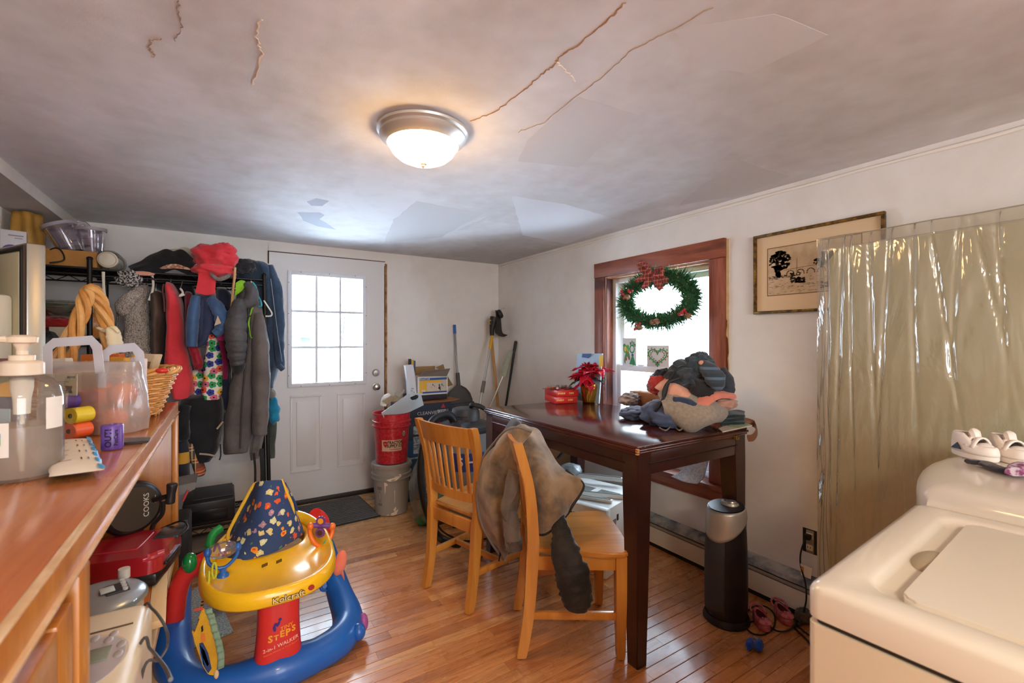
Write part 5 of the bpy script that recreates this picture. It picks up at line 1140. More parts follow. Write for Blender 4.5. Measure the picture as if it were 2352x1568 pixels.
# ------------------------------------------------------------------ black wire rack with hanging rail by the back wall
M_rack = mat('rack_black', '#1c1a1b', .45, .4); RY0, RY1 = 3.42, 3.84; RZ = 1.735; RZB = 1.745
rk = thing('garment_rack', 'black wire garment rack with shelves and hanging rail along the back wall', 'rack', (-.35, 3.63, 0))
RX = (-.985, -.635, .225)
m = MB()
for x, xb in ((RX[0], RX[0]), (RX[1], RX[1]), (RX[2], RX[2]+.035)):
    for y in (RY0, RY1):
        m = MB(); m.cyl((xb, y, .012), (x, y, RZ+(.055 if x < .2 else .03)), .0125, n=12); m.ball((x, y, RZ+(.055 if x < .2 else .03)), (.0155, .0155, .012), 12, 6); m.build('post', M_rack, rk, **_W)
        m = MB(); m.cyl((xb, y, 0), (xb, y, .016), .016, n=12); m.build('foot', M_rack, rk, **_W)
def wshelf(x0, x1, z, name='wire_shelf'):
    m = MB()
    for y in (RY0, RY1):
        m.tube([(x0, y, z), (x1, y, z)], .006, 6); m.tube([(x0, y, z-.035), (x1, y, z-.035)], .005, 6)
        n = int((x1-x0)/.09)
        for i in range(n): m.tube([(x0+(x1-x0)*i/n, y, z-.035), (x0+(x1-x0)*(i+.5)/n, y, z), (x0+(x1-x0)*(i+1)/n, y, z-.035)], .0025, 4)
    for x in (x0, x1): m.tube([(x, RY0, z), (x, RY1, z)], .006, 6)
    for i in range(1, 16): y = RY0+(RY1-RY0)*i/16; m.tube([(x0, y, z+.001), (x1, y, z+.001)], .0022, 4)
    m.build(name, M_rack, rk, **_W)
wshelf(RX[0], RX[1], RZ); wshelf(RX[1], RX[2], RZ-.005); wshelf(RX[0], RX[1], 1.335); wshelf(RX[0], RX[1], .95); wshelf(RX[0]+.02, RX[2]+.02, .165)
m = MB(); m.tube([(RX[1], 3.60, 1.70), (RX[2], 3.60, 1.70)], .0125, 12); m.build('hanging_rail', M_rack, rk, **_W)
RT = RZ+.009
# --- things on the top shelf
M_clear = glassy('clear_plastic', '#f2eef4', .08, .03, .10, '#cfc6cf'); M_clrg = glassy('clear_glass', '#f2f6f2', .3, .02, .06, '#c9cdbf')
p0, p1 = onY(148, 590, 3.5), onY(197, 590, 3.5)
t = thing('cardboard_tray', 'shallow brown cardboard tray on the rack top under the clear pitchers', 'box', (-.72, 3.62, RT))
m = MB(); m.box((-.725, 3.62, RT+.048), (.225, .30, .09), bev=.002); m.build('carton', mat('kraft_orange', '#c08744', .8, var=(8, '#ad783a', .1)), t, **_W); PT = RT+.0945
def pitcher(name, label, x, y, r, h, lean, lz, mt):
    t = thing(name, label, 'pitcher', (x, y, PT), 0, 'clear plastic pitchers on the rack', rot=(0, lean, lz))
    m = MB(); m.lathe([(0, .0), (r*.72, 0), (r*.75, .006), (r*.98, h), (r*1.03, h+.002), (r*1.03, h-.008), (r*.95, h-.004), (r*.71, .010), (0, .008)], n=32); m.build('vessel', mt, t)
    m = MB(); m.tube([(r*.92, 0, h*.88), (r*1.45, 0, h*.9), (r*1.6, 0, h*.6), (r*1.3, 0, h*.42), (r*.86, 0, h*.45)], .008, 8, sm=5, flat=1.4); m.build('handle', mt, t)
    m = MB(); m.lathe([(r*.985, h-.016), (r*1.045, h-.014), (r*1.05, h+.003), (r*.99, h+.004)], n=32); m.build('rim', mat('smoky_rim', '#a0969c', .3), t)
    return t
t = pitcher('pitcher', 'clear plastic pitcher tipped to the left with handle on the cardboard tray', -.735, 3.58, .075, .165, radians(-22), 0, M_clear)
m = MB(); m.lathe([(0, .03), (.05, .03), (.052, .012), (0, .010)], n=20); m.build('blade_base', mat('smoky_dark', '#5c5054', .4), t)
t = pitcher('pitcher', 'clear plastic measuring pitcher upright on the cardboard tray', -.655, 3.60, .070, .150, radians(3), radians(200), M_clear)
m = MB(); m.ball((-.70, 3.69, PT+.035), (.06, .05, .035), 20, 10); solo('appliance_dome', 'dark rounded appliance lid between the two clear pitchers', 'lid', m, mat('smoky_dark', '#5c5054', .4))
def jar(name, label, px, py, r, L, mt, lidm, Y=3.50, rt=None):
    c = onY(px, py, Y); t = thing(name, label, 'jar', (c.x, Y, c.z))
    d = V((0, 1, 0)); M_ = Matrix.Translation((c.x, Y, c.z)) @ Matrix.Rotation(-pi/2, 4, 'X') @ Matrix.Rotation(0, 4, 'Z')
    m = MB(); m.lathe([(r*.62, 0), (r*.82, .006), (r, .05), (r, L-.03), (r*.7, L), (0, L)], n=32, M=M_); m.build('glass', mt, t, **_W)
    m = MB(); m.lathe([(0, -.004), (r*.66, -.004), (r*.74, .0), (r*.76, .012), (r*.6, .014)], n=32, M=M_); m.build('lid', lidm, t, **_W)
    m = MB(); m.lathe([(r*.60, -.006), (r*.66, -.006), (r*.66, -.002)], n=32, M=M_); m.build('lid_ring', mat('lid_rim', '#a99c80', .3, .6), t, **_W)
    return t
jar('glass_jar', 'large glass jar lying on its side, pale lid facing out', 247, 596, .062, .20, M_clrg, mat('lid_cream', '#d3c9b4', .45), 3.46)
jar('glass_jar', 'smaller glass jar lying beside the clear pitchers behind the rack post', 206, 579, .044, .15, M_clrg, mat('lid_smoke', '#b9b2a8', .4), 3.60)
t = thing('tea_box', 'white and purple carton with a round number badge at the far left of the rack', 'box', (-.95, 3.47, RT)); cL = onY(18, 548, 3.48)
m = MB(); m.box((-.95, 3.47, RT+.085), (.095, .08, .165), rz=radians(20), bev=.003); m.build('carton', mat('carton_white', '#cfc8c8', .6), t, **_W)
Mf = Matrix.Translation((-.95, 3.47, RT+.085)) @ Matrix.Rotation(radians(20), 4, 'Z') @ Matrix.Translation((0, -.0412, 0)) @ Matrix.Rotation(pi/2, 4, 'X')
m = MB(); m.prism([(-.008+.036*cos(2*pi*i/24), -.03+.036*sin(2*pi*i/24)) for i in range(24)], Mf, .001); m.build('badge', mat('badge_purple', '#5f3c86', .5), t, **_F)
text('8', .055, Mf @ Matrix.Translation((-.008, -.03, .001)), 'lettering', mat('print_white', '#e6e2e6', .6), t, True, .02)
m = MB()
for k in range(3): m.box((0, 0, 0), (.001, .001, .001))
m.M = Mf; m.box((.008, .055, .0006), (.055, .006, .001)); m.box((.018, .042, .0006), (.03, .004, .001)); m.build('print', mat('print_grey', '#8a868c', .6), t, **_F)
c = onY(22, 512, 3.72); m = MB()
def bagf(u, v): a = 2*pi*u; r = (.072-.012*v)*(1+.16*sin(a*5+2*v)+.1*noise.noise(V((cos(a)*2, sin(a)*2, v*4)))); return V((-.932+r*cos(a)*.9, 3.62+r*1.2*sin(a), RT+.012+.285*v))
m.grid(bagf, 40, 16, cu=True); solo('yellow_bag', 'ochre yellow plastic bag standing on the rack top under the soffit', 'bag', m, mat('ochre_bag', '#c2923e', .4, var=(6, '#a67a30', .15)), ang=180, thick=.001)
m = MB(); m.tube([(-.86, 3.50, RT+.02), (-.80, 3.47, RT+.09), (-.76, 3.45, RT+.085), (-.745, 3.44, RT+.03), (-.80, 3.43, RT+.008)], .004, 6, sm=6); solo('loose_cable', 'black appliance cord looping off the rack top beside the cardboard tray', 'cord', m, M_drk)
# --- things on the second shelf and hanging there
S2 = 1.3445
t = thing('glass_bowl', 'wide clear glass bowl on the red carton pile inside the rack', 'bowl', (-.80, 3.62, S2+.15)); m = MB(); m.lathe([(0, .0), (.07, 0), (.115, .05), (.130, .085), (.136, .086), (.12, .048), (.07, .006), (0, .006)], (-.80, 3.62, S2+.125), 36); m.build('bowl', M_clrg, t, **_W)
for k in range(2):
    m = MB(); m.lathe([(.118+.008*k, .055+.02*k), (.121+.008*k, .057+.02*k), (.118+.008*k, .059+.02*k)], (-.80, 3.62, S2+.125), 36); m.build('bowl_ring', mat('bowl_green', '#7c8a74', .2), t, **_W)
lump('red_mat', 'red quilted pot holder pile on the rack shelf below the glass bowl', (-.83, 3.55, S2+.075), (.10, .09, .045), fab('red_quilt', '#b02a28', '#8a1f20', 120, .3), .3, 21, .25, 4, .07, cat='textile')
t = thing('white_box', 'small white carton on the rack shelf under the red textile', 'box', (-.76, 3.50, S2)); m = MB(); m.box((-.745, 3.50, S2+.031), (.14, .10, .06), rz=.2, bev=.002); m.build('carton', mat('carton_cream', '#c9bda6', .7), t, **_W)
m = MB(); 
def crisp(u, v): a = 2*pi*u; w = .09*(sin(pi*min(1, v*.9+.1))**.4); return V((-.655+w*cos(a)*1.0, 3.52+.035*sin(a)*sin(pi*v*.9+.1), S2+.004+.145*v+.006*noise.noise(V((a*2, v*7, 1)))))
m.grid(crisp, 30, 12, cu=True); solo('snack_bag', 'orange and cream snack bag standing on the rack shelf', 'bag', m, mat('snack_print', '#d08a4a', .4, var=(14, '#d9cdb8', .05)), ang=180)
lump('black_helmet', 'rounded black padded case on the rack shelf behind the pump bottle', tuple(onY(108, 805, 3.4)), (.05, .08, .10), mat('case_black', '#2c2d31', .5), 0, 22, .1, 3, cat='case')
m = MB(); P = [onY(x, y, 3.40) for x, y in ((237, 624), (238, 655), (240, 680), (246, 705))]; m.tube(P, [.006, .005, .006, .008], 8, sm=5, flat=1.3); m.ball(P[-1]+V((0, 0, -.012)), (.011, .006, .020), 12, 8); solo('ladle', 'cream plastic ladle hanging from the rack top rail', 'utensil', m, mat('cream_plastic', '#d6cfbc', .4))
# --- hung clothes
def garment(name, label, rows, mt, Yc=3.60, hy=.17, folds=3, fa=.10, seed=0, plane=None, cat='coat', amp=.008, parts=None, fr=9.0, ns=40, thin=1.0):
    pl = plane if plane is not None else Yc-hy*.75
    L = [onY(a, y, pl) for y, a, b in rows]; Rr = [onY(b, y, pl) for y, a, b in rows]
    prof = [V(((l.x+r.x)/2, (r.x-l.x)/2, (l.z+r.z)/2)) for l, r in zip(L, Rr)]
    t = thing(name, label, cat, (prof[0].x, Yc, prof[-1].z), 0, 'clothes hung on the rack'); m = MB(); NV = 46; rnd_ = random.Random(seed); ph = rnd_.uniform(0, 6)
    rings = []
    for j in range(NV+1):
        v = j/NV; c = crom(prof, v); ring = []
        yk = hy*(min(1, (.35+v*6))**.5)
        for k in range(ns):
            a = 2*pi*k/ns; ca_, sa_ = cos(a), sin(a); ex = .75
            f = 1+fa*(.3+.9*v)*sin(folds*a+ph+1.5*v+.8*sin(3*v+ph))
            p = V((c.x+c.y*math.copysign(abs(ca_)**ex, ca_)*f, Yc+yk*math.copysign(abs(sa_)**ex, sa_)*f*thin, c.z))
            p += V([noise.noise(p*fr+V((seed*3.1, i*9.7, 0))) for i in range(3)])*amp*(1.0+v)
            ring.append(m.v(p))
        rings.append(ring)
    for A, B in zip(rings, rings[1:]):
        for k in range(ns): m.face([A[k], A[(k+1) % ns], B[(k+1) % ns], B[k]])
    m.face(rings[0]); m.face(rings[-1][::-1])
    m.build('body', mt, t, **_W, ang=180); return t
def sleeve(t, px, rad, mt, Y=3.40, name='sleeve', flat=.75, seed=1, wr=.18, n=20):
    P = [onY(x, y, Y if len(q_) == 0 else q_[0]) for x, y, *q_ in px]; m = MB(); m.tube(P, rad, n, sm=8, flat=flat, up=(1, 0, 0), wr=wr, seed=seed); return m.build(name, mt, t, **_W, ang=180)
def hook(t, px, py, mt, Y=3.60, zr=1.715):
    p = onY(px, py, 3.47); m = MB(); x = p.x; m.tube([(x, Y, p.z-.02), (x, Y, p.z+.02), (x, Y+.014, zr-.03), (x, Y+.016, zr), (x, Y, zr+.004), (x, Y-.014, zr-.012)], .0024, 6, sm=5); m.build('hanger_hook', mt, t, **_W)
def sherpa():
    m, nt, b = newmat('sherpa'); v = coords(nt); vo = nd(nt, 'ShaderNodeTexVoronoi'); vo.inputs['Scale'].default_value = 130.0; nt.links.new(v, vo.inputs['Vector'])
    nt.links.new(ramp(nt, vo.outputs['Distance'], [(0, '#d2c7ba'), (.55, '#b8aa9d'), (.9, '#776a60')]), b.inputs['Base Color']); b.inputs['Roughness'].default_value = .95; b.inputs['Sheen Weight'].default_value = .4
    bump(nt, b, mth(nt, 'SUBTRACT', 1.0, vo.outputs['Distance']), 1.0, .012); return m
M_wire = mat('hanger_wire', '#c9c4ba', .35, .7); M_hw = mat('hanger_white', '#e2ded6', .4); M_hwood = wood('hanger_wood', '#b88f5a', '#d4b07a', 'Z', 5.0, .4)
M_sherpa = sherpa()
t = garment('fleece_jacket', 'grey beige curly sherpa jacket at the left end of the hanging rail', [(652, 312, 334), (668, 292, 340), (700, 276, 340), (716, 280, 338), (745, 284, 344), (790, 272, 346), (830, 268, 347), (930, 264, 346)], M_sherpa, 3.60, .17, 3, .08, 1, amp=.010, fr=22)
hook(t, 332, 655, M_wire); sleeve(t, [(318, 672, 3.42), (292, 690, 3.40), (282, 708, 3.40), (290, 722, 3.40)], [.03, .05, .05, .03], M_sherpa, 3.4)
M_brn = fab('brown_nylon', '#5a4a42', '#473a34', 120, .15, 6.0, .5, .05, 12.0, .5)
t = garment('brown_coat', 'dark brown nylon coat hung between the sherpa jacket and the red coat', [(668, 342, 366), (690, 338, 376), (730, 340, 380), (770, 342, 378), (830, 346, 374), (930, 350, 370)], M_brn, 3.60, .17, 3, .10, 2); hook(t, 352, 662, M_wire)
m = MB(); P = [onY(x, y, 3.45) for x, y in ((349, 632), (352, 650), (350, 668), (342, 690))]; m.tube(P, .004, 6, sm=4, flat=1.6); m.build('hanger', M_hw, t, **_W)
t = garment('blue_jersey', 'deep blue jersey peeping below the brown coat', [(672, 344, 352), (700, 346, 356), (770, 352, 384), (830, 350, 380), (940, 348, 378)], fab('royal_blue', '#2f4f8a', '#27427a', 240, .3), 3.64, .14, 3, .08, 3)
M_redc = fab('coral_red_fleece', '#e0424a', '#cf3640', 260, .25, 5.0)
t = garment('red_coat', 'long coral red fleece coat hanging in the middle of the rail', [(646, 378, 392), (662, 376, 402), (690, 378, 414), (740, 380, 420), (800, 378, 426), (850, 376, 438), (885, 384, 444), (914, 396, 436)], M_redc, 3.57, .19, 3, .10, 4, amp=.006); hook(t, 388, 646, M_hw)
m = MB(); m.tube([onY(376, 652, 3.42), onY(374, 668, 3.42), onY(377, 690, 3.42), onY(378, 716, 3.42)], .006, 6, sm=4); m.build('zip', mat('dark_zip', '#5a2a30', .6), t, **_W)
M_mar = fab('maroon_nylon', '#7a1f30', '#5f1826', 140, .2, 8.0, .6)
t = garment('maroon_jacket', 'dark maroon jacket squeezed behind the red coat', [(668, 424, 440), (690, 422, 446), (740, 424, 450), (790, 428, 458), (830, 436, 464), (846, 442, 460)], M_mar, 3.60, .17, 3, .12, 5)
sleeve(t, [(440, 790, 3.44), (450, 815, 3.43), (456, 838, 3.43), (452, 846, 3.43)], [.03, .036, .034, .02], fab('bright_maroon', '#a82438', '#8a1d2e', 140, .2, 8.0, .5), 3.43)
M_navy = fab('navy_nylon', '#2f3a5e', '#26304f', 140, .2, 8.0, .55); M_stl = fab('steel_blue_nylon', '#4a6c98', '#3d5c85', 140, .2, 8.0, .5)
t = garment('blue_jacket', 'childs navy and steel blue jacket with sleeves in front of the dress', [(674, 446, 486), (690, 442, 500), (720, 440, 508), (760, 438, 506), (790, 438, 494), (796, 440, 480)], M_navy, 3.54, .15, 3, .08, 6)
sleeve(t, [(450, 682, 3.40), (444, 720, 3.37), (441, 765, 3.36), (440, 796, 3.36)], [.03, .042, .040, .036], M_stl, 3.37, flat=.8, wr=.1)
sleeve(t, [(484, 688, 3.40), (500, 708, 3.36), (510, 735, 3.35), (504, 758, 3.35), (492, 768, 3.35)], [.030, .044, .044, .034, .026], M_stl, 3.36, flat=.9, wr=.2, seed=4)
m = MB(); a_, b_, c_ = onY(492, 748, 3.305), onY(500, 724, 3.305), onY(508, 742, 3.305); m.slab([a_, b_, c_], (0, .012, 0)); m.build('pale_patch', mat('pale_patch', '#d2bda8', .8), t, **_F)
m = MB(); m.tube([onY(464, 684, 3.4), onY(462, 720, 3.385), onY(461, 760, 3.39), onY(461, 790, 3.40)], .010, 8, sm=4, flat=1.5); m.build('front_band', M_navy, t, **_W)
def floral():
    m, nt, b = newmat('floral'); sx = nd(nt, 'ShaderNodeSeparateXYZ'); nt.links.new(coords(nt), sx.inputs[0])
    cmb = nd(nt, 'ShaderNodeCombineXYZ'); nt.links.new(sx.outputs[0], cmb.inputs[0]); nt.links.new(sx.outputs[2], cmb.inputs[1])
    sc = nd(nt, 'ShaderNodeVectorMath', operation='SCALE'); sc.inputs[3].default_value = 23.0; nt.links.new(cmb.outputs[0], sc.inputs[0])
    vo = nd(nt, 'ShaderNodeTexVoronoi', voronoi_dimensions='2D'); vo.inputs['Scale'].default_value = 1.0; vo.inputs['Randomness'].default_value = .55; nt.links.new(sc.outputs[0], vo.inputs['Vector'])
    sb = nd(nt, 'ShaderNodeVectorMath', operation='SUBTRACT'); nt.links.new(sc.outputs[0], sb.inputs[0]); nt.links.new(vo.outputs['Position'], sb.inputs[1])
    s2 = nd(nt, 'ShaderNodeSeparateXYZ'); nt.links.new(sb.outputs[0], s2.inputs[0]); an = mth(nt, 'ARCTAN2', s2.outputs[1], s2.outputs[0])
    rr_ = mth(nt, 'ADD', .40, mth(nt, 'MULTIPLY', mth(nt, 'ABSOLUTE', mth(nt, 'SINE', mth(nt, 'MULTIPLY', an, 2.5))), .11))
    ins = mth(nt, 'LESS_THAN', vo.outputs['Distance'], rr_); ctr = mth(nt, 'LESS_THAN', vo.outputs['Distance'], .12)
    sc3 = nd(nt, 'ShaderNodeSeparateColor'); nt.links.new(vo.outputs['Color'], sc3.inputs[0])
    pc_ = ramp(nt, sc3.outputs[0], [(0, '#2a3f96'), (.2, '#e05a3a'), (.4, '#2f9a58'), (.6, '#e2b23a'), (.8, '#cf6a86')], 'CONSTANT')
    col = mix(nt, ctr, mix(nt, ins, '#e6e0d4', pc_), '#1d1c22'); nt.links.new(col, b.inputs['Base Color']); b.inputs['Roughness'].default_value = .85; bump(nt, b, ntex(nt, coords(nt), 220.0, 2.0), .2, .003); return m
M_flor = floral()
t = garment('floral_dress', 'white girls dress printed with big bright flowers below the blue jacket', [(764, 476, 488), (780, 474, 500), (820, 470, 506), (860, 466, 510), (895, 462, 508), (918, 466, 500)], M_flor, 3.47, .09, 3, .10, 7, cat='dress', amp=.005); 
m = MB(); m.tube([onY(479, 756, 3.42), onY(477, 770, 3.40), onY(476, 784, 3.395)], .006, 6, sm=3); m.build('strap', mat('canvas', '#d8d4d2', .85), t, **_W)
garment('floral_trousers', 'second flowered garment in the shade behind the bright dress', [(848, 440, 470), (875, 438, 472), (905, 440, 474), (916, 442, 472)], M_flor, 3.56, .08, 3, .1, 17, cat='trousers')
M_mag = fab('magenta_nylon', '#a02352', '#861b43', 140, .2, 8.0, .5)
t = garment('magenta_coat', 'magenta childs coat hanging beside the flowered dress', [(745, 496, 512), (768, 494, 518), (800, 500, 520), (840, 504, 524), (872, 508, 524)], M_mag, 3.57, .12, 3, .12, 8)
sleeve(t, [(504, 752, 3.43), (508, 768, 3.42), (506, 782, 3.42)], [.028, .036, .022], fab('pink_magenta', '#c22a66', '#a52457', 140, .2), 3.42)
M_dnv = fab('dark_navy', '#2b2f42', '#222637', 180, .25, 8.0)
t = garment('navy_hoodie', 'dark navy hoodie hung between the blue jacket and the grey puffer', [(660, 498, 518), (676, 496, 530), (720, 498, 534), (780, 500, 530), (860, 506, 530), (940, 508, 530)], M_dnv, 3.62, .15, 3, .08, 9); hook(t, 508, 660, M_wire)
M_puf = fab('charcoal_puffer', '#56565a', '#48484b', 120, .15, 5.0, .55, .05, 16.0, .45); M_lime = fab('lime_lining', '#8fd02e', '#7ab524', 200, .2)
t = garment('puffer_coat', 'charcoal quilted puffer coat with lime green hood lining and a fat sleeve', [(654, 556, 566), (672, 548, 580), (700, 540, 586), (740, 536, 584), (790, 534, 580), (840, 536, 572), (900, 536, 566)], M_puf, 3.54, .19, 3, .08, 10)
m = MB()     # padded sleeve: stacked quilted rolls
P = [onY(552, 690, 3.34), onY(545, 720, 3.31), onY(541, 755, 3.29), onY(543, 790, 3.29), (onY(544, 820, 3.30)), onY(546, 836, 3.31)]
def quilted(P, rad, n=26, segs=7, per=10):
    m = MB(); N = segs*per; R_ = []; PP = []
    for i in range(N+1): u = i/N; PP.append(crom([V(p) for p in P], u)); k = u*(len(rad)-1); a = int(min(k, len(rad)-2)); R_.append((rad[a]+(rad[a+1]-rad[a])*(k-a))*(.88+.14*abs(sin(pi*u*segs))**.6))
    m.tube(PP, R_, n, flat=.85, up=(1, 0, 0), wr=.06, seed=5); return m
quilted(P, [.036, .062, .072, .070, .056, .044]).build('sleeve', M_puf, t, **_W, ang=180)
m = MB(); m.tube([onY(546, 834, 3.31), onY(546, 846, 3.31), onY(542, 858, 3.31)], [.044, .036, .016], 18, sm=4); m.build('cuff', fab('cuff_dark', '#2e2e30', '#252527', 200, .3), t, **_W)
m = MB(); sheet(m, [[onY(542, 650, 3.36), onY(552, 644, 3.37), onY(562, 646, 3.38)], [onY(541, 668, 3.345), onY(552, 660, 3.35), onY(564, 655, 3.36)], [onY(538, 684, 3.36), onY(545, 676, 3.35), onY(556, 668, 3.36)]], 14, 14, .004, 16, 2); m.build('hood_lining', M_lime, t, **_W, thick=.006, ang=180)
m = MB(); m.tube([onY(566, 650, 3.36), onY(578, 668, 3.34), onY(576, 690, 3.33), onY(556, 700, 3.33)], [.02, .036, .042, .026], 18, sm=6, wr=.15); m.build('hood', M_puf, t, **_W, ang=180)
M_gry = fab('grey_parka', '#6a6462', '#575150', 140, .2, 5.0, .7, .1, 13.0, .5)
t = garment('grey_parka', 'long grey parka with lime zip pull hanging at the right of the rail', [(690, 574, 598), (720, 566, 606), (770, 560, 612), (820, 546, 612), (870, 532, 596), (930, 522, 590), (1000, 514, 580), (1042, 516, 572)], M_gry, 3.50, .17, 3, .09, 11, amp=.007)
sleeve(t, [(592, 720, 3.36), (598, 790, 3.33), (600, 870, 3.32), (598, 950, 3.32), (596, 998, 3.32)], [.034, .058, .062, .056, .046], M_gry, 3.33, flat=.85, wr=.14, seed=7)
m = MB(); m.tube([onY(582, 700, 3.34), onY(578, 712, 3.34), onY(574, 724, 3.335)], [.005, .006, .003], 6, sm=3); m.tube([onY(574, 728, 3.33), onY(571, 742, 3.32), onY(573, 756, 3.32), onY(576, 774, 3.32), onY(584, 776, 3.32)], [.003, .008, .005, .006, .002], 6, sm=4, flat=.7); m.build('zip_pull', M_lime, t, **_W)
m = MB(); m.tube([onY(570, 690, 3.345), onY(571, 780, 3.325), onY(562, 860, 3.315), onY(556, 940, 3.315), onY(552, 1030, 3.315)], .004, 6, sm=6); m.build('zip', mat('grey_zip', '#3b3839', .6), t, **_W)
t = garment('grey_scarf', 'grey fringed scarf dangling below the parka sleeve', [(985, 578, 606), (1010, 578, 604), (1035, 578, 600), (1056, 580, 592)], fab('grey_scarf', '#7a716d', '#67605c', 220, .5, 20.0), 3.50, .03, 7, .16, 12, plane=3.47, cat='scarf')
M_jean = fab('worn_denim', '#3a5068', '#2a3c52', 320, .6, 10.0); M_jeand = fab('inky_denim', '#26333f', '#1e2a36', 300, .5, 8.0)
t = garment('denim_jacket', 'blue denim jacket hung over the end of the rack in front of the door', [(596, 588, 612), (612, 590, 624), (650, 604, 634), (700, 606, 640), (750, 606, 642), (800, 608, 644), (840, 612, 642), (880, 612, 632), (918, 616, 628)], M_jean, 3.66, .16, 3, .09, 13, plane=3.50)
sleeve(t, [(618, 612, 3.56), (634, 660, 3.52), (640, 720, 3.50), (642, 790, 3.49), (645, 845, 3.49)], [.030, .040, .040, .036, .028], M_jean, 3.5, flat=.9, wr=.2, seed=3)
m = MB(); m.tube([onY(622, 640, 3.46), onY(632, 720, 3.46), onY(640, 780, 3.445), onY(648, 830, 3.445)], .002, 5, sm=5); m.build('stitching', mat('pale_stitch', '#8ea3b8', .8), t, **_W)
m = MB(); m.tube([onY(640, 838, 3.47), onY(650, 849, 3.47)], .030, 14, flat=.6); m.build('cuff', M_jean, t, **_W)
t = garment('dark_coat', 'inky dark coat hood and shoulders at the right end of the rack', [(594, 545, 590), (604, 538, 604), (620, 540, 614), (645, 545, 616), (668, 575, 618), (700, 596, 616)], M_jeand, 3.62, .13, 3, .10, 14, plane=3.50)
lump('dark_hood', 'black brushed hood lying on the rack top at the right end', tuple(onY(556, 612, 3.52)), (.075, .09, .05), fab('black_brush', '#2f3238', '#23262b', 200, .4), .2, 31, .22, 4, cat='hat')
# straps, teal top, cap
for (x0, x1, y0, y1, nm) in ((583, 586, 1040, 1112, 'slim black webbing strap hanging left of the rack post'), (600, 603, 1030, 1116, 'wide black webbing strap hanging beside the rack post')):
    m = MB(); a, b = onY(x0, y0, 3.47), onY(x1, y1, 3.47); w = .008 if x0 < 590 else .016; m.tube([a, (a+b)/2+V((.004, 0, 0)), b], w, 6, sm=4, flat=.25, up=(0, 1, 0)); solo('strap', nm, 'strap', m, M_drk)
t = garment('olive_trousers', 'olive and navy trousers hanging behind the rack post near the door', [(960, 618, 634), (990, 618, 636), (1030, 616, 632), (1052, 618, 628)], fab('olive_cotton', '#4a5046', '#3b4038', 240, .3), 3.62, .05, 3, .1, 16, plane=3.58, cat='trousers')
m = MB(); m.ball(onY(628, 945, 3.52), (.040, .05, .095), 24, 18, None, lambda p, d: p*(1+.12*sin(d.z*9)+.12*noise.noise(d*3))); solo('teal_tee', 'bright teal top bulging out beside the door edge', 'top', m, fab('teal', '#1e86a8', '#176f90', 200, .3), ang=180)
m = MB(); m.ball(onY(622, 903, 3.50), (.032, .04, .034), 20, 12, None, lambda p, d: p*(1+.25*noise.noise(d*3))); solo('grey_mitten', 'small grey mitten on top of the teal top', 'mitten', m, M_gtail, ang=180)
# black sweater on a hanger above the rail
t = thing('black_sweater', 'black knit sweater on a hanger raised above the rack rail', 'sweater', tuple(onY(380, 640, 3.52)))
m = MB(); sheet(m, [[onY(x, y, 3.50) for x, y in ((299, 616), (335, 597), (362, 582), (380, 575), (400, 581), (418, 577), (436, 592), (452, 612))], [onY(x, y, 3.46) for x, y in ((303, 625), (335, 614), (362, 604), (380, 600), (400, 600), (420, 602), (440, 612), (452, 622))], [onY(x, y, 3.48) for x, y in ((303, 632), (335, 630), (362, 628), (380, 622), (400, 618), (420, 624), (440, 632), (452, 638))]], 16, 50, .008, 14, 2); m.build('knit', fab('black_knit', '#26262b', '#1c1c20', 240, .5), t, **_W, thick=.03, ang=180)
t2 = thing('cream_shirt', 'cream shirt collar on a wire hanger behind the black sweater', 'shirt', tuple(onY(430, 600, 3.62)))
m = MB(); sheet(m, [[onY(x, y, 3.62) for x, y in ((384, 576), (405, 572), (425, 568), (446, 580), (456, 600))], [onY(x, y, 3.60) for x, y in ((395, 600), (410, 600), (428, 598), (446, 606), (456, 618))]], 10, 20, .006, 12, 4); m.build('yoke', fab('cream_cotton', '#cbbfa8', '#b5a992', 240, .3), t2, **_W, thick=.01, ang=180)
m = MB(); sheet(m, [[onY(x, y, 3.435) for x, y in ((366, 616), (385, 608), (405, 606), (425, 612), (444, 620))], [onY(x, y, 3.43) for x, y in ((372, 618), (388, 617), (405, 616), (424, 618), (442, 621))]], 8, 18, .002, 12, 4); m.build('inner_print', mat('print_peach', '#d0b392', .8, var=(60, '#9a6a5a', .05)), t2, **_W, thick=.004, ang=180)
garment('black_vest', 'black garment hung below the raised sweater behind the coats', [(636, 360, 440), (655, 350, 440), (690, 400, 446), (740, 404, 440)], fab('black_knit', '#26262b', '#1c1c20', 240, .5), 3.70, .06, 3, .06, 18, plane=3.64, cat='top')
lump('peach_scarf', 'peach hat brim poking over the rail beside the speckled scarf', tuple(onY(330, 628, 3.41)), (.05, .02, .012), M_peach, .1, 23, .2, 4, cat='hat')
M_spk = mat('speckled_knit', '#2a2a2c', .9, var=(110, '#b9b3ae', .04))
t = lump('speckled_scarf', 'black and white speckled scarf slung over the rail at its left end', tuple(onY(296, 640, 3.41)), (.055, .04, .045), M_spk, .2, 24, .3, 5, cat='scarf')
m = MB(); m.tube([onY(268, 700, 3.44), onY(270, 730, 3.44), onY(266, 760, 3.44), onY(262, 800, 3.44)], .012, 8, sm=4, flat=.5); solo('speckled_strap', 'patterned grey webbing bag strap hanging beside the sherpa jacket', 'strap', m, mat('webbing', '#8d857c', .8, var=(200, '#4c4642', .05)))
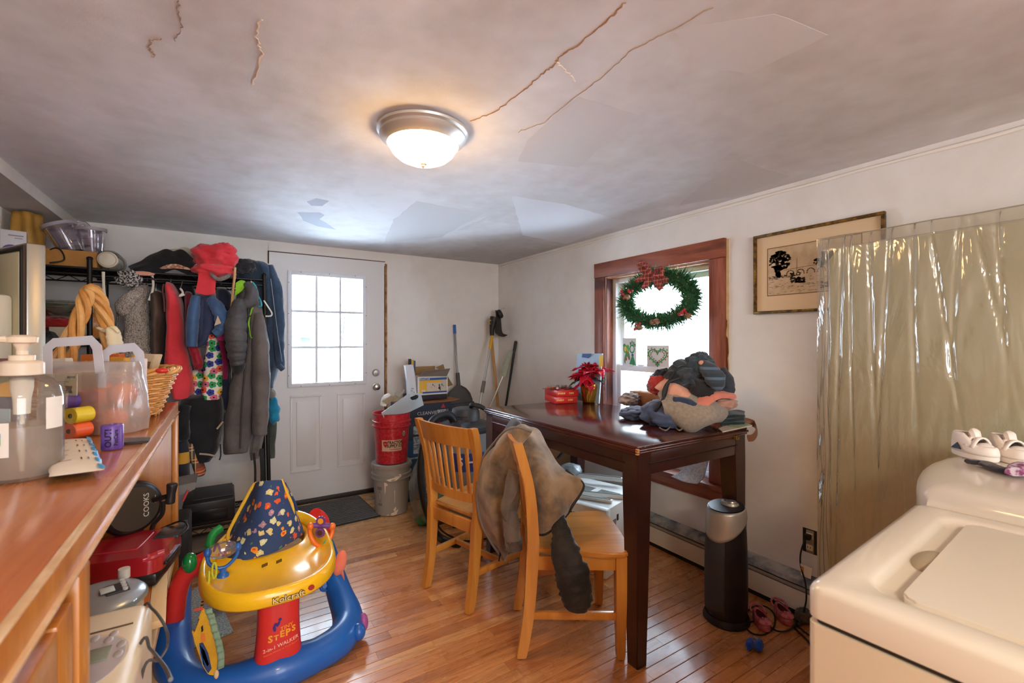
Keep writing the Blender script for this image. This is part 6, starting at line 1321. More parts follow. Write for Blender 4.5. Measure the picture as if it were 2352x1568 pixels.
# red hoodie bundle over the rail
t = thing('red_hoodie', 'coral red hoodie bundled over the top of the rail with hem hanging down', 'hoodie', tuple(onY(495, 640, 3.45)), 0, 'clothes hung on the rack')
def rl(name, px, py, r, seed, Y=3.45, amp=.28, fr=4, ridge=.2):
    m = MB()
    def f(p, d):
        n = noise.noise(d*fr*.5+V((seed, 0, 0)))+ridge*(1-2*abs(noise.noise(d*fr*.8+V((0, seed, 2))))); return p*(1+amp*n)
    m.ball(onY(px, py, Y), r, 48, 30, None, f, .85); m.build(name, M_redc, t, **_W, ang=180)
rl('hood', 495, 590, (.115, .10, .075), 1); rl('folded_sleeve', 490, 622, (.105, .085, .042), 5, 3.42); rl('folded_sleeve', 517, 575, (.055, .06, .045), 8, 3.42)
m = MB(); sheet(m, [[onY(x, y, 3.37) for x, y in ((455, 620), (475, 618), (500, 622))], [onY(x, y, 3.36) for x, y in ((454, 645), (474, 648), (497, 648))], [onY(x, y, 3.365) for x, y in ((449, 670), (470, 676), (494, 676))]], 20, 20, .008, 12, 6); m.build('hem', M_redc, t, **_W, thick=.02, ang=180)
m = MB(); m.tube([onY(483, 628, 3.335), onY(500, 641, 3.33), onY(520, 636, 3.335), onY(528, 628, 3.34)], [.012, .018, .018, .010], 12, sm=5, flat=.7); m.build('grey_lining', M_gtail, t, **_W)
# loose hangers
def hanger(name, label, px, mt, r, Y=3.40):
    t = thing(name, label, 'hanger', tuple(onY(px[0][0], px[0][1], Y)), 0, 'loose hangers on the rack'); m = MB(); m.tube([onY(x, y, Y) for x, y in px], r, 8, sm=4); m.build('hanger', mt, t, **_W)
    m = MB(); p = onY(px[0][0], px[0][1], Y); m.tube([p, (p.x, 3.5, p.z+.03), (p.x, 3.60, 1.718), (p.x, 3.612, 1.70)], .002, 6, sm=4); m.build('hook', M_wire, t, **_W)
hanger('clothes_hanger', 'pale wooden hanger seen edge-on left of the lime lined hood', [(540, 614), (538, 640), (535, 670), (532, 706)], M_hwood, .0075, 3.36)
hanger('clothes_hanger', 'white plastic hanger edge beside the parka shoulder', [(577, 646), (576, 668), (576, 696)], M_hw, .005, 3.36)
hanger('clothes_hanger', 'teal plastic hanger with wavy shoulder near the rack post', [(580, 648), (588, 660), (590, 675), (598, 690), (600, 702), (594, 704)], mat('teal_plastic', '#2a96a4', .4), .006, 3.35)
hanger('clothes_hanger', 'white plastic hanger sticking out past the rack post', [(606, 690), (614, 702), (624, 718), (622, 725), (610, 726)], M_hw, .005, 3.40)
hanger('clothes_hanger', 'white plastic trouser hanger with clips above the maroon jacket', [(414, 662), (420, 672), (412, 680), (424, 676)], M_hw, .006, 3.40)
# lower hanging things
t = garment('backpack', 'black backpack with pale trim hanging under the flowered dress', [(908, 420, 500), (925, 414, 514), (970, 412, 516), (1010, 416, 510), (1040, 422, 504), (1062, 430, 486)], fab('black_canvas', '#242428', '#1a1a1d', 200, .4), 3.52, .13, 2, .05, 19, cat='backpack')
m = MB(); m.tube([onY(458, 1042, 3.365), onY(480, 1044, 3.36), onY(496, 1048, 3.365)], .006, 6, sm=4); m.tube([onY(498, 985, 3.37), onY(512, 968, 3.385)], .006, 6); m.build('pale_trim', mat('pale_trim', '#a89a86', .8), t, **_W)
m = MB(); m.tube([onY(506, 1020, 3.37), onY(507, 1045, 3.37), onY(504, 1056, 3.37)], .008, 6, sm=3, flat=.5); m.build('strap_end', M_drk, t, **_W)
m = MB(); m.tube([onY(424, 930, 3.38), onY(416, 970, 3.36), onY(424, 1010, 3.36)], [.03, .045, .03], 14, sm=5, wr=.2); m.build('side_pocket', fab('black_canvas', '#242428', '#1a1a1d', 200, .4), t, **_W, ang=180)
M_ply = plaid('shirt_plaid', '#a8492a', '#3a3f38', '#d9b56a', '#d9c9a0', 13, (0, 2))
t = garment('plaid_shirt', 'red brown tartan shirt sleeve hanging below the backpack', [(1018, 424, 446), (1035, 428, 452), (1060, 436, 462), (1084, 442, 470), (1094, 440, 466)], M_ply, 3.44, .06, 3, .08, 20, plane=3.40, cat='shirt')
t = garment('striped_sweater', 'navy sweater with red and yellow bands beside the cabinet end', [(985, 406, 426), (1010, 404, 430), (1050, 404, 436), (1095, 404, 436), (1104, 406, 432)], stripes('rugby_stripes', [(0, '#20222e'), (.30, '#c8942e'), (.48, '#20222e'), (.68, '#c01f34'), (.84, '#20222e')], 2, 2.7, .04), 3.44, .08, 3, .06, 21, plane=3.38, cat='sweater')
# --- on the rack base
B0z = .1745
t = thing('printer', 'black flat inkjet printer on the lower rack shelf', 'printer', (-.06, 3.58, B0z)); px0, px1 = onY(418, 1165, 3.42).x, onY(540, 1165, 3.42).x
pcx = (px0+px1)/2; m = MB(); m.box((pcx, 3.60, B0z+.075), (px1-px0, .34, .145), bev=.012); m.build('body', mat('printer_black', '#232226', .4), t, **_W)
m = MB(); m.box((pcx+.02, 3.62, B0z+.152), (px1-px0-.06, .28, .010), bev=.004); m.build('scanner_lid', mat('printer_lid', '#343337', .5), t, **_W)
m = MB(); m.box((pcx, 3.427, B0z+.06), (px1-px0-.08, .008, .07), bev=.002); m.build('paper_tray', mat('printer_tray', '#17161b', .25), t, **_W)
m = MB(); m.box((px0+.03, 3.428, B0z+.10), (.035, .010, .035), bev=.002); m.build('button_panel', mat('printer_lid', '#343337', .5), t, **_W)
for k in range(3):
    x0, x1 = onY(408, 1235, 3.38).x, onY(520, 1225, 3.38).x; m = MB(); m.box(((x0+x1)/2+.02*k, 3.40, .03+.028*k), (x1-x0, .26, .022), rz=.03*k, bev=.002); solo('flat_box', ('lowest', 'middle', 'topmost')[k]+' flat dark board stored under the printer shelf', 'box', m, mat('flat%d' % k, ('#1b1a1c', '#2a2523', '#6e655b')[k], .6))
t = thing('booster_flap', 'grey plastic fold-top appliance with dark body beside the printer', 'appliance', (-.19, 2.98, 0))
a0, a1 = onY(402, 1118, 2.95), onY(450, 1108, 2.95)
m = MB(); m.slab([onY(398, 1118, 2.85), onY(451, 1107, 2.85), onY(449, 1120, 2.85), onY(440, 1128, 2.85), onY(398, 1143, 2.85)], (0, .20, 0)); bmesh.ops.bevel(m.bm, geom=list(m.bm.edges), offset=.004, segments=2, affect='EDGES'); m.build('grey_flap', mat('warm_grey', '#77736e', .45), t, **_W)
m = MB(); m.box(((onY(400, 1200, 2.85).x+onY(428, 1200, 2.85).x)/2-.02, 2.95, .21), (.12, .20, .42), bev=.02); m.build('body', mat('appl_dark', '#28282b', .45), t, **_W)
m = MB(); m.tube([onY(432, 1126, 2.845), onY(420, 1150, 2.845)], .006, 6); m.build('red_stripe', mat('red_stripe', '#b03a38', .5), t, **_W)
# ------------------------------------------------------------------ refrigerator with its door ajar beyond the cabinet
fr = thing('refrigerator', 'refrigerator with stainless door edge ajar at the left frame edge', 'refrigerator', (-1.3, 2.7, 0))
fd = V((-.632, 2.668)); fe = V((.839, .545)); fwv = V((-.545, .839)); FZ0, FZ1 = .09, 1.732
A = fd-fe*.064
def fpt(e, w, z): p = A+fe*e+fwv*w; return V((p.x, p.y, z))
def fbox(name, e0, e1, w0, w1, z0, z1, mt, bev=.004):
    m = MB(); m.box((0, 0, 0), (e1-e0, w1-w0, z1-z0), bev=bev); M_ = Matrix((V((fe.x, fe.y, 0)), V((fwv.x, fwv.y, 0)), V((0, 0, 1)))).transposed().to_4x4(); c = fpt((e0+e1)/2, (w0+w1)/2, (z0+z1)/2)
    for v in m.bm.verts: v.co = M_ @ v.co+c
    return m.build(name, mt, fr, **_W)
fbox('door', .004, .064, 0, .46, FZ0, FZ1, mat('stainless', '#b9b4a8', .38, .9, bmp=(200, .05)), .006)
fbox('door_liner', -.012, .004, .03, .43, FZ0+.03, FZ1-.035, mat('liner', '#d9cda6', .5), .012); fbox('liner_rim', -.003, .005, .008, .452, FZ0+.01, FZ1-.01, mat('liner_frame', '#4d3b2c', .5), .002)
for w0, w1 in ((.010, .022), (.43, .442)): fbox('gasket', -.010, .004, w0, w1, FZ0+.02, FZ1-.02, mat('gasket', '#2a2723', .7), .003)
fbox('gasket', -.010, .004, .010, .442, FZ1-.032, FZ1-.02, mat('gasket', '#2a2723', .7), .003); fbox('gasket', -.0085, .0035, .010, .442, FZ0+.02, FZ0+.032, mat('gasket', '#2a2723', .7), .003)
fbox('door_bin', -.075, -.012, .06, .40, 1.20, 1.52, mat('bin_white', '#e2dccb', .4), .02)
m = MB(); m.box((-1.28, 2.68, .90), (.61, .72, 1.68), bev=.01); m.build('body', mat('fridge_side', '#57524c', .5), fr, **_W)
m = MB()
for x in (-1.55, -1.05):
    for y in (2.38, 2.98): m.cyl((x, y, 0), (x, y, .062), .02, n=10)
m.build('feet', mat('fridge_foot', '#2a2826', .6), fr, **_W)

# ------------------------------------------------------------------ on the bar top
BT = CZ+.0022
sx_, sy_ = -.357, 1.354
so_ = thing('soap_dispenser', 'large clear pump bottle of liquid soap on the bar top', 'bottle', (sx_, sy_, BT))
M_bot = glassy('bottle_plastic', '#fbfaf8', .06, .03, .10, '#e4dcd2')
m = MB(); m.lathe([(0, .002), (.058, .0), (.064, .008), (.064, .165), (.060, .185), (.046, .203), (.030, .211), (.026, .222)], (sx_, sy_, BT), 40); m.build('bottle', M_bot, so_, **_W)
m = MB(); m.lathe([(0, .004), (.058, .006), (.060, .010), (.060, .108), (0, .108)], (sx_, sy_, BT), 36); m.build('liquid', glassy('soap_liquid', '#f6efe8', .03, .05, .36, '#f0e6da'), so_, **_W)
M_pump = mat('pump_cream', '#e3d3bd', .4)
m = MB(); m.lathe([(.030, .210), (.034, .212), (.034, .236), (.030, .240), (.020, .242), (.020, .252), (.009, .254), (.009, .262)], (sx_, sy_, BT), 28); m.build('collar', M_pump, so_, **_W)
m = MB(); m.lathe([(.007, .255), (.010, .268), (.014, .276), (.024, .279), (.025, .290), (.018, .294), (0, .295)], (sx_, sy_, BT), 24); m.tube([(sx_-.01, sy_, BT+.285), (sx_-.06, sy_-.035, BT+.285), (sx_-.075, sy_-.045, BT+.275)], [.008, .006, .005], 8, sm=3); m.build('pump_head', M_pump, so_, **_W)
m = MB(); m.lathe([(.018, .21), (.018, .185), (.014, .16), (.013, .13), (.004, .128), (.004, .01)], (sx_, sy_, BT), 14); m.build('dip_tube', mat('dip_tube', '#ddd6c8', .4), so_, **_W)
av = atan2(-sy_, -sx_)
def cylp(cx, cy, r, a0, a1, z0, z1, n=16): return lambda u, v: V((cx+r*cos(a0+(a1-a0)*u), cy+r*sin(a0+(a1-a0)*u), z0+(z1-z0)*v))
m = MB(); m.grid(cylp(sx_, sy_, .0647, av-1.75, av-.28, BT+.052, BT+.12), 16, 3); m.build('label', mat('label_white', '#e6e2da', .5), so_, **_W)
m = MB(); m.grid(cylp(sx_, sy_, .0651, av-1.7, av-.46, BT+.076, BT+.092), 16, 3); m.build('label_green', mat('label_green', '#3c9a4a', .5), so_, **_W)
m = MB(); m.grid(cylp(sx_, sy_, .0651, av-1.7, av-.46, BT+.092, BT+.100), 16, 3); m.build('label_teal', mat('label_teal', '#2a8aa0', .5), so_, **_W)
m = MB(); m.grid(cylp(sx_, sy_, .0646, av+.55, av+1.15, BT+.10, BT+.165), 10, 3); m.build('label', mat('label_white', '#e6e2da', .5), so_, **_W)
wv = [onZ(112, 1088, BT+.02), onZ(240, 1072, BT+.02), onZ(246, 1020, BT+.02), onZ(110, 1010, BT+.02)]; wc = sum(wv, V())/4
wt_ = thing('wipes_pack', 'flat white and blue pack of wet wipes beside the soap bottle', 'packet', (wc.x, wc.y, BT)); ex = (wv[1]-wv[0]); ex.z = 0; ey = (wv[3]-wv[0]); ey.z = 0
def wpt(u, v, h): return V((wv[0].x, wv[0].y, BT))+ex*u+ey*v+V((0, 0, h))
def pillow(u, v, s_): e = (sin(pi*min(1, max(0, u))**.8)**.35)*(sin(pi*v)**.35); return wpt(u+.012*sin(v*30)*(u < .02 or u > .98), v, .014+s_*.013*e)
for s_, nm, mt in ((1, 'film_top', mat('wipes_white', '#e9e2d6', .35, bmp=(40, .2))), (-1, 'film_bottom', mat('wipes_blue', '#2f8fc9', .35))):
    m = MB(); m.grid(lambda u, v: pillow(u, v, s_), 30, 18); m.build(nm, mt, wt_, **_W, ang=180)
m = MB(); m.grid(lambda u, v: pillow(.90+.12*u, .02+.96*v, 1.06)+V((0, 0, .001+.003*sin(v*40))), 6, 30); m.build('crimp', mat('wipes_blue', '#2f8fc9', .35), wt_, **_W, ang=180)
for k in range(4):
    for j in range(2):
        for (dr, col) in ((.030, '#e6d8cc'), (.024, ('#3a3634', '#4a7fb0')[j])):
            m = MB(); cu_, cv_ = .62+.14*j, .22+.19*k; m.face([m.v(pillow(cu_+dr*.9*cos(2*pi*i/10)*.8, cv_+dr*1.9*sin(2*pi*i/10)*(1 if dr > .027 else .6), 1)+V((0, 0, .0012+(.0006 if dr < .027 else 0)))) for i in range(10)]); m.build('pictogram', mat('pic_'+col[1:], col, .6), wt_, **_F)
m = MB()
for k in range(5): m.face([m.v(pillow(u, v, 1)+V((0, 0, .0012))) for u, v in ((.12, .2+.13*k), (.42-.05*(k % 2), .2+.13*k), (.42-.05*(k % 2), .215+.13*k), (.12, .215+.13*k))])
m.build('print', mat('print_red', '#c9a090', .6), wt_, **_F)
M_pur = mat('purple_bag', '#6a4aa0', .35, var=(20, '#5a3c8c', .1)); px_, py_ = -.247, 1.569
ro = thing('bag_roll', 'purple roll of pet waste bags standing on the bar top', 'roll', (px_, py_, BT)); m = MB(); m.lathe([(0, 0), (.0225, .0), (.0232, .004), (.0232, .060), (.021, .063), (.010, .064), (.008, .055), (0, .055)], (px_, py_, BT), 28); m.build('roll', M_pur, ro, **_W)
av = atan2(-py_, -px_)
for body, size, off, dz in (('OUT!', .020, -.35, .031), ('PetCare', .0125, .32, .031)):
    text(body, size, lambda x, y, o=off, d=dz: V((px_+.0237*cos(av+o+ -y/.0237), py_+.0237*sin(av+o- y/.0237), BT+d+x)), 'lettering', mat('print_black', '#1d1726', .6), ro, True, .03)
# clear pack of waste-bag rolls with header card
def cpt(cx, cy): return (V((_c, -_s, 0)), V((_s, _c, 0)))
CR, CF = V((_c, -_s, 0)), V((_s, _c, 0))      # room directions to the right of and along the view: packs here face the viewer
pb = thing('bag_refill_pack', 'clear pack of purple, yellow and orange bag rolls with printed header', 'packet', (-.372, 1.76, BT)); pc_ = V((-.372, 1.76, BT))-CR*.022
def pk(r, f, z): return pc_+CR*r+CF*f+V((0, 0, z))
kcol = {'purple': '#5f4296', 'yellow': '#d8c02e', 'orange': '#e0602e', 'green': '#5aa03c'}
for r, z, c_ in ((-.025, .026, 'orange'), (.023, .026, 'orange'), (-.022, .068, 'yellow'), (.028, .069, 'yellow'), (-.014, .108, 'purple')):
    m = MB(); m.cyl(pk(r, 0, z), pk(r+.006, .05, z), .0225, n=22); w = m.build('roll', mat('roll_'+c_, kcol[c_], .4), pb, **_W)
    m = MB(); m.cyl(pk(r, -.0006, z), pk(r, .003, z), .007, n=12); m.build('roll_core', mat('roll_hole', '#2a2620', .8), w, **_W)
m = MB(); m.slab([pk(-.05, -.006, .128), pk(.052, -.006, .128), pk(.052, -.006, .188), pk(-.05, -.006, .188)], CF*.002); m.build('header_card', mat('card_grey', '#b3aa9c', .7), pb, **_F)
m = MB()
for r, z, w, h in ((-.032, .178, .02, .006), (.036, .180, .022, .006)): m.slab([pk(r-w/2, -.0066, z-h/2), pk(r+w/2, -.0066, z-h/2), pk(r+w/2, -.0066, z+h/2), pk(r-w/2, -.0066, z+h/2)], CF*.0004)
for k in range(5): m.slab([pk(-.04, -.0066, .166-.006*k), pk(.03-.01*(k % 2), -.0066, .166-.006*k), pk(.03-.01*(k % 2), -.0066, .1675-.006*k), pk(-.04, -.0066, .1675-.006*k)], CF*.0004)
m.slab([pk(.02, -.0066, .135), pk(.04, -.0066, .135), pk(.037, -.0066, .145), pk(.04, -.0066, .155), pk(.02, -.0066, .155), pk(.023, -.0066, .145)], CF*.0004); m.build('print', mat('card_print', '#5d5a5c', .7), pb, **_F)
m = MB(); m.grid(lambda u, v: pk(-.054+.11*u, -.009-.004*sin(pi*v)+.0015*noise.noise(V((u*8, v*12, 1))), .19*v), 14, 20); m.grid(lambda u, v: pk(-.054+.11*u, .056, .19*v), 3, 3); m.build('clear_film', glassy('pack_film', '#f2efe8', .18, .06), pb, **_W, ang=180)
# frosted carrier bag with oranges
tg = thing('carrier_bag', 'frosted plastic carrier bag with two flat handles holding oranges', 'bag', (-.285, 1.86, BT)); tcx = V((-.288, 1.868, BT))-CR*.058
def tk(r, f, z): return tcx+CR*r+CF*f+V((0, 0, z))
M_frost = glassy('frosted_bag', '#f6f1ee', .12, .12, .30, '#f3eeea', (16, (1, 1, .5)), .6)
def bagw(u, v):
    a = 2*pi*u; r = .136*math.copysign(abs(cos(a))**.6, cos(a))*(1-.08*v+.05*sin(pi*v)); f = .070*math.copysign(abs(sin(a))**.6, sin(a))*(1-.45*v**2+.15*sin(pi*v)); w = .006*noise.noise(V((r*30, f*30, v*5)))
    return tk(r+w, f+w, .002+.215*v)
m = MB(); m.grid(bagw, 64, 26, cu=True); m.build('film', M_frost, tg, **_W, ang=180)
M_hand = glassy('bag_handle', '#f8f7f8', .1, .2, .72, '#f0eff3')
for f, dz, r0, r1 in ((-.050, .0, -.115, .062), (.045, -.022, -.028, .112)):
    m = MB(); m.tube([tk(r0, f, .14+dz), tk(r0+.004, f, .262+dz), tk(r0+.022, f, .288+dz), tk(r1-.026, f, .300+dz), tk(r1-.004, f, .272+dz), tk(r1+.012, f, .14+dz)], .0012, 6, flat=1, up=tuple(CF)); m.bm.clear()
    P = [(r0, .14), (r0, .265), (r0+.030, .290), (r1-.030, .298), (r1, .268), (r1+.014, .14)]
    inn = [(r0+.028, .14), (r0+.028, .256), (r0+.040, .264), (r1-.036, .270), (r1-.028, .256), (r1-.014, .14)]
    for (a, b), (c, d) in zip(zip(P, inn), zip(P[1:], inn[1:])): m.face([m.v(tk(a[0], f, a[1]+dz)), m.v(tk(b[0], f, b[1]+dz)), m.v(tk(d[0], f, d[1]+dz)), m.v(tk(c[0], f, c[1]+dz))])
    m.build('handle', M_hand, tg, **_F, thick=.0015)
M_or = mat('orange_peel', '#d8702e', .45, bmp=(150, .2))
for k, (r, f, z, q_) in enumerate(((-.005, -.012, .042, .040), (.052, .0, .040, .038), (.01, .015, .112, .040), (.074, .01, .115, .038), (-.055, .022, .095, .036))):
    m = MB(); m.ball(tk(r, f, z), (q_, q_, q_*.95), 20, 12); solo('orange', ('large front orange seen through the carrier bag film', 'orange at the right bottom inside the carrier bag', 'upper middle orange inside the carrier bag', 'upper right orange inside the carrier bag', 'orange behind the refill pack inside the carrier bag')[k], 'orange', m, M_or, 'oranges in the carrier bag')
m = MB(); A = [onZ(272, 1022, BT), onZ(340, 1016, BT), onZ(346, 1008, BT), onZ(280, 1010, BT)]; m.slab(A, (0, 0, .006)); solo('dark_phone', 'thin black phone lying under the front of the carrier bag', 'phone', m, mat('phone_black', '#26262a', .3), smooth=False)
# wicker basket
wk = thing('wicker_basket', 'honey wicker basket with tall braided handle full of snacks', 'basket', (-.33, 2.27, BT)); bc_ = V((-.330, 2.262, BT))-CR*.04-CF*.05; M_wick = mat('wicker', '#c98f4a', .5, var=(60, '#ba8140', .2)); M_wick2 = mat('wicker_light', '#d9a866', .5, var=(60, '#cf9c58', .2))
def wkp(a, z, o=0.0):
    q_ = z/.175; return bc_+CR*((.185+.068*q_+o)*cos(a))+CF*((.155+.05*q_+o)*sin(a))+V((0, 0, z))
for j in range(17):
    m = MB(); z = .010+.0088*j; m.tube([wkp(2*pi*i/56, z+.0015*sin(i*1.7+j), .0052*sin(pi*i/2+pi*j)) for i in range(56)], .0046, 6, closed=True); m.build('wicker_strand', (M_wick, M_wick2)[j % 2], wk, **_W)
for i in range(28):
    m = MB(); a = 2*pi*i/28; m.tube([wkp(a, .0, 0), wkp(a, .09, .0), wkp(a, .172, .0)], .0042, 5); m.build('stake', M_wick, wk, **_W)
for s_ in (0, 1, 2):
    m = MB(); m.tube([wkp(2*pi*i/72, .170+.009*sin(i*.9+s_*2.1), .008*cos(i*.9+s_*2.1)) for i in range(72)], .0075, 7, closed=True); m.build('rim_braid', (M_wick2, M_wick, M_wick2)[s_], wk, **_W)
m = MB(); m.lathe([(0, .006), (.18, .006)], tuple(bc_), 28, sy=.85); m.build('base', M_wick, wk, **_W)
hpx = [(128, 868), (160, 790), (188, 716), (200, 676), (214, 668), (232, 700), (246, 752), (252, 806), (258, 858)]
hd_ = [EYE+ray(x, y)*(1.70+.02*k) for k, (x, y) in enumerate(hpx)]
for s_ in range(4):
    m = MB(); N = 64; P = []
    for i in range(N+1):
        u = i/N; p = crom(hd_, u); t_ = (crom(hd_, min(1, u+.01))-crom(hd_, max(0, u-.01))).normalized(); x = t_.cross(CF).normalized(); ph = u*17+s_*pi/2; fl_ = .017*(1+1.6*max(0, .2-u)/.2*1.0+.6*max(0, u-.85)/.15); P.append(p+x*cos(ph)*fl_+CF*sin(ph)*.016)
    m.tube(P, .0115, 8); m.build('handle_strand', (M_wick2, M_wick)[s_ % 2], wk, **_W)
rb_ = [EYE+ray(x, y)*1.78 for x, y in ((236, 752), (244, 758), (240, 766))]
m = MB(); m.tube([EYE+ray(x, y)*1.80 for x, y in ((226, 752), (244, 760), (256, 756), (262, 772), (266, 800))], [.012, .016, .024, .034, .030], 14, sm=6, flat=.5, wr=.25); m.tube([EYE+ray(x, y)*1.795 for x, y in ((246, 756), (262, 752), (272, 764))], [.008, .014, .004], 10, sm=4, flat=.5); m.build('cream_bow', mat('cream_ribbon', '#dccfae', .6), wk, **_W, ang=180)
def fpack(name, label, px, d, col, col2, th=.03, cat='packet', txt=None, tcol='#e8b04a'):
    A = [EYE+ray(x, y)*d for x, y in px]; t = thing(name, label, cat, tuple((A[0]+A[1])/2), 0, 'snacks in the wicker basket'); m = MB(); m.slab(A, CF*th); bmesh.ops.bevel(m.bm, geom=list(m.bm.edges), offset=.002, segments=2, affect='EDGES'); m.build('pack', mat(name+col[1:], col, .45), t, **_W)
    lo = [A[0].lerp(A[3], .12), A[1].lerp(A[2], .12), A[1].lerp(A[2], .55), A[0].lerp(A[3], .55)]; m = MB(); m.slab([p-CF*.0012+(q2-p)*.08 for p, q2 in zip(lo, (lo[1], lo[0], lo[3], lo[2]))], CF*.0008); m.build('print_panel', mat(name+col2[1:], col2, .45), t, **_F)
    if txt:
        c = (A[0]+A[2])/2-CF*.003; text(txt, .03, basis(c, CR, V((0, 0, 1))), 'lettering', mat('print'+tcol[1:], tcol, .5), t, True, .03)
fpack('cracker_box', 'orange and brown cracker box in the basket behind the carrier bag handles', [(184, 858), (232, 856), (232, 812), (184, 814)], 1.66, '#b86a2a', '#8a3f1e', .03, 'box', 'AG', '#e89a3a')
fpack('snack_packet', 'blue and yellow foil snack packet in the basket', [(250, 862), (284, 860), (286, 822), (252, 820)], 1.62, '#e0a52e', '#2c3f8a')
fpack('snack_packet', 'orange and white snack packet above the blue one in the basket', [(240, 850), (272, 850), (272, 812), (240, 814)], 1.68, '#cf6a3a', '#e6e0d8')
fpack('snack_packet', 'white foil packet with blue and yellow tip in the basket', [(286, 868), (322, 866), (324, 824), (300, 820)], 1.56, '#d8d4d4', '#3a4f96')
fpack('pasta_box', 'brown and cream carton at the right side of the basket', [(302, 850), (345, 850), (356, 814), (302, 812)], 1.72, '#c9b596', '#8a6240', .04, 'box')
fpack('nutrition_box', 'white packet with black nutrition panel left of the basket handle', [(110, 866), (158, 866), (150, 822), (112, 824)], 1.66, '#dcd4c6', '#4f66a8')
m = MB(); m.ball(EYE+ray(372, 851)*1.62, (.020, .014, .010), 14, 8); solo('red_sweet', 'small red wrapped sweet on the basket rim', 'sweet', m, mat('sweet_red', '#c92f2a', .3))
m = MB(); m.ball(EYE+ray(309, 826)*1.6, (.012, .008, .016), 12, 8); solo('yellow_wrap', 'yellow twist of wrapper above the white packet', 'wrapper', m, mat('wrap_yellow', '#e0a52e', .35))
# at the far left of the bar, partly out of the frame
cc = EYE+ray(4, 905)*1.15; t = thing('crisp_packet', 'colourful crisp packet behind the soap bottle at the frame edge', 'packet', (cc.x, cc.y, BT))
def cpk(u, v): a = 2*pi*u; w = .075*sin(pi*(v*.96+.02))**.25; return V((cc.x, cc.y, BT+.003+.235*v))+CR*(w*cos(a)-.01)+CF*(.03*sin(a)*sin(pi*v))
m = MB(); m.grid(cpk, 36, 22, cu=True); m.build('bag', stripes('crisp_print', [(0, '#6f4a44'), (.25, '#d87a52'), (.40, '#7d6a6a'), (.58, '#2a2f52'), (.72, '#d8a02e'), (.86, '#7fa83a')], 2, 4.2, .25), t, **_W, ang=180)
cc = EYE+ray(6, 952)*1.05; t = thing('blue_card', 'pale blue card standing behind the soap bottle', 'card', (cc.x, cc.y, BT)); m = MB(); m.slab([V((cc.x, cc.y, BT))+CR*a+V((0, 0, b)) for a, b in ((-.05, 0), (.016, 0), (.016, .125), (-.05, .125))], CF*.002); m.build('card', mat('card_blue', '#9cc4d8', .6), t, **_F)

# ------------------------------------------------------------------ in the cabinet's open shelf
PTZ = .4315
rg = thing('red_grill', 'glossy red sandwich grill with black base on the pull-out tray', 'grill', (-.31, 2.25, PTZ), radians(-12))
M_rg = mat('grill_red', '#a81f2e', .22, coat=.6); M_bk = mat('gloss_black', '#1c1b1c', .3)
m = MB(); m.box((0, 0, .028), (.27, .27, .050), bev=.014); m.build('base', M_bk, rg)
m = MB(); m.prism(rrect(.29, .28, .05, 6, -.145, -.14), Matrix.Translation((0, 0, .052)), .068); bmesh.ops.bevel(m.bm, geom=[e for e in m.bm.edges if all(v.co.z > .11 for v in e.verts)], offset=.018, segments=3, affect='EDGES'); m.build('lid', M_rg, rg)
m = MB(); m.box((.112, .085, .118), (.085, .12, .012), bev=.004); m.build('latch', mat('latch_black', '#34383c', .25), rg); m = MB(); m.box((.149, -.02, .07), (.010, .16, .012), bev=.003); m.build('front_vent', M_bk, rg)
m = MB(); m.tube([(-.08, -.06, .1215), (.03, -.06, .1215), (.05, -.04, .1215), (.05, .10, .1215)], .002, 5, sm=4); m.build('lid_crease', mat('crease_red', '#c9404a', .3), rg)
m = MB(); m.tube([(.0, .14, .09), (.12, .155, .135), (.17, .09, .13), (.165, .03, .118)], .004, 6, sm=6); m.build('wire_bail', M_bk, rg)
wf = thing('waffle_maker', 'round black flip waffle maker with side handle behind the red grill', 'waffle maker', (-.30, 2.42, PTZ)); wc = onY(300, 1165, 2.40)
na = (EYE-wc); na.z = 0; na = na.normalized(); na = (na+V((.45, 0, 0))).normalized(); up_ = V((0, 0, 1)); rx_ = up_.cross(na).normalized()
Mw = Matrix.Translation(wc) @ Matrix((rx_, up_, na)).transposed().to_4x4()
m = MB(); m.lathe([(0, .036), (.090, .036), (.100, .030), (.104, .018), (.108, .012), (.108, -.012), (.104, -.018), (.100, -.03), (0, -.036)], n=44, M=Mw); m.build('plate_shell', M_bk, wf, **_W)
m = MB(); m.lathe([(0, .0375), (.086, .0375), (.088, .034)], n=44, M=Mw); m.build('steel_disc', mat('dark_steel', '#5a5348', .4, .6), wf, **_W)
text('COOKS', .028, Mw @ Matrix.Translation((.038, .005, .0386)) @ Matrix.Rotation(pi/2, 4, 'Z'), 'lettering', mat('logo_silver', '#d0cabf', .4), wf, True, .01)
m = MB(); m.box((.068, .02, .0386), (.0016, .03, .0008)); m.M = Mw; m.bm.clear(); m.box((.070, .02, .0386), (.0018, .032, .0008)); m.build('logo_bar', mat('logo_silver', '#d0cabf', .4), wf, **_F)
h0 = onY(352, 1148, 2.38); h1 = onY(382, 1140, 2.36); g0, g1 = onY(396, 1110, 2.36), onY(390, 1156, 2.36)
m = MB(); m.tube([h0, h1], .010, 8); m.build('axle', M_bk, wf, **_W); m = MB(); m.tube([g0, g0.lerp(g1, .08), g0.lerp(g1, .5), g0.lerp(g1, .92), g1], [.017, .020, .016, .018, .014], 14, sm=3); m.build('grip', mat('grip_black', '#242224', .4), wf, **_W)
